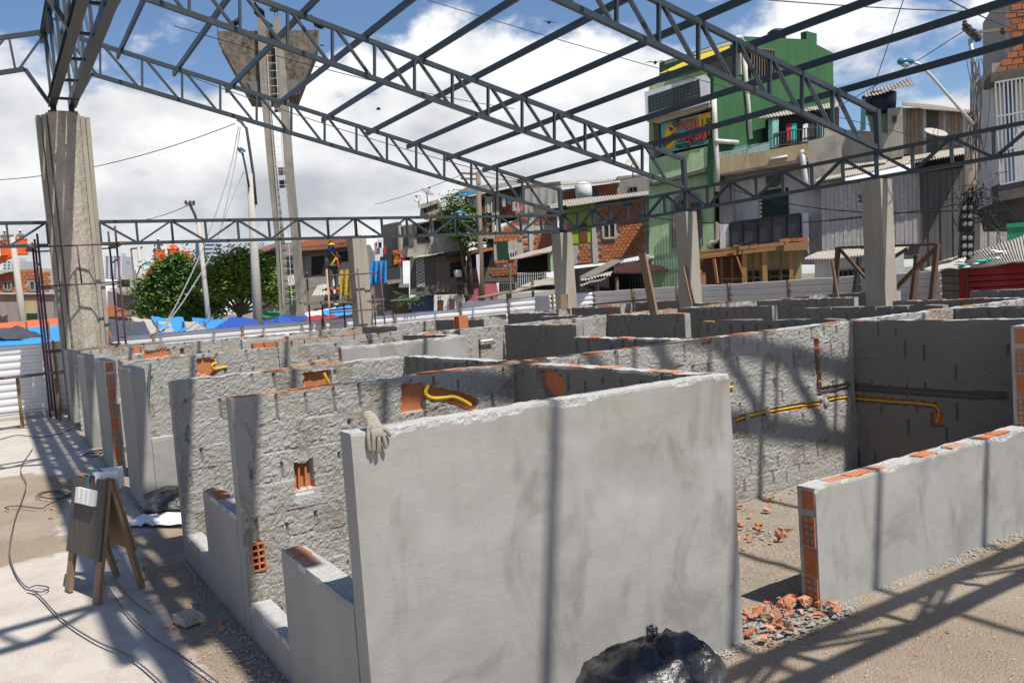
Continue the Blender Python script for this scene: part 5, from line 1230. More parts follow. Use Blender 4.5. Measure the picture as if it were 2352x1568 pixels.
# dark narrow house with barred balconies and banner
h = hs(220, 800, 'dark narrow house with barred balconies and a red yellow banner')
solid(B8, [(100, 470), (280, 430), (330, 440), (340, 1240), (420, 1240), (430, 1640), (120, 1640)], 'grimy', 'wall', h, -.5, 4)
solid(B8, [(270, 440), (320, 600), (340, 1250), (310, 1250)], 'grey_house', 'edge_pillar', h, .1, .3)
for y0, y1 in ((490, 590), (640, 830), (830, 990)): bars(B8, [(105, y0), (285, y0-30), (292, y1-10), (110, y1)], 16, h, .1, .02)
bars(B8, [(140, 1010), (310, 1000), (316, 1150), (150, 1165)], 16, h, .15, .022); solid(B8, [(145, 1165), (325, 1145), (325, 1190), (155, 1215)], 'grey_house', 'balcony_slab', h, .2, 1)
bn = solid(B8, [(220, 795), (288, 782), (300, 950), (236, 968)], 'sign_yellow', 'banner', h, .2, .02)
for k, t in enumerate(('NGF-S', 'ISTE', 'CONT')): text(t, B8, 228+k*2, 845+k*48, .40, ('sign_red', 'sign_black', 'sign_red')[k], bn, .23, .0, .62)
solid(B8, [(300, 1210), (425, 1205), (430, 1250), (300, 1255)], 'grey_house', 'canopy', h, .5, 1.2)
# laundry on the left of it
h = hs(50, 780, 'pale blue house corner hung with washing', 'house')
solid(B8, [(-60, 800), (110, 780), (120, 1640), (-60, 1640)], 'grey_house', 'wall', h, -.8, 3)
for k, (x, y, w_, hh, mt) in enumerate(((-10, 690, 40, 160, 'cloth_pink'), (40, 690, 45, 70, 'cloth_dark'), (20, 650, 85, 40, 'cloth_white'), (20, 760, 40, 130, 'cloth_blue'), (60, 760, 45, 110, 'cloth_white'), (105, 730, 38, 110, 'cloth_red'), (0, 840, 60, 160, 'cloth_white'))):
    solid(B8, rc(x, y, x+w_, y+hh, -.1), mt, 'hanging_cloth', h, .2+.05*k, .02)
# wooden lower storey, tile roofs, pink wall, shutters
h = hs(800, 1050, 'dark wooden house with a long sheet roof and white lattice screen')
solid(B8, [(440, 880), (610, 870), (1140, 840), (1150, 1330), (640, 1350), (440, 1340)], 'grimy', 'wall', h, .2, 4)
for k in range(11): solid(B8, [(770+k*24, 860), (792+k*24, 858), (794+k*24, 1310), (772+k*24, 1312)], 'board_grey' if k % 3 else 'wood_old', 'board', h, .28+.02*(k % 2), .05)
quad_roof(B8, [(620, 840), (1480, 680), (1120, 765), (475, 885)], (-2.5, 1.0), 26, 'roof_sheet', 'roof', h, amp=.03)
lat = [(515, 890), (610, 880), (625, 1240), (530, 1245)]
m = MB(); Q = [B8.p(x, y, .3) for x, y in lat]
for k in range(9):
    t = k/8; m.bar(Q[0].lerp(Q[3], t), Q[1].lerp(Q[2], min(1, t+.12)), .04, .02, B8.n); m.bar(Q[0].lerp(Q[3], min(1, t+.12)), Q[1].lerp(Q[2], t), .04, .02, B8.n)
for k in range(5): m.bar(Q[0].lerp(Q[1], k/4), Q[3].lerp(Q[2], k/4), .03, .02, B8.n)
m.build('lattice_screen', 'rail_white', h)
solid(B8, [(940, 950), (1150, 910), (1150, 1110), (945, 1130)], 'dark_inside', 'opening', h, .34, .1)
MB().lathe(B8.p(1045, 1120, .5), [(.22, 0), (.26, .4), (.22, .42)], 12).build('pot', 'galv', h, smooth=True)
quad_roof(B8, [(930, 850), (1490, 735), (1480, 775), (885, 905)], (-1.0, .9), 30, 'clay_tile', 'tile_roof', h, amp=.06)
solid(B8, [(1155, 840), (1490, 780), (1490, 1020), (1155, 1010)], 'dark_inside', 'opening', h, -.1, .3)
solid(B8, [(520, 1350), (745, 1345), (745, 1660), (430, 1660), (430, 1400)], 'cloth_blue', 'blue_wall', h, -.3, 2)
h = hs(1350, 1100, 'small mustard tile wall above a pink house front')
solid(B8, [(1155, 1010), (1790, 985), (1790, 1180), (1155, 1180)], 'grimy', 'wall', h, .0, 3)
brickwork(B8, [(1155, 1010), (1330, 1005), (1330, 1160), (1155, 1165)], h, (), .03, .16, .2, 'clay_tile', indiv=60, seed=3); brickwork(B8, [(1440, 1010), (1790, 1000), (1790, 1110), (1440, 1110)], h, (), .03, .16, .2, 'clay_tile', indiv=60, seed=4)
solid(B8, [(1155, 1180), (1520, 1165), (1540, 1300), (1540, 1660), (1155, 1660)], 'pink', 'pink_wall', h, -.05, 2)
for k in range(18):
    x = 1028+k*8
m = MB()
for k in range(15):
    a_ = B8.p(1028+k*11, 1180, .5); b_ = B8.p(1028+k*13+(30 if k % 2 else -10), 1380, .5); m.bar(a_, b_, .035, .02, B8.n)
m.build('bamboo_screen', 'wood_old', h); solid(B8, [(1028, 1180), (1150, 1175), (1215, 1260), (1215, 1380), (1040, 1385)], 'dark_inside', 'opening', h, .3, .1)
window(B8, rc(1560, 1200, 1740, 1310), h, .0, 'grimy', 'dark_inside', .07, 6)
h = hs(900, 1450, 'low white house front with two brown doors above the fence')
solid(B8, [(740, 1360), (1110, 1340), (1110, 1660), (740, 1660)], 'whitewash', 'wall', h, .3, 2)
for x in (788, 936): solid(B8, rc(x, 1410-(x-788)*.1, x+66, 1660), 'door_brown', 'door', h, .35, .08)
solid(B8, [(190, 1412), (350, 1395), (620, 1350), (620, 1365), (350, 1410), (195, 1424)], 'grey_house', 'canopy', h, 1.6, 1.2)
solid(B8, [(262, 1430), (340, 1425), (340, 1500), (266, 1506)], 'sign_red', 'red_sign', h, 1.0, .05)
# slat fence and low roofs
SF = Plane(B8.p(1900, 1200)+B8.n*5, Vector((.90, -.43, 0)), Z1)
t_ = thing('slat_fence', SF.p(1940, 1300), 'weathered upright slat fence below the brick house', 'fence')
for k in range(15):
    x = 1742+k*27.5; yt = 1082-(x-1742)*.08; solid(SF, [(x, yt), (x+21, yt-2), (x+23, yt+195), (x+2, yt+200)], 'wood_old', 'slat', t_, .03*(k % 2), .04)
solid(SF, [(1742, 1120), (2150, 1086), (2150, 1096), (1742, 1130)], 'wood_old', 'rail', t_, -.06, .06)
t_ = thing('lean_to_roof', SF.p(1980, 1250, 2), 'patched sheet roofs just behind the bright fence', 'roof')
for k, (p_, mt) in enumerate((([(2080, 1130), (2300, 1130), (2300, 1210), (1820, 1248)], 'roof_sheet'), ([(1830, 1250), (2310, 1200), (2290, 1280), (1720, 1310)], 'roof_sheet'), ([(1780, 1275), (2000, 1240), (1830, 1300), (1255, 1385)], 'wood_old'))):
    quad_roof(SF, p_, (-.5, 2.2), 22, mt, 'roof_sheet', t_, amp=.03, seed=k)
for x, y in ((1460, 1350), (1660, 1330), (1975, 1140), (1690, 990)): MB().bar(SF.p(x, y, 2), SF.p(x+10, 1500, 2), .1, .1).build('post', 'wood_old', t_)
t_ = thing('awning_roof', SF.p(1980, 850, 1), 'pale corrugated awning beside the corner column', 'roof')
quad_roof(SF, [(1800, 850), (2280, 720), (2200, 800), (1690, 905)], (-1.5, 1), 26, 'roof_sheet', 'roof_sheet', t_, amp=.035)
solid(SF, [(2195, 760), (2300, 735), (2310, 1030), (2205, 1060)], 'green_light', 'green_wall', t_, -.3, 1); solid(SF, [(1790, 900), (2195, 820), (2200, 1060), (1790, 1070)], 'dark_inside', 'back_wall', t_, -1.5, .2)
dish(B8.p(655, 120, .5), .42, (.3, -.5, .8), 'grey satellite dish tilted up on the cream house'); dish(B8.p(548, 170, 1.), .28, (-.8, -.4, .45), 'small white satellite dish on the roof corner of the cream house', 'white_plastic')
dish(at_depth(1453, 388, 40), .36, (-.3, -.75, .55), 'brown satellite dish between the brick and green houses', 'dish_pale')
dish(rr.p(1310, 480, .2), .42, (-.15, -.5, .85), 'wide grey satellite dish on the metal shed roof', 'dish_pale')

# ---------------------------------------------------------------- houses behind the worker and far left
B9 = Plane(at_depth(700, 600, 62), Vector((.93, -.36, 0)), ID)
h = house(B9, 760, 590, 'tile-roofed house behind the worker')
solid(B9, [(690, 570), (850, 562), (870, 600), (870, 760), (690, 760)], 'grey_house', 'wall', h, 0, 6)
solid(B9, [(690, 567), (830, 552), (832, 572), (690, 588)], 'grimy', 'lintel', h, .3, .3)
quad_roof(B9, [(690, 552), (830, 540), (838, 562), (690, 576)], (-3.5, .9), 34, 'clay_tile', 'tile_roof', h, amp=.07)
for p_ in ([(715, 590), (745, 586), (745, 630), (715, 634)], [(770, 580), (800, 577), (800, 600), (770, 604)]): solid(B9, p_, 'dark_inside', 'opening', h, .02, .1)
quad_roof(B9, [(760, 640), (840, 610), (850, 630), (740, 665)], (-.5, 2.0), 16, 'roof_sheet', 'awning', h, amp=.04); quad_roof(B9, [(730, 655), (830, 640), (840, 665), (715, 680)], (.8, 2.6), 16, 'roof_sheet', 'awning', h, amp=.04, seed=2)
h = house(B9, 630, 590, 'grey house half hidden by the leafy tree')
solid(B9, [(590, 575), (640, 558), (692, 556), (692, 760), (590, 760)], 'grey_house', 'wall', h, .3, 6)
solid(B9, [(602, 580), (638, 577), (638, 612), (602, 612)], 'dark_inside', 'opening', h, .34, .1); solid(B9, [(655, 590), (690, 585), (690, 625), (655, 630)], 'dark_inside', 'opening', h, .34, .1); bars(B9, [(655, 590), (690, 585), (690, 625), (655, 630)], 8, h, .5, .03)
quad_roof(B9, [(588, 572), (650, 552), (655, 560), (588, 584)], (-2, .9), 12, 'clay_tile', 'tile_roof', h, amp=.07); quad_roof(B9, [(600, 640), (690, 625), (700, 650), (600, 668)], (.3, 2.3), 16, 'roof_sheet', 'awning', h, amp=.04)
B10 = Plane(at_depth(60, 660, 58), Vector((.97, -.24, 0)), Z5)
h = house(B10, 200, 600, 'two-storey brick house at the far left edge')
solid(B10, [(-80, 455), (140, 400), (375, 400), (385, 585), (385, 900), (-80, 900)], 'house_mortar', 'wall', h, -.1, 6)
wl = [[(20, 490), (85, 490), (88, 560), (22, 560)], [(205, 485), (290, 485), (292, 562), (208, 562)]]
brickwork(B10, [(-80, 465), (140, 408), (372, 405), (378, 575), (-80, 575)], h, wl, -.05, .22, .3, indiv=200)
for w_ in wl: window(B10, [(w_[0][0]+6, w_[0][1]+6), (w_[1][0]-6, w_[1][1]+6), (w_[2][0]-6, w_[2][1]-6), (w_[3][0]+6, w_[3][1]-6)], h, 0, 'grey_house', 'glass', .12, 1)
solid(B10, [(-80, 580), (385, 582), (388, 900), (-80, 900)], 'grey_house', 'lower_wall', h, .05, .3); solid(B10, [(170, 612), (262, 612), (265, 760), (172, 760)], 'beige', 'yellow_recess', h, .08, .2)
solid(B10, [(190, 722), (262, 722), (264, 762), (190, 762)], 'door_green', 'planter', h, .4, .3); solid(B10, [(-80, 572), (392, 572), (392, 585), (-80, 586)], 'concrete_pale', 'ledge', h, .3, .5)
quad_roof(B10, [(-90, 420), (150, 398), (140, 412), (-90, 455)], (-2, .5), 14, 'roof_sheet', 'roof', h, amp=.04)
B11 = Plane(at_depth(290, 680, 66), Vector((.97, -.24, 0)), Z5)
h = house(B11, 920, 640, 'low pale house between the scaffold and the leafy tree')
solid(B11, [(770, 560), (990, 590), (1010, 600), (1010, 900), (770, 900)], 'grey_house', 'wall', h, 0, 4); solid(B11, [(860, 590), (1000, 578), (1000, 600), (860, 606)], 'brick_house', 'brick_band', h, .1, .2)
quad_roof(B11, [(780, 545), (1080, 520), (990, 585), (850, 585)], (-2.5, .6), 20, 'roof_sheet', 'roof', h, amp=.04); solid(B11, [(770, 660), (920, 700), (920, 745), (770, 745)], 'brick_house', 'brick_wall', h, .6, .3)
h = house(B11, 950, 480, 'pinkish house with a flat roof far behind the scaffold')
solid(B11, [(840, 455), (1080, 460), (1085, 560), (840, 560)], 'pink', 'wall', h, -6, 5) if False else solid(B11, [(840, 458), (1090, 455), (1090, 620), (840, 600)], 'cream_grey', 'wall', h, -6, 5)
solid(B11, [(850, 480), (930, 480), (930, 540), (850, 545)], 'dark_inside', 'opening', h, -5.9, .1)
# far towers
def tower(P, x0, x1, y0, y1, nfl, label, glass, bands=True):
    t_ = thing('apartment_tower', P.p((x0+x1)/2, y1), label, 'building'); solid(P, rc(x0, y0, x1, y1), 'far_white', 'wall', t_, 0, 14)
    for k in range(nfl):
        y = y0+(y1-y0)*(k+.35)/nfl; hh = (y1-y0)/nfl*.42
        if bands: solid(P, rc(x0+(x1-x0)*.08, y, x1-(x1-x0)*.22, y+hh), glass, 'window_band', t_, .1, .2)
        else:
            for j in range(4): solid(P, rc(x0+(x1-x0)*(.08+.23*j), y, x0+(x1-x0)*(.22+.23*j), y+hh), glass, 'window', t_, .1, .2)
    solid(P, rc(x1-(x1-x0)*.35, y0-6, x1-(x1-x0)*.05, y0), 'far_white', 'roof_house', t_, -1, 6); return t_
FAR = Plane(at_depth(480, 600, 320), Vector((.9, -.4, 0)), ID)
t_ = tower(FAR, 463, 522, 557, 640, 9, 'big white office tower with window bands above the tree', 'tower_glass'); solid(FAR, rc(449, 552, 470, 640), 'tower_glass', 'glass_wing', t_, .5, 10); solid(FAR, rc(470, 545, 505, 557), 'far_white', 'roof_crown', t_, 0, 8)
tower(FAR, 240, 280, 587, 640, 12, 'distant white apartment block right of the ribbed column', 'tower_glass', False); tower(FAR, 5, 46, 598, 640, 6, 'distant grey white block behind the left utility pole', 'tower_glass', False)
# ================================================================ trees
def leafmat(n, a, b, c):
    m, nt, bs = newmat(n); q = MN(nt)
    col = q.mix(q.noise(1.3, 3), a, b); col = q.mix(q.noise(9, 2, .6, lo=.45, hi=.7), col, c); q.lk(col, bs.inputs['Base Color'])
    bs.inputs['Roughness'].default_value = .5; bs.inputs['Specular IOR Level'].default_value = .35
    bs.inputs['Subsurface Weight'].default_value = 0
leafmat('leaf_dark', (.06, .13, .025), (.085, .165, .03), (.13, .21, .04)); leafmat('leaf_light', (.14, .23, .03), (.10, .18, .028), (.20, .28, .05)); leafmat('leaf_pap', (.08, .20, .03), (.06, .15, .025), (.12, .26, .05))
surf('bark', (.12, .095, .07), (.08, .062, .045), None, 3, 20, .95, .01)
def tree(name, base, crowns, trunk_r, nleaf, size, mat, label, seed=1, stems=1, limb=True):
    """crowns: list of (centre, radii); leaf blades cluster on the clumps' shells so sky shows between them"""
    rnd = random.Random(seed); base = Vector(base); root = thing(name, base, label, 'tree')
    m = MB()
    for s_ in range(stems):
        b0 = base+Vector((rnd.uniform(-.2, .2)*(stems > 1), rnd.uniform(-.2, .2)*(stems > 1), 0))
        top = sum((Vector(c) for c, r in crowns), Vector())/len(crowns)
        mid = b0.lerp(top, .5)+Vector((rnd.uniform(-.2, .2), rnd.uniform(-.2, .2), 0)); m.tube([b0, mid, top], [trunk_r, trunk_r*.75, trunk_r*.4], 8)
        if limb:
            for c, r in crowns: m.tube([mid, mid.lerp(Vector(c), .6)+Vector((0, 0, -.2)), c], [trunk_r*.5, trunk_r*.3, trunk_r*.1], 6)
    m.build('trunk', 'bark', root, smooth=True)
    tot = sum(r[0]*r[1]*r[2] for c, r in crowns); V = []; F = []
    for c, r in crowns:
        c = Vector(c); ncl = max(6, int(nleaf*(r[0]*r[1]*r[2])/tot/60))
        for k in range(ncl):
            d = Vector((rnd.gauss(0, 1), rnd.gauss(0, 1), rnd.gauss(0, 1))).normalized(); rad = rnd.uniform(.45, 1.25)
            cc = c+Vector((d.x*r[0]*rad, d.y*r[1]*rad, d.z*r[2]*rad)); cs = rnd.uniform(.5, 1.3)*size*3.6
            for j in range(60):
                p = cc+Vector((rnd.gauss(0, .5), rnd.gauss(0, .5), rnd.gauss(0, .24)))*cs
                nrm = Vector((rnd.gauss(0, .6), rnd.gauss(0, .6), 1)).normalized(); x = nrm.orthogonal().normalized(); x = (Matrix.Rotation(rnd.random()*6.28, 3, nrm) @ x); y = nrm.cross(x)
                L_ = size*rnd.uniform(.7, 1.25); w = L_*.42; n = len(V)
                V += [p-x*L_*.5, p-y*w*.5+nrm*L_*.06, p+x*L_*.5-nrm*L_*.08, p+y*w*.5+nrm*L_*.06]; F.append((n, n+1, n+2, n+3))
    MB().add(V, F).build('crown', mat, root)
D_ = 47
def ap(x, y, d=D_): return at_depth(x, y, d)
def cr(x, y, rx, ry, d=D_, k=1.): s = d/FPX; return (ap(x, y, d), (rx*s, rx*s*.9, ry*s*k))
b = ap(425, 745); b.z = 0
tree('leafy_tree', b, [cr(372, 622, 20, 12), cr(402, 604, 22, 11), cr(436, 612, 20, 12), cr(346, 648, 20, 11), cr(385, 645, 26, 13), cr(425, 640, 26, 13), cr(462, 634, 20, 12), cr(352, 684, 24, 12), cr(398, 676, 28, 13), cr(440, 672, 28, 13), cr(474, 664, 18, 12), cr(330, 668, 14, 9), cr(415, 592, 16, 8), cr(495, 690, 20, 10), cr(490, 712, 22, 9), cr(340, 712, 22, 10), cr(380, 712, 30, 12), cr(430, 708, 32, 12), cr(470, 704, 24, 12)], .28, 15000, .27, 'leaf_dark', 'dense dark green tree above the tarpaulin stalls', 3)
b = ap(530, 745, 45); b.z = 0
tree('leafy_tree', b, [cr(548, 585, 18, 9, 45), cr(520, 602, 20, 10, 45), cr(575, 598, 18, 10, 45), cr(600, 612, 20, 10, 45), cr(618, 636, 18, 10, 45), cr(560, 622, 24, 11, 45), cr(500, 628, 22, 11, 45), cr(530, 640, 24, 11, 45), cr(585, 648, 24, 11, 45), cr(478, 655, 18, 9, 45), cr(505, 666, 24, 10, 45), cr(555, 668, 26, 10, 45), cr(608, 670, 22, 9, 45), cr(645, 680, 20, 8, 45)], .2, 11500, .27, 'leaf_light', 'lighter green tree beside the concrete pole', 5)
b = ap(1085, 640, 49); b.z = 2.2
tree('slim_tree', b, [cr(1045, 470, 17, 26, 49), cr(1060, 500, 22, 24, 49), cr(1050, 530, 17, 22, 49), cr(1070, 555, 10, 18, 49)], .12, 3000, .24, 'leaf_dark', 'slim tree growing up between the cream and brick houses', 8, 2)
# papaya plant against the fence
pb = at_y(941, 712, 23.75); pb.z = 0; pt = at_y(939, 688, 23.75)
root = thing('papaya_plant', pb, 'young papaya plant with palmate leaves in front of the fence', 'plant')
MB().tube([pb, pb.lerp(pt, .5)+Vector((.03, 0, 0)), pt], [.05, .045, .035], 8).build('stem', 'bark', root, smooth=True)
rnd = random.Random(12)
for k in range(16):
    an = k*2.4; el = rnd.uniform(-.3, .7); L_ = rnd.uniform(.28, .46); d = Vector((math.cos(an)*math.cos(el), math.sin(an)*math.cos(el), math.sin(el)*.8)); tip = pt+d*L_
    m = MB(); m.tube([pt-Vector((0, 0, .05)), pt+d*L_*.5+Vector((0, 0, .05)), tip], .006, 4)
    side = d.cross(Vector((0, 0, 1))).normalized()
    for j in range(7):
        a = (j-3)*.5; dd = (d*math.cos(a)+side*math.sin(a)).normalized(); dd.z -= .25; l = .25*(1.1-.1*abs(j-3)); w = dd.cross(Vector((0, 0, 1))).normalized()*.06
        m.add([tip, tip+dd*l*.5+w, tip+dd*l, tip+dd*l*.5-w], [(0, 1, 2, 3)])
    m.build('leaf', 'leaf_pap', root)
# ================================================================ concrete water tower with vultures
surf('tower_leg', (.36, .32, .27), (.25, .215, .17), None, .8, 12, .9, .004, .7, stain=(.10, .085, .065), stain_s=.6, stain_lo=.48, stain_hi=.7)
TP = Plane(at_depth(650, 400, 40), Vector((.955, -.295, 0)), ID)
ZT = lambda x, y: (488.1+.16480*x, 28.7+.16480*y)          # tank view
tw = thing('water_tower', TP.p(660, 740), 'weathered concrete water tower with a wedge tank and ladder', 'tower')
tv = TP.view(ZT)
solid(tv, [(60, 262), (1485, 245), (1478, 450), (1205, 1145), (690, 1165), (520, 1150), (80, 350)], 'tower_concrete', 'tank', tw, -.25, 2.4)
for x0, x1, y0, y1 in ((120, 590, 280, 950), (1000, 1440, 270, 940)):
    pass
solid(tv, [(60, 262), (85, 330), (530, 1120), (520, 1150), (470, 1080), (75, 400)], 'tower_concrete', 'tank_rib', tw, -.05, .5); solid(tv, [(1485, 245), (1478, 450), (1205, 1145), (1195, 1080), (1430, 420), (1470, 260)], 'grimy', 'tank_rib', tw, -.05, .5)
for p_ in ([(490, 960), (640, 960), (660, 1120), (540, 1090)], [(1040, 950), (1195, 950), (1190, 1060), (1060, 1120)]): solid(tv, p_, 'shed_dark', 'tank_opening', tw, -.2, .1)
for (a, b) in (((585, 85, 720, 85), (655, 715, 690, 715)), ((835, 70, 955, 70), (0, 0, 0, 0))): pass
legL = [(590, 40, 609, 40), (599, 215, 621, 215), (616, 400, 637, 400), (632, 560, 655, 560), (644, 740, 668, 740)]
legR = [(626, 40, 644, 40), (641, 215, 662, 215), (655, 400, 676, 400), (670, 560, 691, 560), (684, 740, 706, 740)]
for lg in (legL, legR):
    m = MB()
    pl = [(a, y) for a, y, _, _ in lg]+[(c, y) for _, _, c, y in reversed(lg)]
    solid(TP, pl, 'tower_leg', 'leg', tw, .1, .45)
m = MB()
for xa in (621, 641):
    m.tube([TP.p(xa-9, 100, .2), TP.p(xa, 260, .2), TP.p(xa+18, 480, .2), TP.p(xa+30, 700, .2)], .018, 5)
for k in range(34):
    y = 110+k*17.5; x = 613+(y-100)*.078; m.bar(TP.p(x, y, .2), TP.p(x+21, y, .2), .018, .018)
m.build('ladder', 'galv_shade', tw)
for y in (230,): solid(TP, [(628+(y-230)*.07, y), (653+(y-230)*.07, y-1), (655+(y-230)*.07, y+22), (630+(y-230)*.07, y+23)], 'grimy', 'cross_tie', tw, .0, .5)
solid(TP, [(638, 385), (654, 384), (655, 400), (640, 402)], 'grimy', 'panel', tw, .05, .2); solid(TP, [(641, 414), (656, 413), (657, 430), (642, 431)], 'black', 'panel', tw, .05, .2)
MB().tube([TP.p(735, 103, -.5), TP.p(745, 104, -.5)], .05, 6).build('spout', 'grille', tw)
plain('vulture_black', (.010, .010, .011), .7); plain('vulture_grey', (.05, .045, .04), .8)
def vulture(p, yaw, label, s=1., wings=False):
    root = thing('vulture', p, label, 'bird', 'black vultures on the water tower' if not wings else 'birds in the sky'); p = Vector(p); Rz = Matrix.Rotation(yaw, 3, 'Z'); T = lambda x, y, z: p+Rz @ Vector((x*s, y*s, z*s))
    if wings:
        m = MB(); m.tube([T(0, -.28, 0), T(0, -.1, .02), T(0, .15, .02), T(0, .33, 0)], [.02, .09, .1, .03], 8); m.build('body', 'vulture_black', root, smooth=True)
        m = MB()
        for sx in (-1, 1): m.add([T(sx*.05, .15, .02), T(sx*.45, .22, .12), T(sx*.85, .1, .06), T(sx*.8, -.02, .06), T(sx*.4, -.02, .1), T(sx*.05, -.08, .02)], [(0, 1, 2, 3, 4, 5)])
        m.build('wing', 'vulture_black', root); return
    m = MB(); m.tube([T(0, -.36, .10), T(0, -.18, .19), T(0, 0, .30), T(0, .12, .40), T(0, .17, .49), T(0, .22, .54), T(0, .27, .53)], [.03, .10, .15, .12, .055, .05, .03], 9); m.build('body', 'vulture_black', root, smooth=True)
    for sx in (-1, 1): MB().tube([T(sx*.12, .06, .36), T(sx*.155, -.1, .25), T(sx*.11, -.34, .10)], [.05, .09, .02], 7).build('wing', 'vulture_black', root, smooth=True)
    MB().tube([T(0, .27, .535), T(0, .34, .52), T(0, .36, .49)], [.022, .016, .006], 6).build('beak', 'vulture_grey', root, smooth=True)
    for sx in (-1, 1): MB().tube([T(sx*.06, .02, .2), T(sx*.06, .03, .0)], .014, 5).build('leg', 'vulture_grey', root)
for k, (x, y, yaw, lb, off) in enumerate(((501, 70, 1.4, 'vulture perched on the left corner of the tower tank', -.6), (541, 70, -2.0, 'hunched vulture right of the left corner on the tank', -1.2), (594, 41, 2.4, 'vulture on top of the left tower leg', -.2), (634, 38, -.6, 'vulture on top of the right tower leg', -.2), (612, 70, .5, 'vulture between the two tower legs', -1.4), (727, 68, 1.9, 'vulture on the right corner of the tower tank', -.6))):
    vulture(TP.p(x, y, off), yaw, lb, 1.15)
for k, (x, y, d, lb) in enumerate(((1262, 24+28, 70, 'small bird flying at top centre'), (870, 251, 80, 'small bird flying left of the centre'), (1505, 145, 55, 'small bird flying near the green house'), (1295, 478, 40, 'bird flying right of the tower'))): vulture(at_depth(x, y, d), k*1.3, lb, .8, True)

# ================================================================ poles, lamps, wires
def lamp_head(p, ax, root, s=.68):
    ax = Vector(ax).normalized(); x = ax*s; up = Vector((0, 0, 1)); m = MB()
    m.tube([p-x*.05, p+x*.08, p+x*.3, p+x*.55, p+x*.62], [.04*s, .09*s, .15*s, .12*s, .03*s], 10)
    hd = m.build('lamp_head', 'lamp_blue', root, smooth=True)
    MB().lathe(Vector(p)+x*.33+Vector((0, 0, -.12*s)), [(.12*s, .06*s), (.15*s, .0), (.10*s, -.07*s), (.01, -.09*s)], 12).build('lamp_glass', 'lamp_glass', hd, smooth=True)
def pole(name, x0, y0, x1, y1, d, r0, r1, label, mat='concrete_pale', d1=None):
    a, b = at_depth(x0, y0, d), at_depth(x1, y1, d1 or d); root = thing(name, (b.x, b.y, 0), label, 'utility pole'); b2 = b+(b-a)*.12; b2.z = min(b2.z, 0)
    MB().tube([b2, a], [r1, r0], 10).build('shaft', mat, root, smooth=True); return root, a, b
pr_, a, b = pole('utility_pole', 574, 400, 592, 745, 34, .13, .22, 'square concrete pole with a street lamp left of the water tower')
MB().tube([at_depth(x, y, 34) for x, y in ((588, 470), (582, 400), (570, 320), (566, 295), (556, 283))], .06, 8).build('steel_riser', 'steel_paint2', pr_, smooth=True)
MB().tube([at_depth(x, y, 33.8) for x, y in ((572, 430), (566, 395), (560, 365), (557, 352))], .045, 8).build('lamp_arm', 'steel_paint2', pr_, smooth=True); lamp_head(at_depth(562, 347, 33.8), (-.8, -.6, .1), pr_)
MB().bar(at_depth(545, 275, 34), at_depth(556, 282, 34), .12, .12).build('cross_arm', 'wood_old', pr_)
p2, a, b = pole('utility_pole', 455, 505, 480, 735, 36, .08, .13, 'leaning slim concrete pole in front of the dark green tree')
MB().tube([at_depth(x, y, 36) for x, y in ((456, 520), (447, 492), (440, 478), (437, 470))], .06, 8).build('bent_top', 'steel_paint2', p2, smooth=True); MB().bar(at_depth(426, 468, 36), at_depth(446, 470, 36), .1, .1).build('cross_arm', 'wood_old', p2)
for x in (427, 437, 445): MB().lathe(at_depth(x, 465, 36), [(.05, -.06), (.07, 0), (.04, .08)], 8).build('insulator', 'grille', p2)
p3, a, b = pole('utility_pole', 28, 545, 55, 740, 52, .16, .26, 'pale concrete pole in front of the far left brick house')
MB().bar(at_depth(2, 543, 52), at_depth(30, 541, 52), .12, .12).build('cross_arm', 'wood_old', p3)
p4, a, b = pole('utility_pole', 319, 565, 327, 700, 56, .12, .2, 'concrete pole with a forked crossarm left of the tree')
MB().bar(at_depth(300, 572, 56), at_depth(327, 568, 56), .12, .12).build('cross_arm', 'wood_old', p4); MB().bar(at_depth(301, 573, 56), at_depth(311, 660, 56), .1, .1).build('stay', 'wood_old', p4)
p5, a, b = pole('lamp_post', 308, 620, 326, 712, 50, .1, .16, 'wooden pole with a small blue lamp left of the tree', 'wood_old'); MB().tube([at_depth(x, y, 50) for x, y in ((312, 640), (322, 612), (330, 607))], .04, 6).build('lamp_arm', 'steel_paint2', p5); lamp_head(at_depth(330, 606, 50), (.9, 0, .2), p5)
p6, a, b = pole('utility_pole', 1098, 395, 1105, 690, 46, .13, .2, 'dark timber pole with crossarms rising before the stacked houses', 'wood_old')
for y in (400, 412): MB().bar(at_depth(1058, y-2, 46), at_depth(1100, y, 46), .1, .1).build('cross_arm', 'wood_old', p6)
MB().tube([at_depth(x, y, 45.5) for x, y in ((1093, 508), (1080, 497), (1060, 491))], .05, 6).build('lamp_arm', 'steel_paint2', p6); lamp_head(at_depth(1068, 490, 45.5), (-.95, .2, .1), p6, .9)
solid(Plane(at_depth(1098, 600, 45), BX, Z1), [(1268, 840), (1310, 838), (1312, 1220), (1275, 1020)], 'galv', 'meter_box', p6, 0, .3)
p7, a, b = pole('utility_pole', 2236, 260, 2205, 600, 21.5, .15, .2, 'dark leaning pole with a wire tangle and electricity meters', 'wood_old', 21.5)
MB().tube([at_depth(x, y, 21.5) for x, y in ((2234, 320), (2238, 180), (2235, 130), (2228, 90))], .06, 8).build('steel_riser', 'galv_shade', p7, smooth=True)
MB().bar(at_depth(2215, 60, 21.5), at_depth(2250, 92, 21.5), .16, .14).build('cross_arm', 'wood_old', p7); MB().bar(at_depth(2240, 75, 21.5), at_depth(2310, 68, 21.5), .07, .07).build('side_arm', 'wood_old', p7)
for x, y in ((2216, 56), (2226, 66), (2238, 76), (2248, 88), (2304, 72)): MB().lathe(at_depth(x, y, 21.4), [(.05, -.08), (.075, 0), (.05, .03), (.06, .07), (.03, .1)], 8).build('insulator', 'grille', p7)
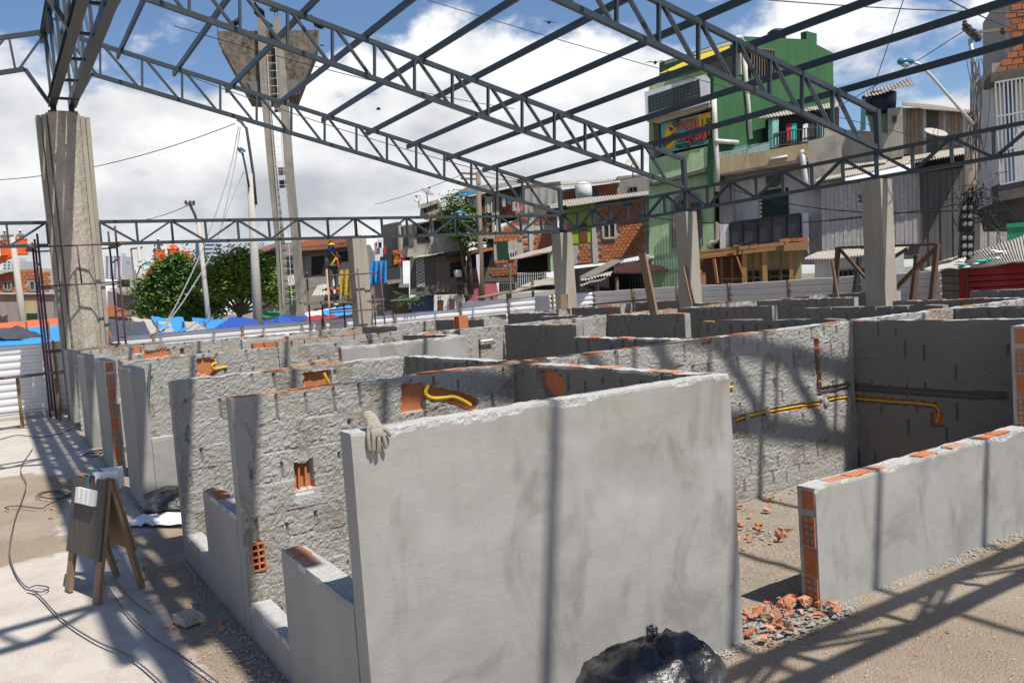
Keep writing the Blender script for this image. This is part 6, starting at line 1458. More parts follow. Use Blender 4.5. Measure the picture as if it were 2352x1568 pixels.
MB().tube([at_depth(x, y, 21.2) for x, y in ((2236, 285), (2200, 245), (2140, 175), (2112, 148), (2098, 143))], .04, 8).build('lamp_arm', 'galv_shade', p7, smooth=True); lamp_head(at_depth(2098, 141, 21.2), (-.85, .5, .05), p7)
MP = Plane(at_depth(2218, 520, 21.2), RD, Z4)
for y0, y1 in ((340, 525), (535, 690)):
    mbx = solid(MP, [(895, y0), (985, y0-8), (975, y1), (880, y1+6)], 'black', 'meter_cabinet', p7, .1, .25)
    for k in range(6): MB().lathe(MP.p(915+(k % 2)*38, y0+38+(k//2)*52, .12), [(.002, .02), (.05, .018), (.06, 0)], 12, MP.n).build('meter', 'dish_grey', mbx)
def wire(pts, d, label, r=.012, sag=0., mat='cable_black', n=14, cat='cable'):
    P = [at_depth(x, y, q) for (x, y), q in zip(pts, d if isinstance(d, (list, tuple)) else [d]*len(pts))]
    if len(P) == 2 and sag: P = [P[0].lerp(P[1], k/n)-Vector((0, 0, sag*4*(k/n)*(1-k/n))) for k in range(n+1)]
    else: P = bend(P, 6) if len(P) > 2 else P
    return MB().tube(P, r, 5).build('overhead_wire', mat, label=label, cat=cat, group='overhead wires')
for pts, d, sg_, lb in ((((-40, 415), (540, 284)), (40, 34), .5, 'sagging cable from the left edge to the lamp pole'), (((280, 510), (436, 470)), (48, 36), .2, 'cable running up to the slim leaning pole'), (((980, 0), (2352, 372)), (24, 30), .2, 'long thin wire slanting across the roof steel to the right'), (((1760, 0), (2400, 30)), (16, 16), .05, 'wire crossing the top right corner'), (((2075, 0), (1990, 250)), (20, 27), .0, 'steep wire dropping over the green house roof'),
        (((2225, 65), (1500, 395)), (21.5, 45), .8, 'sagging wire from the right pole past the green house'), (((860, 470), (1060, 402)), (60, 46), .1, 'wire from the dark timber pole to the far left'), (((1100, 402), (1600, 370)), (46, 40), .8, 'wire from the dark timber pole to the green house'), (((2180, 0), (2400, 85)), (14, 22), .1, 'wire running to the right pole from above'), (((240, 100), (1300, 440)), (23, 26), .3, 'thin wire below the gable truss'), (((400, 60), (1180, 250)), (30, 45), .3, 'thin wire behind the water tower'),
        (((1640, 420), (2240, 480)), (33, 22), .5, 'drooping black cable along the shed'), (((1500, 500), (2200, 470)), (36, 24), .4, 'thin cable over the white house')):
    wire(pts, d, lb, .012 if d[0] < 30 else .018, sg_)
# bright bundled drop cables that come down to the fence
for k, (pts, lb) in enumerate(((((548, 290), (525, 400), (470, 560), (415, 680), (380, 745), (368, 772)), 'pale bundled drop cable coming down to the fence, upper one'), (((552, 292), (535, 400), (495, 560), (435, 670), (385, 742), (370, 774)), 'pale bundled drop cable coming down to the fence, lower one'), (((560, 395), (540, 440), (490, 570)), 'short pale cable hanging from the lamp'))):
    wire(pts, [34, 33, 30, 27, 24.5, 23.4][:len(pts)] if len(pts) > 3 else [34, 33.5, 31], lb, .022 if k < 2 else .014, mat='dish_grey')
rnd = random.Random(9)
m = MB()
for k in range(46):
    x, y = 2232+rnd.gauss(0, 14), 455+rnd.gauss(0, 25); P = [at_depth(x, y, 21.3)]
    for j in range(4): x += rnd.gauss(6, 16); y += rnd.gauss(6, 16); P.append(at_depth(x, y, 21.3+rnd.gauss(0, .25)))
    m.tube(bend(P, 4), .011, 4)
for k in range(16):
    x = 2240+rnd.gauss(0, 8); m.tube(bend([at_depth(x, 130+rnd.random()*20, 21.4), at_depth(x+rnd.gauss(4, 8), 220, 21.3), at_depth(x+rnd.gauss(0, 8), 330+rnd.random()*90, 21.3)], 5), .009, 4)
m.build('wire_tangle', 'cable_black', label='tangled knot of black wires hanging on the right pole', cat='cable')
# ================================================================ market tarpaulins behind the fence
def tarp(pts, off, mat, label, sag=.15, seed=0, n=14, amp=.05, cat='tarpaulin'):
    """pts four corners (upper left, upper right, lower right, lower left) in survey px at given distances"""
    A = [at_depth(x, y, q) for (x, y), q in zip(pts, off)]; V = []; F = []
    for i in range(n+1):
        for j in range(n+1):
            u, v = i/n, j/n; p = (A[0].lerp(A[1], u)).lerp(A[3].lerp(A[2], u), v)
            p.z += -sag*4*u*(1-u)*(.4+.6*v) + amp*mnoise.noise((u*5+seed, v*5, seed*3.1))+amp*.5*mnoise.noise((u*13, v*9+seed, 2)); V.append(p)
    for i in range(n):
        for j in range(n): F.append((i*(n+1)+j, (i+1)*(n+1)+j, (i+1)*(n+1)+j+1, i*(n+1)+j+1))
    nv = len(V); nn = len(F)
    return MB().add(V, F).build('tarpaulin', mat, label=label, cat=cat, group='market stall covers', smooth=True)
for k, (pts, off, mt, lb, sg_) in enumerate((
    (((-40, 742), (130, 730), (150, 752), (-40, 762)), (38, 38, 34, 34), 'tarp_orange', 'orange stall cover at the left edge', .1),
    (((20, 752), (150, 745), (160, 775), (-20, 790)), (33, 33, 30, 30), 'tarp_blue', 'light blue stall cover left of the ribbed column, upper one', .1),
    (((-40, 762), (90, 765), (140, 790), (-40, 800)), (31, 30, 26, 26), 'tarp_blue', 'bright blue stall cover just over the fence at the left edge', .25),
    (((-20, 752), (40, 748), (100, 770), (0, 775)), (32, 32, 29, 29), 'tarp_black', 'black stall cover between the blue ones on the left', .1),
    (((250, 730), (330, 735), (345, 765), (255, 770)), (30, 30, 26, 26), 'tarp_black', 'black plastic stall cover right of the ribbed column', .15),
    (((300, 728), (390, 735), (400, 765), (330, 765)), (33, 33, 27, 27), 'tarp_grey', 'pile of beige and grey cover sheets right of the ribbed column', .1),
    (((345, 726), (420, 728), (430, 755), (365, 760)), (34, 34, 28, 28), 'tarp_blue', 'small blue cover among the grey sheets', .1),
    (((385, 733), (450, 738), (475, 755), (400, 768)), (33, 33, 28, 28), 'tarp_grey', 'grey cover sheet right of the small blue cover', .15),
    (((440, 728), (520, 732), (540, 752), (450, 755)), (36, 36, 30, 30), 'tarp_blue', 'sky blue stall cover left of the concrete pole', .1),
    (((530, 728), (590, 735), (600, 755), (480, 762)), (31, 32, 28, 28), 'tarp_deep', 'deep blue tent roof in front of the concrete pole', -.1),
    (((600, 735), (650, 722), (700, 728), (610, 750)), (33, 33, 28, 28), 'tarp_deep', 'royal blue cover draped between pole and tower', .2),
    (((640, 724), (705, 724), (705, 735), (640, 742)), (31, 31, 27, 27), 'tarp_deep', 'royal blue cover at the foot of the tower', .15),
    (((700, 715), (770, 705), (800, 722), (700, 728)), (42, 42, 36, 36), 'tarp_white', 'white stall cover behind the worker', .1),
    (((740, 712), (800, 700), (830, 716), (745, 722)), (40, 40, 35, 35), 'tarp_blue', 'blue stall cover under the scaffold plank', .1),
    (((600, 715), (650, 712), (660, 722), (600, 725)), (44, 44, 40, 40), 'green_bright', 'green stall cover left of the tower', .1),
    (((650, 730), (760, 720), (780, 728), (660, 738)), (36, 36, 33, 33), 'cloth_red', 'faded red stall cover beside the tower foot', .1))): tarp(pts, off, mt, lb, sg_, k)
for k, (x, d) in enumerate(((300, 28), (360, 28), (420, 29), (470, 30), (540, 30), (620, 30), (690, 30), (60, 31), (110, 28))):
    p = at_depth(x, 740, d); MB().bar((p.x, p.y, 0), (p.x, p.y, at_depth(x, 738, d).z), .07, .07).build('stall_post', 'wood_old', label='stall post under the covers, number %s from the left' % ['three', 'four', 'five', 'six', 'seven', 'eight', 'nine', 'one', 'two'][k], cat='post', group='market stall posts')
curtain(Plane(at_depth(790, 670, 27.5), BX, ID), 780, 620, 822, 616, 690, 'tarp_yellow', None, 0, 16, 'yellow_cloth', .15, label='yellow cloth hanging behind the second column', cat='cloth')
curtain(Plane(at_depth(860, 640, 31), BX, ID), 850, 600, 888, 598, 650, 'tarp_blue', None, 0, 16, 'blue_sheet', .15, label='blue plastic sheet hanging right of the second column', cat='cloth')
# ================================================================ scaffolds
def scaffold(name, label, posts, rails, mats, planks=()):
    root = thing(name, posts[0][0], label, 'scaffold')
    for k, (a, b) in enumerate(posts): MB().tube([a, b], .024, 8).build('post', mats[k % len(mats)], root, smooth=True)
    for a, b in rails: MB().tube([a, b], .019, 8).build('rail', mats[0], root, smooth=True)
    for a, b, w, t in planks: MB().bar(a, b, w, t).build('plank', 'wood_old', root)
    return root
PO, RA = [], []
for y in (21.62, 22.95):
    for x in (1.06, 2.66): PO.append(((x, y, 0), (x+(.0 if x < 2 else .02), y, 4.25 if x < 2 else 4.4)))
    for z in (1.55, 3.05, 3.95): RA.append(((1.0, y, z), (2.72, y, z+.03)))
    RA.append(((1.86, y, 3.05), (1.84, y, 3.97)))
PO.append(((.97, 22.2, 0), (.97, 22.2, 4.1)))
for x in (1.06, 2.66):
    for z in (1.1, 1.75, 2.4, 3.05, 3.6): RA.append(((x, 21.62, z), (x, 22.95, z)))
scaffold('tube_scaffold', 'purple tube scaffold wrapped around the tall ribbed column', PO, RA, ['purple_steel'], [((.95, 21.5, 3.98), (.95, 23.1, 3.98), .2, .04), ((2.75, 21.5, 4.0), (2.75, 23.1, 4.0), .2, .04)])
w_ = lambda x, y, Y: at_y(x, y, Y)
def foot(x0, y0, x1, y1, Y): a = at_y(x0, y0, Y); b = at_y(x1, y1, Y); t = -b.z/(a.z-b.z); return (b+(a-b)*t, a)
sc2 = scaffold('tube_scaffold', 'scaffold of tubes and bamboo poles the worker stands on', [foot(704, 624, 713, 752, 22.9), foot(750, 618, 761, 756, 21.75), foot(821, 616, 833, 748, 21.75), foot(872, 609, 884, 744, 21.75), foot(740, 700, 743, 752, 22.9), foot(789, 690, 793, 750, 22.9), foot(858, 640, 862, 740, 22.9)],
    [(w_(700, 636, 22.8), w_(820, 629, 21.8)), (w_(820, 630, 21.75), w_(875, 625, 21.75)), (w_(756, 718, 21.75), w_(884, 708, 21.75)), (w_(760, 712, 22.9), w_(860, 704, 22.9))], ['rust_steel', 'plank_raw', 'purple_steel', 'purple_steel', 'purple_steel', 'purple_steel', 'purple_steel'],
    [(w_(690, 696, 22.75), w_(880, 687, 22.5), .32, .04), (w_(700, 699, 22.35), w_(868, 690, 22.1), .26, .04)])
MB().bar(w_(770, 700, 23.0), w_(802, 674, 23.0), .22, .03).build('loose_board', 'white_plastic', label='white board slanting behind the scaffold plank', cat='board')
# ================================================================ people
plain('coverall', (.085, .085, .09), .85); plain('coverall_dark', (.05, .05, .054), .85); plain('skin', (.22, .11, .065), .6); plain('helmet_yellow', (.75, .46, .02), .3); plain('helmet_white', (.75, .75, .75), .3); plain('strap_yellow', (.70, .48, .03), .6); plain('band_orange', (.80, .16, .04), .5); plain('scarf_blue', (.03, .06, .36), .8); plain('boot', (.03, .028, .026), .6); plain('khaki', (.22, .22, .16), .9)
def skin_mesh(verts, edges, radii, name, lvl=2, root_i=0):
    me = bpy.data.meshes.new(name); me.from_pydata(verts, edges, []); ob = bpy.data.objects.new(name, me); C.objects.link(ob)
    md = ob.modifiers.new('skin', 'SKIN'); md.use_smooth_shade = True; md.branch_smoothing = .6
    for i, r in enumerate(radii): me.skin_vertices[0].data[i].radius = r if isinstance(r, tuple) else (r, r)
    me.skin_vertices[0].data[root_i].use_root = True
    sb = ob.modifiers.new('sub', 'SUBSURF'); sb.levels = lvl; sb.render_levels = lvl
    dg = bpy.context.evaluated_depsgraph_get(); dg.update(); out_ = bpy.data.meshes.new_from_object(ob.evaluated_get(dg)); bpy.data.objects.remove(ob); return out_
def person(p, yaw, label, H=1.68, suit='coverall', helmet='helmet_yellow', pose='stand', harness=False, scarf=None, holds=None):
    p = Vector(p); s = H/1.72; Rz = Matrix.Rotation(yaw, 3, 'Z')
    root = thing('person', p, label, 'person'); T = lambda x, y, z: p+Rz @ Vector((x*s, y*s, z*s))
    # x right, y forward, z up; one continuous figure rooted at the pelvis
    J = {'pel': (0, 0, .95), 'wai': (0, .005, 1.10), 'che': (0, .0, 1.28), 'nec': (0, -.005, 1.44), 'hb': (0, .015, 1.50),
         'hl': (-.10, 0, .90), 'kl': (-.12, .03, .50), 'al': (-.13, -.02, .09), 'tl': (-.15, .15, .04), 'hr': (.10, 0, .90), 'kr': (.11, .02, .50), 'ar': (.10, -.03, .09), 'tr': (.11, .14, .04),
         'sl': (-.19, -.01, 1.40), 'el': (-.27, -.02, 1.12), 'wl': (-.29, .08, .88), 'sr': (.19, -.01, 1.40), 'er': (.25, -.03, 1.12), 'wr': (.20, .14, .93)}
    if pose == 'work': J.update({'el': (-.27, .12, 1.16), 'wl': (-.18, .36, 1.20), 'er': (.28, .10, 1.15), 'wr': (.16, .34, 1.12)})
    rad = {'pel': (.15, .12), 'wai': (.135, .105), 'che': (.165, .12), 'nec': .06, 'hb': .055, 'hl': .092, 'kl': .066, 'al': .052, 'tl': (.045, .035), 'hr': .092, 'kr': .066, 'ar': .052, 'tr': (.045, .035), 'sl': .068, 'el': .05, 'wl': .036, 'sr': .068, 'er': .05, 'wr': .036}
    ks = list(J); E_ = [('pel', 'wai'), ('wai', 'che'), ('che', 'nec'), ('nec', 'hb'), ('pel', 'hl'), ('hl', 'kl'), ('kl', 'al'), ('al', 'tl'), ('pel', 'hr'), ('hr', 'kr'), ('kr', 'ar'), ('ar', 'tr'), ('che', 'sl'), ('sl', 'el'), ('el', 'wl'), ('che', 'sr'), ('sr', 'er'), ('er', 'wr')]
    # hands: palm and five fingers each
    for sd, w, e in (('l', 'wl', 'el'), ('r', 'wr', 'er')):
        d = (Vector(J[w])-Vector(J[e])).normalized(); sx = -1 if sd == 'l' else 1
        side = Vector((0, 1, 0)) if abs(d.y) < .8 else Vector((1, 0, 0)); side = (side-d*side.dot(d)).normalized()
        pm = Vector(J[w])+d*.07; J['p'+sd] = tuple(pm); rad['p'+sd] = (.032, .026); ks.append('p'+sd); E_.append((w, 'p'+sd))
        for f in range(4):
            b0 = pm+d*.03+side*(.030-.020*f); tip = b0+d*(.06-.008*abs(f-1.3))+Vector((0, .012, 0))
            J['f%s%d' % (sd, f)] = tuple(b0); J['g%s%d' % (sd, f)] = tuple(tip)
            for q_ in ('f', 'g'): rad['%s%s%d' % (q_, sd, f)] = .0095; ks.append('%s%s%d' % (q_, sd, f))
            E_ += [('p'+sd, 'f%s%d' % (sd, f)), ('f%s%d' % (sd, f), 'g%s%d' % (sd, f))]
        th = pm+side*.045+d*.015; J['t'+sd+'h'] = tuple(th); rad['t'+sd+'h'] = .011; ks.append('t'+sd+'h'); E_.append(('p'+sd, 't'+sd+'h'))
    ks = list(dict.fromkeys(ks)); ix = {k: i for i, k in enumerate(ks)}
    me = skin_mesh([tuple(Vector(J[k])*s) for k in ks], [(ix[a], ix[b]) for a, b in E_], [tuple(x*s for x in (rad[k] if isinstance(rad[k], tuple) else (rad[k], rad[k]))) for k in ks], 'body', 2, ix['pel'])
    me.materials.append(MATS[suit]); me.materials.append(MATS['skin']); me.materials.append(MATS['boot'])
    wl, wr = Vector(J['wl'])*s, Vector(J['wr'])*s
    for f in me.polygons:
        c = f.center; f.material_index = 2 if c.z < .10*s else 1 if (min((c-Vector(J['pl'])*s).length, (c-Vector(J['pr'])*s).length) < .085*s or c.z > 1.455*s) else 0
    place('body', me, p, root, rot=(0, 0, yaw))
    # head with face features
    hc = T(0, .02, 1.60); m = MB(); V = []; F = []; n, k_ = 14, 12
    for i in range(k_+1):
        th = math.pi*i/k_
        for j in range(n):
            ph = 2*math.pi*j/n; x, y, z = math.sin(th)*math.sin(ph)*.075, math.sin(th)*math.cos(ph)*.092, math.cos(th)*.115
            if y > 0 and z < -.02: x *= .85; y *= .95
            if y > .07 and abs(x) < .02 and -.03 < z < .02: y += .02
            V.append(hc+Rz @ Vector((x*s, y*s, z*s)))
    for i in range(k_):
        for j in range(n): F.append((i*n+j, i*n+(j+1) % n, (i+1)*n+(j+1) % n, (i+1)*n+j))
    m.add(V, F)
    for sx in (-1, 1): m.lathe(hc+Rz @ Vector((sx*.075*s, 0, -.005*s)), [(.004, -.012), (.02, -.006), (.024, .004), (.01, .012)], 8, Rz @ Vector((sx, -.2, 0)))
    hd = m.build('head', 'skin', root, smooth=True)
    for sx in (-1, 1): MB().lathe(hc+Rz @ Vector((sx*.03*s, .083*s, .012*s)), [(.002, .008), (.011, .005), (.013, -.005)], 8, Rz @ Vector((0, 1, 0))).build('eye', 'black', hd)
    if helmet:
        m = MB(); m.lathe(T(0, .015, 1.655), [(.105, -.02), (.118, -.025), (.119, -.015), (.106, .0), (.10, .045), (.078, .085), (.04, .105), (.005, .11)], 18); m.bar(T(0, .10, 1.64), T(0, .155, 1.628), .14*s, .012); m.bar(T(0, -.075, 1.74), T(0, .09, 1.748), .03, .02)
        m.build('helmet', helmet, root, smooth=False)
    if scarf: MB().lathe(T(0, .0, 1.50), [(.085, -.06), (.105, -.04), (.092, .0), (.085, .05), (.092, .085), (.07, .10)], 14).build('neck_cloth', scarf, root, smooth=True)
    if harness:
        st = lambda pts, w=.045: [MB().bar(T(*a), T(*b), w, .012, Rz @ Vector((0, -1, 0))).build('harness_strap', 'strap_yellow', root) for a, b in zip(pts[:-1], pts[1:])]
        st([(-.10, -.09, 1.44), (.0, -.145, 1.28), (.03, -.15, 1.20)]); st([(.13, -.085, 1.43), (.06, -.145, 1.30), (-.08, -.13, 1.12), (-.13, -.09, 1.0)])
        MB().tube([T(.05, -.15, 1.3), T(.06, -.16, 1.15), T(.08, -.15, 1.0), T(.12, -.14, .88)], [.012, .022, .028, .012], 8).build('lanyard', 'band_orange', root, smooth=True)
        MB().lathe(T(0, 0, 1.0), [(.165, -.03), (.17, 0), (.165, .03)], 18).build('belt', 'boot', root, smooth=True)
        for k2 in ('l', 'r'):
            a, b = Vector(J['k'+k2]), Vector(J['a'+k2])
            for t in (.34, .44): c = a.lerp(b, t); MB().tube([T(*(c+Vector((0, 0, .018)))), T(*(c-Vector((0, 0, .018))))], .074*s, 14, False).build('shin_band', 'band_orange', root)
    return root
wp = at_y(771, 689, 22.55)
person(wp, .35, 'worker seen from behind in grey overalls, yellow helmet and harness on the scaffold', 1.64, 'coverall', 'helmet_yellow', 'stand', True, 'scarf_blue')
# ================================================================ bucket lifts
def bucket_lift(bx, by, d, path, label, heads):
    c = at_depth(bx, by, d); root = thing('bucket_lift', (c.x, c.y, 0), label, 'bucket lift')
    for k, dx in enumerate((0, heads[1])):
        q = c + _r0*dx; m = MB(); w, h_ = .62, 1.0
        for sx, sy in ((0, -1), (0, 1)): m.box(q+Vector((0, sy*w/2, 0)), (w, .05, h_))
        for sx in (-1, 1): m.box(q+Vector((sx*w/2, 0, 0)), (.05, w, h_))
        m.box(q-Vector((0, 0, h_/2)), (w, w, .06)); m.box(q+Vector((0, 0, h_/2)), (w+.1, w+.1, .07)); m.build('bucket', 'orange_paint', root)
    P = [at_depth(x, y, d) for x, y in path]
    for a, b in zip(P[:-1], P[1:]): MB().bar(a, b, .36, .36).build('boom', 'orange_paint', root)
    b = P[-1]; MB().bar((b.x, b.y, 0), (b.x, b.y, b.z), .5, .5).build('turret', 'orange_paint', root)
    MB().box((b.x, b.y, 1.0), (5.5, 2.2, .9)).build('truck_bed', 'orange_paint', root)
    for sx in (-1.8, 1.8):
        for sy in (-1, 1): MB().lathe((b.x+sx, b.y+sy, .5), [(.1, -.15), (.48, -.15), (.5, 0), (.48, .15), (.1, .15)], 16, (0, 1, 0)).build('wheel', 'black', root, smooth=True)
    return c
c = bucket_lift(50, 567, 55, [(40, 578), (-5, 600), (-40, 640)], 'orange bucket lift with two crew at the far left', (0, -1.05))
person(c-Vector((0, 0, .55)), 2.6, 'lineman in the right bucket at the far left, white helmet', 1.7, 'khaki', 'helmet_white', 'work'); person(c+_r0*-1.05-Vector((0, 0, .5)), 3.4, 'lineman in the left bucket at the far left, white helmet', 1.7, 'khaki', 'helmet_white', 'work')
c = bucket_lift(367, 591, 58, [(360, 605), (346, 622), (330, 660)], 'orange bucket lift with two crew above the dark green tree', (0, 1.0))
person(c-Vector((0, 0, .35)), 2.8, 'lineman in the left bucket above the tree, white helmet', 1.7, 'coverall', 'helmet_white', 'work'); person(c+_r0*1.0-Vector((0, 0, .6)), 3.3, 'lineman in orange in the right bucket above the tree', 1.7, 'band_orange', 'helmet_white', 'work')
rt = thing('lift_boom', at_depth(430, 590, 58), 'folded orange lift boom right of the two linemen', 'boom')
for a, b in (((405, 580), (420, 585)), ((410, 582), (425, 593)), ((424, 577), (427, 605)), ((425, 585), (444, 593))): MB().bar(at_depth(*a, 58), at_depth(*b, 58), .35, .4).build('arm', 'orange_paint', rt)

# ================================================================ rusty frame stand and leaning timber
rt = thing('frame_stand', at_x(2040, 700, 17.3), 'rusty steel trestle frame standing before the street fence', 'frame'); FX = 17.3
def fx(x, y, X=FX): return at_x(x, y, X)
for (a, b, w, nm_, mt) in (((1925, 568), (1916, 720), .10, 'post', 'rust_steel'), ((2153, 560), (2136, 720), .11, 'post', 'rust_steel'), ((1925, 569), (2153, 561), .07, 'top_rail', 'rust_steel'), ((1930, 574), (2035, 690), .07, 'brace', 'rust_steel'), ((2148, 570), (2020, 700), .09, 'brace', 'rust_steel')):
    MB().bar(fx(*a), fx(*b), w, w*.8).build(nm_, mt, rt)
for (a, b, w, X) in (((1974, 590), (1958, 720), .13, 17.9), ((2108, 585), (2092, 720), .15, 17.8)): MB().bar(fx(*a, X), fx(*b, X), w, .08).build('post', 'steel_paint2' if X > 17.85 else 'rust_steel', rt)
MB().bar(fx(2040, 600, 17.9), fx(2085, 570, 17.9), .07, .06).build('brace', 'rust_steel', rt)
def plank(a, b, w, t, label, mat='wood_old', up=(0, 0, 1), cat='plank'):
    return MB().bar(a, b, w, t, up).build('timber_plank', mat, label=label, cat=cat)
plank(at_x(1503, 722, 9.98), at_x(1476, 585, 9.98), .17, .05, 'tall brown plank leaning up from the middle partitions', 'wood_post', (-1, 0, 0)) 
plank(at_x(1592, 700, 15.7), at_x(1572, 614, 15.82), .10, .05, 'thin stick leaning on the third column', 'wood_post')
plank(at_x(1926, 695, 14.4), at_x(1911, 600, 14.4), .05, .035, 'thin pole leaning before the fourth column', 'wood_post')
plank(at_y(1297, 712, 21.6), at_y(1296, 676, 21.7), .22, .04, 'short board upright at the foot of the corner column', 'wood_post')
plank(Vector((14.2, 18.4, 1.66)), Vector((16.2, 18.0, 1.68)), .2, .04, 'long board lying on the walls by the corner column', 'door_brown')
plank(at_z(682, 842, 1.66), at_z(745, 829, 1.65), .07, .03, 'raw orange timber offcut lying on the third wall', 'plank_raw')
for k, y in enumerate((870, 866)): plank(at_y(2, y+3*k, 20.5-k*.15), at_y(152, y-17+3*k, 21.2-k*.15), .09, .05, ['upper', 'lower'][k]+' plank of the pair propped beside the ribbed column', 'wood_old')
for k, x in enumerate((40, 128)): p = at_y(x, 868, 20.6+k*.6); MB().bar((p.x, p.y, 0), p, .07, .07).build('prop_post', 'wood_post', label=['left', 'right'][k]+' prop under the planks beside the ribbed column', cat='post')
MB().tube([at_y(338, 975, 11.9), at_y(345, 838, 12.35)], .018, 6).build('iron_bar', 'steel_paint2', label='thin iron bar leaning on the wall behind the first pier', cat='bar')
# loose hollow brick standing on a wall
p = at_z(1050, 757, 1.61); rt = thing('loose_brick', p, 'single orange hollow brick left standing on a wall top', 'brick')
m = MB(); hb_ = hollow_brick(); M_ = Matrix.Rotation(-1.2, 3, 'Z'); m.v = [tuple(p+M_ @ Vector((x*1.1, y*2.2, (z+.098)*1.15))) for x, y, z in hb_.v]; m.f = hb_.f; m.mi = [0]*len(m.f); m.build('brick_body', 'brick_red', rt)
# ================================================================ work glove draped over the corner
def knit():
    m, nt, b = newmat('knit'); q = MN(nt); w = nt.nodes.new('ShaderNodeTexWave'); w.inputs['Scale'].default_value = 34; w.inputs['Distortion'].default_value = 4; w.inputs['Detail'].default_value = 3; w.bands_direction = 'Z'; q.lk(q.pos, w.inputs[0])
    c = q.mix(q.remap(w.outputs['Fac'], .55, .95), (.46, .40, .32), (.30, .275, .25)); c = q.mix(q.noise(20, 4, lo=.5, hi=.75), c, (.25, .21, .16)); q.lk(c, b.inputs['Base Color']); b.inputs['Roughness'].default_value = 1; q.bump(q.noise(320, 2), .003, b)
knit()
gf = lambda x, y, o=.012: at_y(x, y, YF-o)
pts = {'cuff': gf(843, 968, -.05)+Vector((0, .02, .035)), 'wrist': gf(853, 962, -.03)+Vector((0, 0, .018)), 'palm': gf(862, 976, .012), 'kn': gf(866, 994, .030)}
fing = [[gf(846, 985, .012), gf(846, 1005, .020), gf(848, 1028, .018), gf(850, 1037, .016)], [gf(858, 1003, .030), gf(858, 1022, .028), gf(857, 1038, .022)], [gf(869, 1004, .034), gf(870, 1022, .032), gf(869, 1041, .024)], [gf(880, 1000, .030), gf(884, 1016, .028), gf(886, 1030, .022)], [gf(884, 984, .022), gf(892, 994, .022), gf(897, 1002, .018)]]
V = [pts['cuff'], pts['wrist'], pts['palm'], pts['kn']]; E_ = [(0, 1), (1, 2), (2, 3)]; Rd = [(.038, .026), (.036, .022), (.044, .019), (.040, .017)]
for k, f in enumerate(fing):
    prev = 3 if k in (1, 2, 3) else 2
    for j, q_ in enumerate(f): V.append(q_); E_.append((prev, len(V)-1)); prev = len(V)-1; Rd.append((.0125, .0105) if k else (.010, .009))
go = V[2].copy(); me = skin_mesh([tuple(v-go) for v in V], E_, Rd, 'work_glove', 2, 2); me.materials.append(MATS['knit'])
place('work_glove', me, go, None, 'speckled knit work glove hanging over the front wall corner', 'glove')
# ================================================================ rubbish bags, sheets
def bagmat(n, c, r):
    m, nt, b = newmat(n); q = MN(nt); col = q.mix(q.noise(7, 5, lo=.48, hi=.75), c, (.085, .083, .08)); q.lk(col, b.inputs['Base Color']); b.inputs['Roughness'].default_value = r; b.inputs['Specular IOR Level'].default_value = .6
    q.bump(q.noise(14, 4, .5, dist=1.5), .006, b)
bagmat('bag_black', (.014, .014, .016), .36)
def bag(c, rx, ry, rz, label, seed, sub=6, knot=True):
    bm = bmesh.new(); bmesh.ops.create_icosphere(bm, subdivisions=sub, radius=1); V = []
    for v in bm.verts:
        p = v.co; s_ = Vector((seed, seed*2.1, 0))
        w = p+Vector((mnoise.noise(p*1.4+s_), mnoise.noise(p*1.4+s_*2), mnoise.noise(p*1.4+s_*3)))*.45
        ph = math.atan2(w.y, w.x); up_ = max(0, p.z)
        fold = abs(math.sin(ph*4.5+2.2*mnoise.noise(w*1.2+s_)))*.10*up_**.5*(1-.4*up_)
        cr1 = (1-abs(mnoise.noise(w*2.2+s_*1.3))*2.6); cr2 = (1-abs(mnoise.noise(w*4.6+s_*.7))*2.6)
        k = 1+.12*mnoise.noise(w*1.1+s_)+fold+.062*cr1+.032*cr2
        q_ = Vector((p.x*rx*k, p.y*ry*k, p.z*rz*k))
        if q_.z < -rz*.62: q_.z = -rz*.62
        V.append(Vector(c)+q_)
    F = [tuple(v.index for v in f.verts) for f in bm.faces]; bm.free(); rt = thing('rubbish_bag', c, label, 'bag'); MB().add(V, F).build('bag_body', 'bag_black', rt, smooth=True)
    if knot:
        t = Vector(c)+Vector((.0, 0, rz*1.10)); m = crumple(t+Vector((0, 0, .015)), .022, seed+3, 1.1, 3); m.build('knot', 'bag_black', rt)
    return rt
bc = at_y(1500, 1505, 2.62)
bag((bc.x, bc.y, .25), .36, .32, .40, 'knotted black rubbish bag on the ground before the front wall', 2.3, 5)
b2 = at_z(395, 1165, 0); bag((b2.x, b2.y, .05), .30, .42, .17, 'flattened black plastic bag beside the second stall', 5.1, 5, False)
def sheet(pts, z, mat, name, label, cat, seed, amp=.04, n=16):
    A = [at_z(x, y, z) for x, y in pts]; V = []; F = []
    for i in range(n+1):
        for j in range(n+1):
            u, v = i/n, j/n; p = A[0].lerp(A[1], u).lerp(A[3].lerp(A[2], u), v)
            e = .12*mnoise.noise((u*3+seed, v*3, 1)); p += (A[1]-A[0]).normalized()*e*.5; p.z = z+abs(mnoise.noise((u*4+seed, v*5, 0)))*amp+.004; V.append(p)
    for i in range(n):
        for j in range(n): F.append((i*(n+1)+j, (i+1)*(n+1)+j, (i+1)*(n+1)+j+1, i*(n+1)+j+1))
    MB().add(V, F).build(name, mat, label=label, cat=cat, smooth=True)
sheet([(318, 1186), (425, 1180), (425, 1205), (286, 1210)], .02, 'paper', 'paper_sheet', 'torn white paper sack lying beside the black plastic', 'paper', 3, .06)
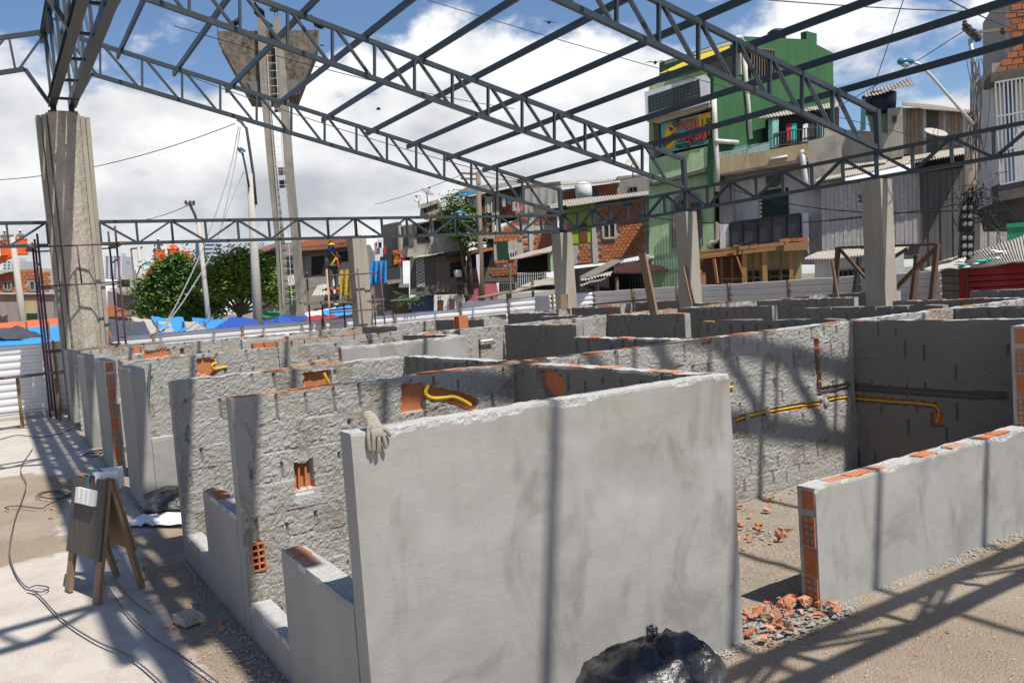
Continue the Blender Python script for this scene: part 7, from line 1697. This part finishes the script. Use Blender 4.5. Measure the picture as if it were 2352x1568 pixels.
# ================================================================ A-frame with power sockets
rt = thing('socket_board', (.58, 7.35, 0), 'wooden A-frame board with white power sockets on the slab', 'trestle')
A0, B0, C0, D0 = Vector((.33, 7.54, .02)), Vector((.49, 7.05, .02)), Vector((.70, 7.70, .02)), Vector((.83, 7.21, .02)); RL, RR_ = Vector((.505, 7.60, .93)), Vector((.655, 7.14, .93))
fn = (B0-A0).cross(RL-A0).normalized()
if fn.x > 0: fn = -fn
bn_ = (D0-C0).cross(RL-C0).normalized()
if bn_.x < 0: bn_ = -bn_
for a, b, n_ in ((A0, RL, fn), (B0, RR_, fn), (C0, RL, bn_), (D0, RR_, bn_)): MB().bar(a, b, .095, .028, n_).build('leg', 'wood_post', rt)
def brd(a, b, c, d, off, th, mat, nm_, par): return MB().prism([p+off for p in (a, b, c, d)], off.normalized()*-th).build(nm_, mat, par)
fa, fb = A0.lerp(RL, .34), B0.lerp(RR_, .34); ex = (RR_-RL).normalized()*.05
bd = brd(RL-ex, RR_+ex, fb+ex, fa-ex, fn*.034, .016, 'ply', 'front_board', rt); brd(RL-ex, RR_+ex, D0.lerp(RR_, .34)+ex, C0.lerp(RL, .34)-ex, bn_*.034, .016, 'wood_x', 'rear_board', rt)
for k in range(4):
    t = .26+.17*k; c = (RL.lerp(RR_, t)).lerp(fa.lerp(fb, t), .24); m = MB(); up = (RL-fa).normalized(); sd_ = (RR_-RL).normalized()
    rot = Matrix((sd_, fn, up)).transposed(); m.box(c+fn*.052, (.062, .036, .12), rot); sk = m.build('socket', 'white_plastic', bd)
    for j in (-1, 1): MB().box(c+fn*.071+up*.025*j, (.028, .004, .012), rot).build('socket_slot', 'cable_grey', sk) if False else None
bxm = MB(); c = RL.lerp(RR_, .62)+Vector((.09, 0, -.02)); bxm.box(c, (.17, .20, .15), Matrix.Rotation(-.3, 3, 'Z')); bxm.build('breaker_box', 'white_plastic', rt)
MB().tube(bend([c+Vector((-.05, -.02, .07)), c+Vector((-.1, -.04, .1)), RL.lerp(RR_, .55)+fn*.05, RL.lerp(RR_, .5)+fn*.05-Vector((0, 0, .1))], 5), .008, 6).build('lead', 'lamp_blue', rt, smooth=True)
# ================================================================ cables on the ground
def gcable(pts, r, mat, label, z=.03): 
    P = [at_z(x, y, z)+Vector((0, 0, r)) for x, y in pts]; return MB().tube(bend(P, 7), r, 6).build('power_cable', mat, label=label, cat='cable', smooth=True)
gcable([(75, 1030), (48, 1075), (60, 1110), (50, 1150), (35, 1190), (22, 1260), (32, 1310), (60, 1348), (85, 1345), (112, 1350), (95, 1360), (62, 1355), (88, 1366), (140, 1420), (215, 1470), (300, 1510), (370, 1568), (420, 1620)], .0062, 'cable_grey', 'grey cable winding past the A-frame with a small coil')
gcable([(217, 1275), (224, 1310), (245, 1345), (285, 1400), (345, 1460), (420, 1510), (500, 1568), (540, 1610)], .0062, 'cable_grey', 'grey cable leading from the A-frame towards the viewer')
gcable([(20, 1170), (12, 1166), (40, 1162), (95, 1168), (110, 1160), (150, 1140), (165, 1132)], .006, 'cable_black', 'short dark cable left of the A-frame')
gcable([(82, 1142), (95, 1132), (130, 1128), (165, 1136), (130, 1146), (90, 1140), (120, 1130), (168, 1140)], .007, 'cable_black', 'dark coiled cable left of the A-frame top')
gcable([(190, 1046), (215, 1036), (245, 1034), (215, 1050), (195, 1044), (235, 1040)], .009, 'cable_black', 'dark coil of hose at the foot of the piers')
gcable([(0, 1010), (40, 1000), (90, 1004), (140, 996), (165, 985)], .009, 'cable_black', 'dark cable crossing before the scaffold')
gcable([(262, 1330), (300, 1375), (345, 1410)], .006, 'cable_grey', 'thin cable end behind the A-frame')
# ================================================================ rubble
def shard(rnd, s, flat=.35):
    bm = bmesh.new(); bmesh.ops.create_cube(bm, size=1)
    for v in bm.verts: v.co = Vector((v.co.x*s*rnd.uniform(.6, 1.5), v.co.y*s*rnd.uniform(.5, 1.1), v.co.z*s*flat*rnd.uniform(.6, 1.4)))+Vector((rnd.uniform(-.3, .3)*s, rnd.uniform(-.3, .3)*s, rnd.uniform(-.1, .1)*s))
    V = [tuple(v.co) for v in bm.verts]; F = [tuple(v.index for v in f.verts) for f in bm.faces]; bm.free(); return V, F
rnd = random.Random(31); SH = []
for k in range(10):
    V, F = shard(rnd, 1.); me = bpy.data.meshes.new('brick_shard'); me.from_pydata(V, [], F); me.materials.append(MATS['brick_red' if k % 3 == 0 else 'brick_mortared']); SH.append(me)
def shards(n, box, smin, smax, group, label, zf=None):
    for k in range(n):
        x, y = rnd.uniform(*box[:2]), rnd.uniform(*box[2:4]); s_ = smin+(smax-smin)*rnd.random()**2
        z = (zf(x, y) if zf else 0)+s_*.10
        ob = place('brick_shard', SH[rnd.randrange(10)], (x, y, z), None, label, 'brick shard', group, rot=(rnd.gauss(0, .35), rnd.gauss(0, .35), rnd.random()*6.28)); ob.scale = (s_, s_, s_)
pile = lambda x, y: max(0, .10-.22*math.hypot((x-4.08)/1.3, y-3.42))
shards(90, (3.66, 4.42, 3.25, 3.62), .015, .07, 'broken bricks heaped in the doorway', 'orange brick fragment in the doorway heap left of the low wall', pile)
shards(110, (3.9, 5.5, 4.55, 5.5), .03, .085, 'broken bricks inside the stall', 'orange brick fragment on the earth inside the right stall')
shards(38, (4.4, 7.6, 5.15, 5.55), .015, .05, 'broken bricks inside the stall', 'orange brick fragment on the earth inside the right stall')
shards(30, (.75, 1.2, 4.2, 8.3), .012, .05, 'broken bricks along the left stalls', 'orange brick fragment beside the left stall fronts')
shards(16, (.2, 1.1, 10.5, 12.5), .03, .09, 'broken bricks before the piers', 'orange brick fragment on the ground before the piers')
shards(10, (3.3, 7.5, 1.6, 3.2), .008, .02, 'brick chips on the front ground', 'tiny orange brick chip on the bare front ground')
MB().box((.98, 6.15, .04), (.13, .17, .06), Matrix.Rotation(.3, 3, 'Z')).build('concrete_offcut', 'concrete_pale', label='small square mortar block lying beside the left stall', cat='block')
def gravel(n, boxes, smin, smax, mat, name, label):
    V = []; F = []
    base = [(0, 0, .6), (1, 0, 0), (0, 1, 0), (-1, 0, 0), (0, -1, 0)]; tri = [(0, 1, 2), (0, 2, 3), (0, 3, 4), (0, 4, 1)]
    for k in range(n):
        x0, x1, y0, y1, zz, g = boxes[rnd.randrange(len(boxes))]; x = rnd.uniform(x0, x1); y = rnd.gauss((y0+y1)/2, (y1-y0)/4) if g == 1 else rnd.uniform(y0, y1)
        if g == 2: x = rnd.gauss((x0+x1)/2, (x1-x0)/4)
        s_ = smin+(smax-smin)*rnd.random()**3; a = rnd.random()*6.28; b = len(V)
        for p in base: V.append((x+(p[0]*math.cos(a)-p[1]*math.sin(a))*s_*rnd.uniform(.6, 1.3), y+(p[0]*math.sin(a)+p[1]*math.cos(a))*s_*rnd.uniform(.6, 1.3), zz+p[2]*s_*rnd.uniform(.6, 1.5)))
        F += [tuple(b+i for i in t) for t in tri]
    MB().add(V, F).build(name, mat, label=label, cat='rubble', kind='stuff')
gravel(9000, [(3.3, 9, 1.2, 3.4, .0, 0), (3.7, 7.7, 3.5, 5.5, -.03, 0), (.7, 1.25, 3, 9, .0, 0), (-2, 1.2, 9, 14, .0, 0)], .002, .009, 'mortar', 'loose_gravel', 'fine grey gravel strewn over the bare ground')
gravel(3500, [(3.3, 9, 1.2, 3.4, .0, 0), (3.7, 7.7, 3.5, 5.5, -.03, 0), (.7, 1.25, 3, 9, .0, 0)], .002, .008, 'brick_red', 'brick_grit', 'orange brick grit strewn over the bare ground')
gravel(4200, [(1.3, 3.6, 3.32, 3.46, -.004, 1), (4.3, 7.1, 3.28, 3.42, -.004, 1), (1.10, 1.3, 3.4, 7.8, -.004, 2)], .003, .017, 'plaster_rough', 'mortar_spill', 'lumps of spilt mortar along the wall feet')
gravel(500, [(3.64, 4.45, 3.22, 3.66, .01, 0), (4.0, 5.5, 4.6, 5.5, -.03, 0)], .01, .035, 'plaster_rough', 'mortar_rubble', 'grey mortar lumps mixed into the doorway rubble')
gravel(900, [(1.3, 3.63, 3.45, 3.54, 1.59, 0), (4.35, 7.0, 3.42, 3.52, .785, 0)], .004, .016, 'mortar', 'mortar_crumbs', 'pale mortar crumbs on the front wall tops')
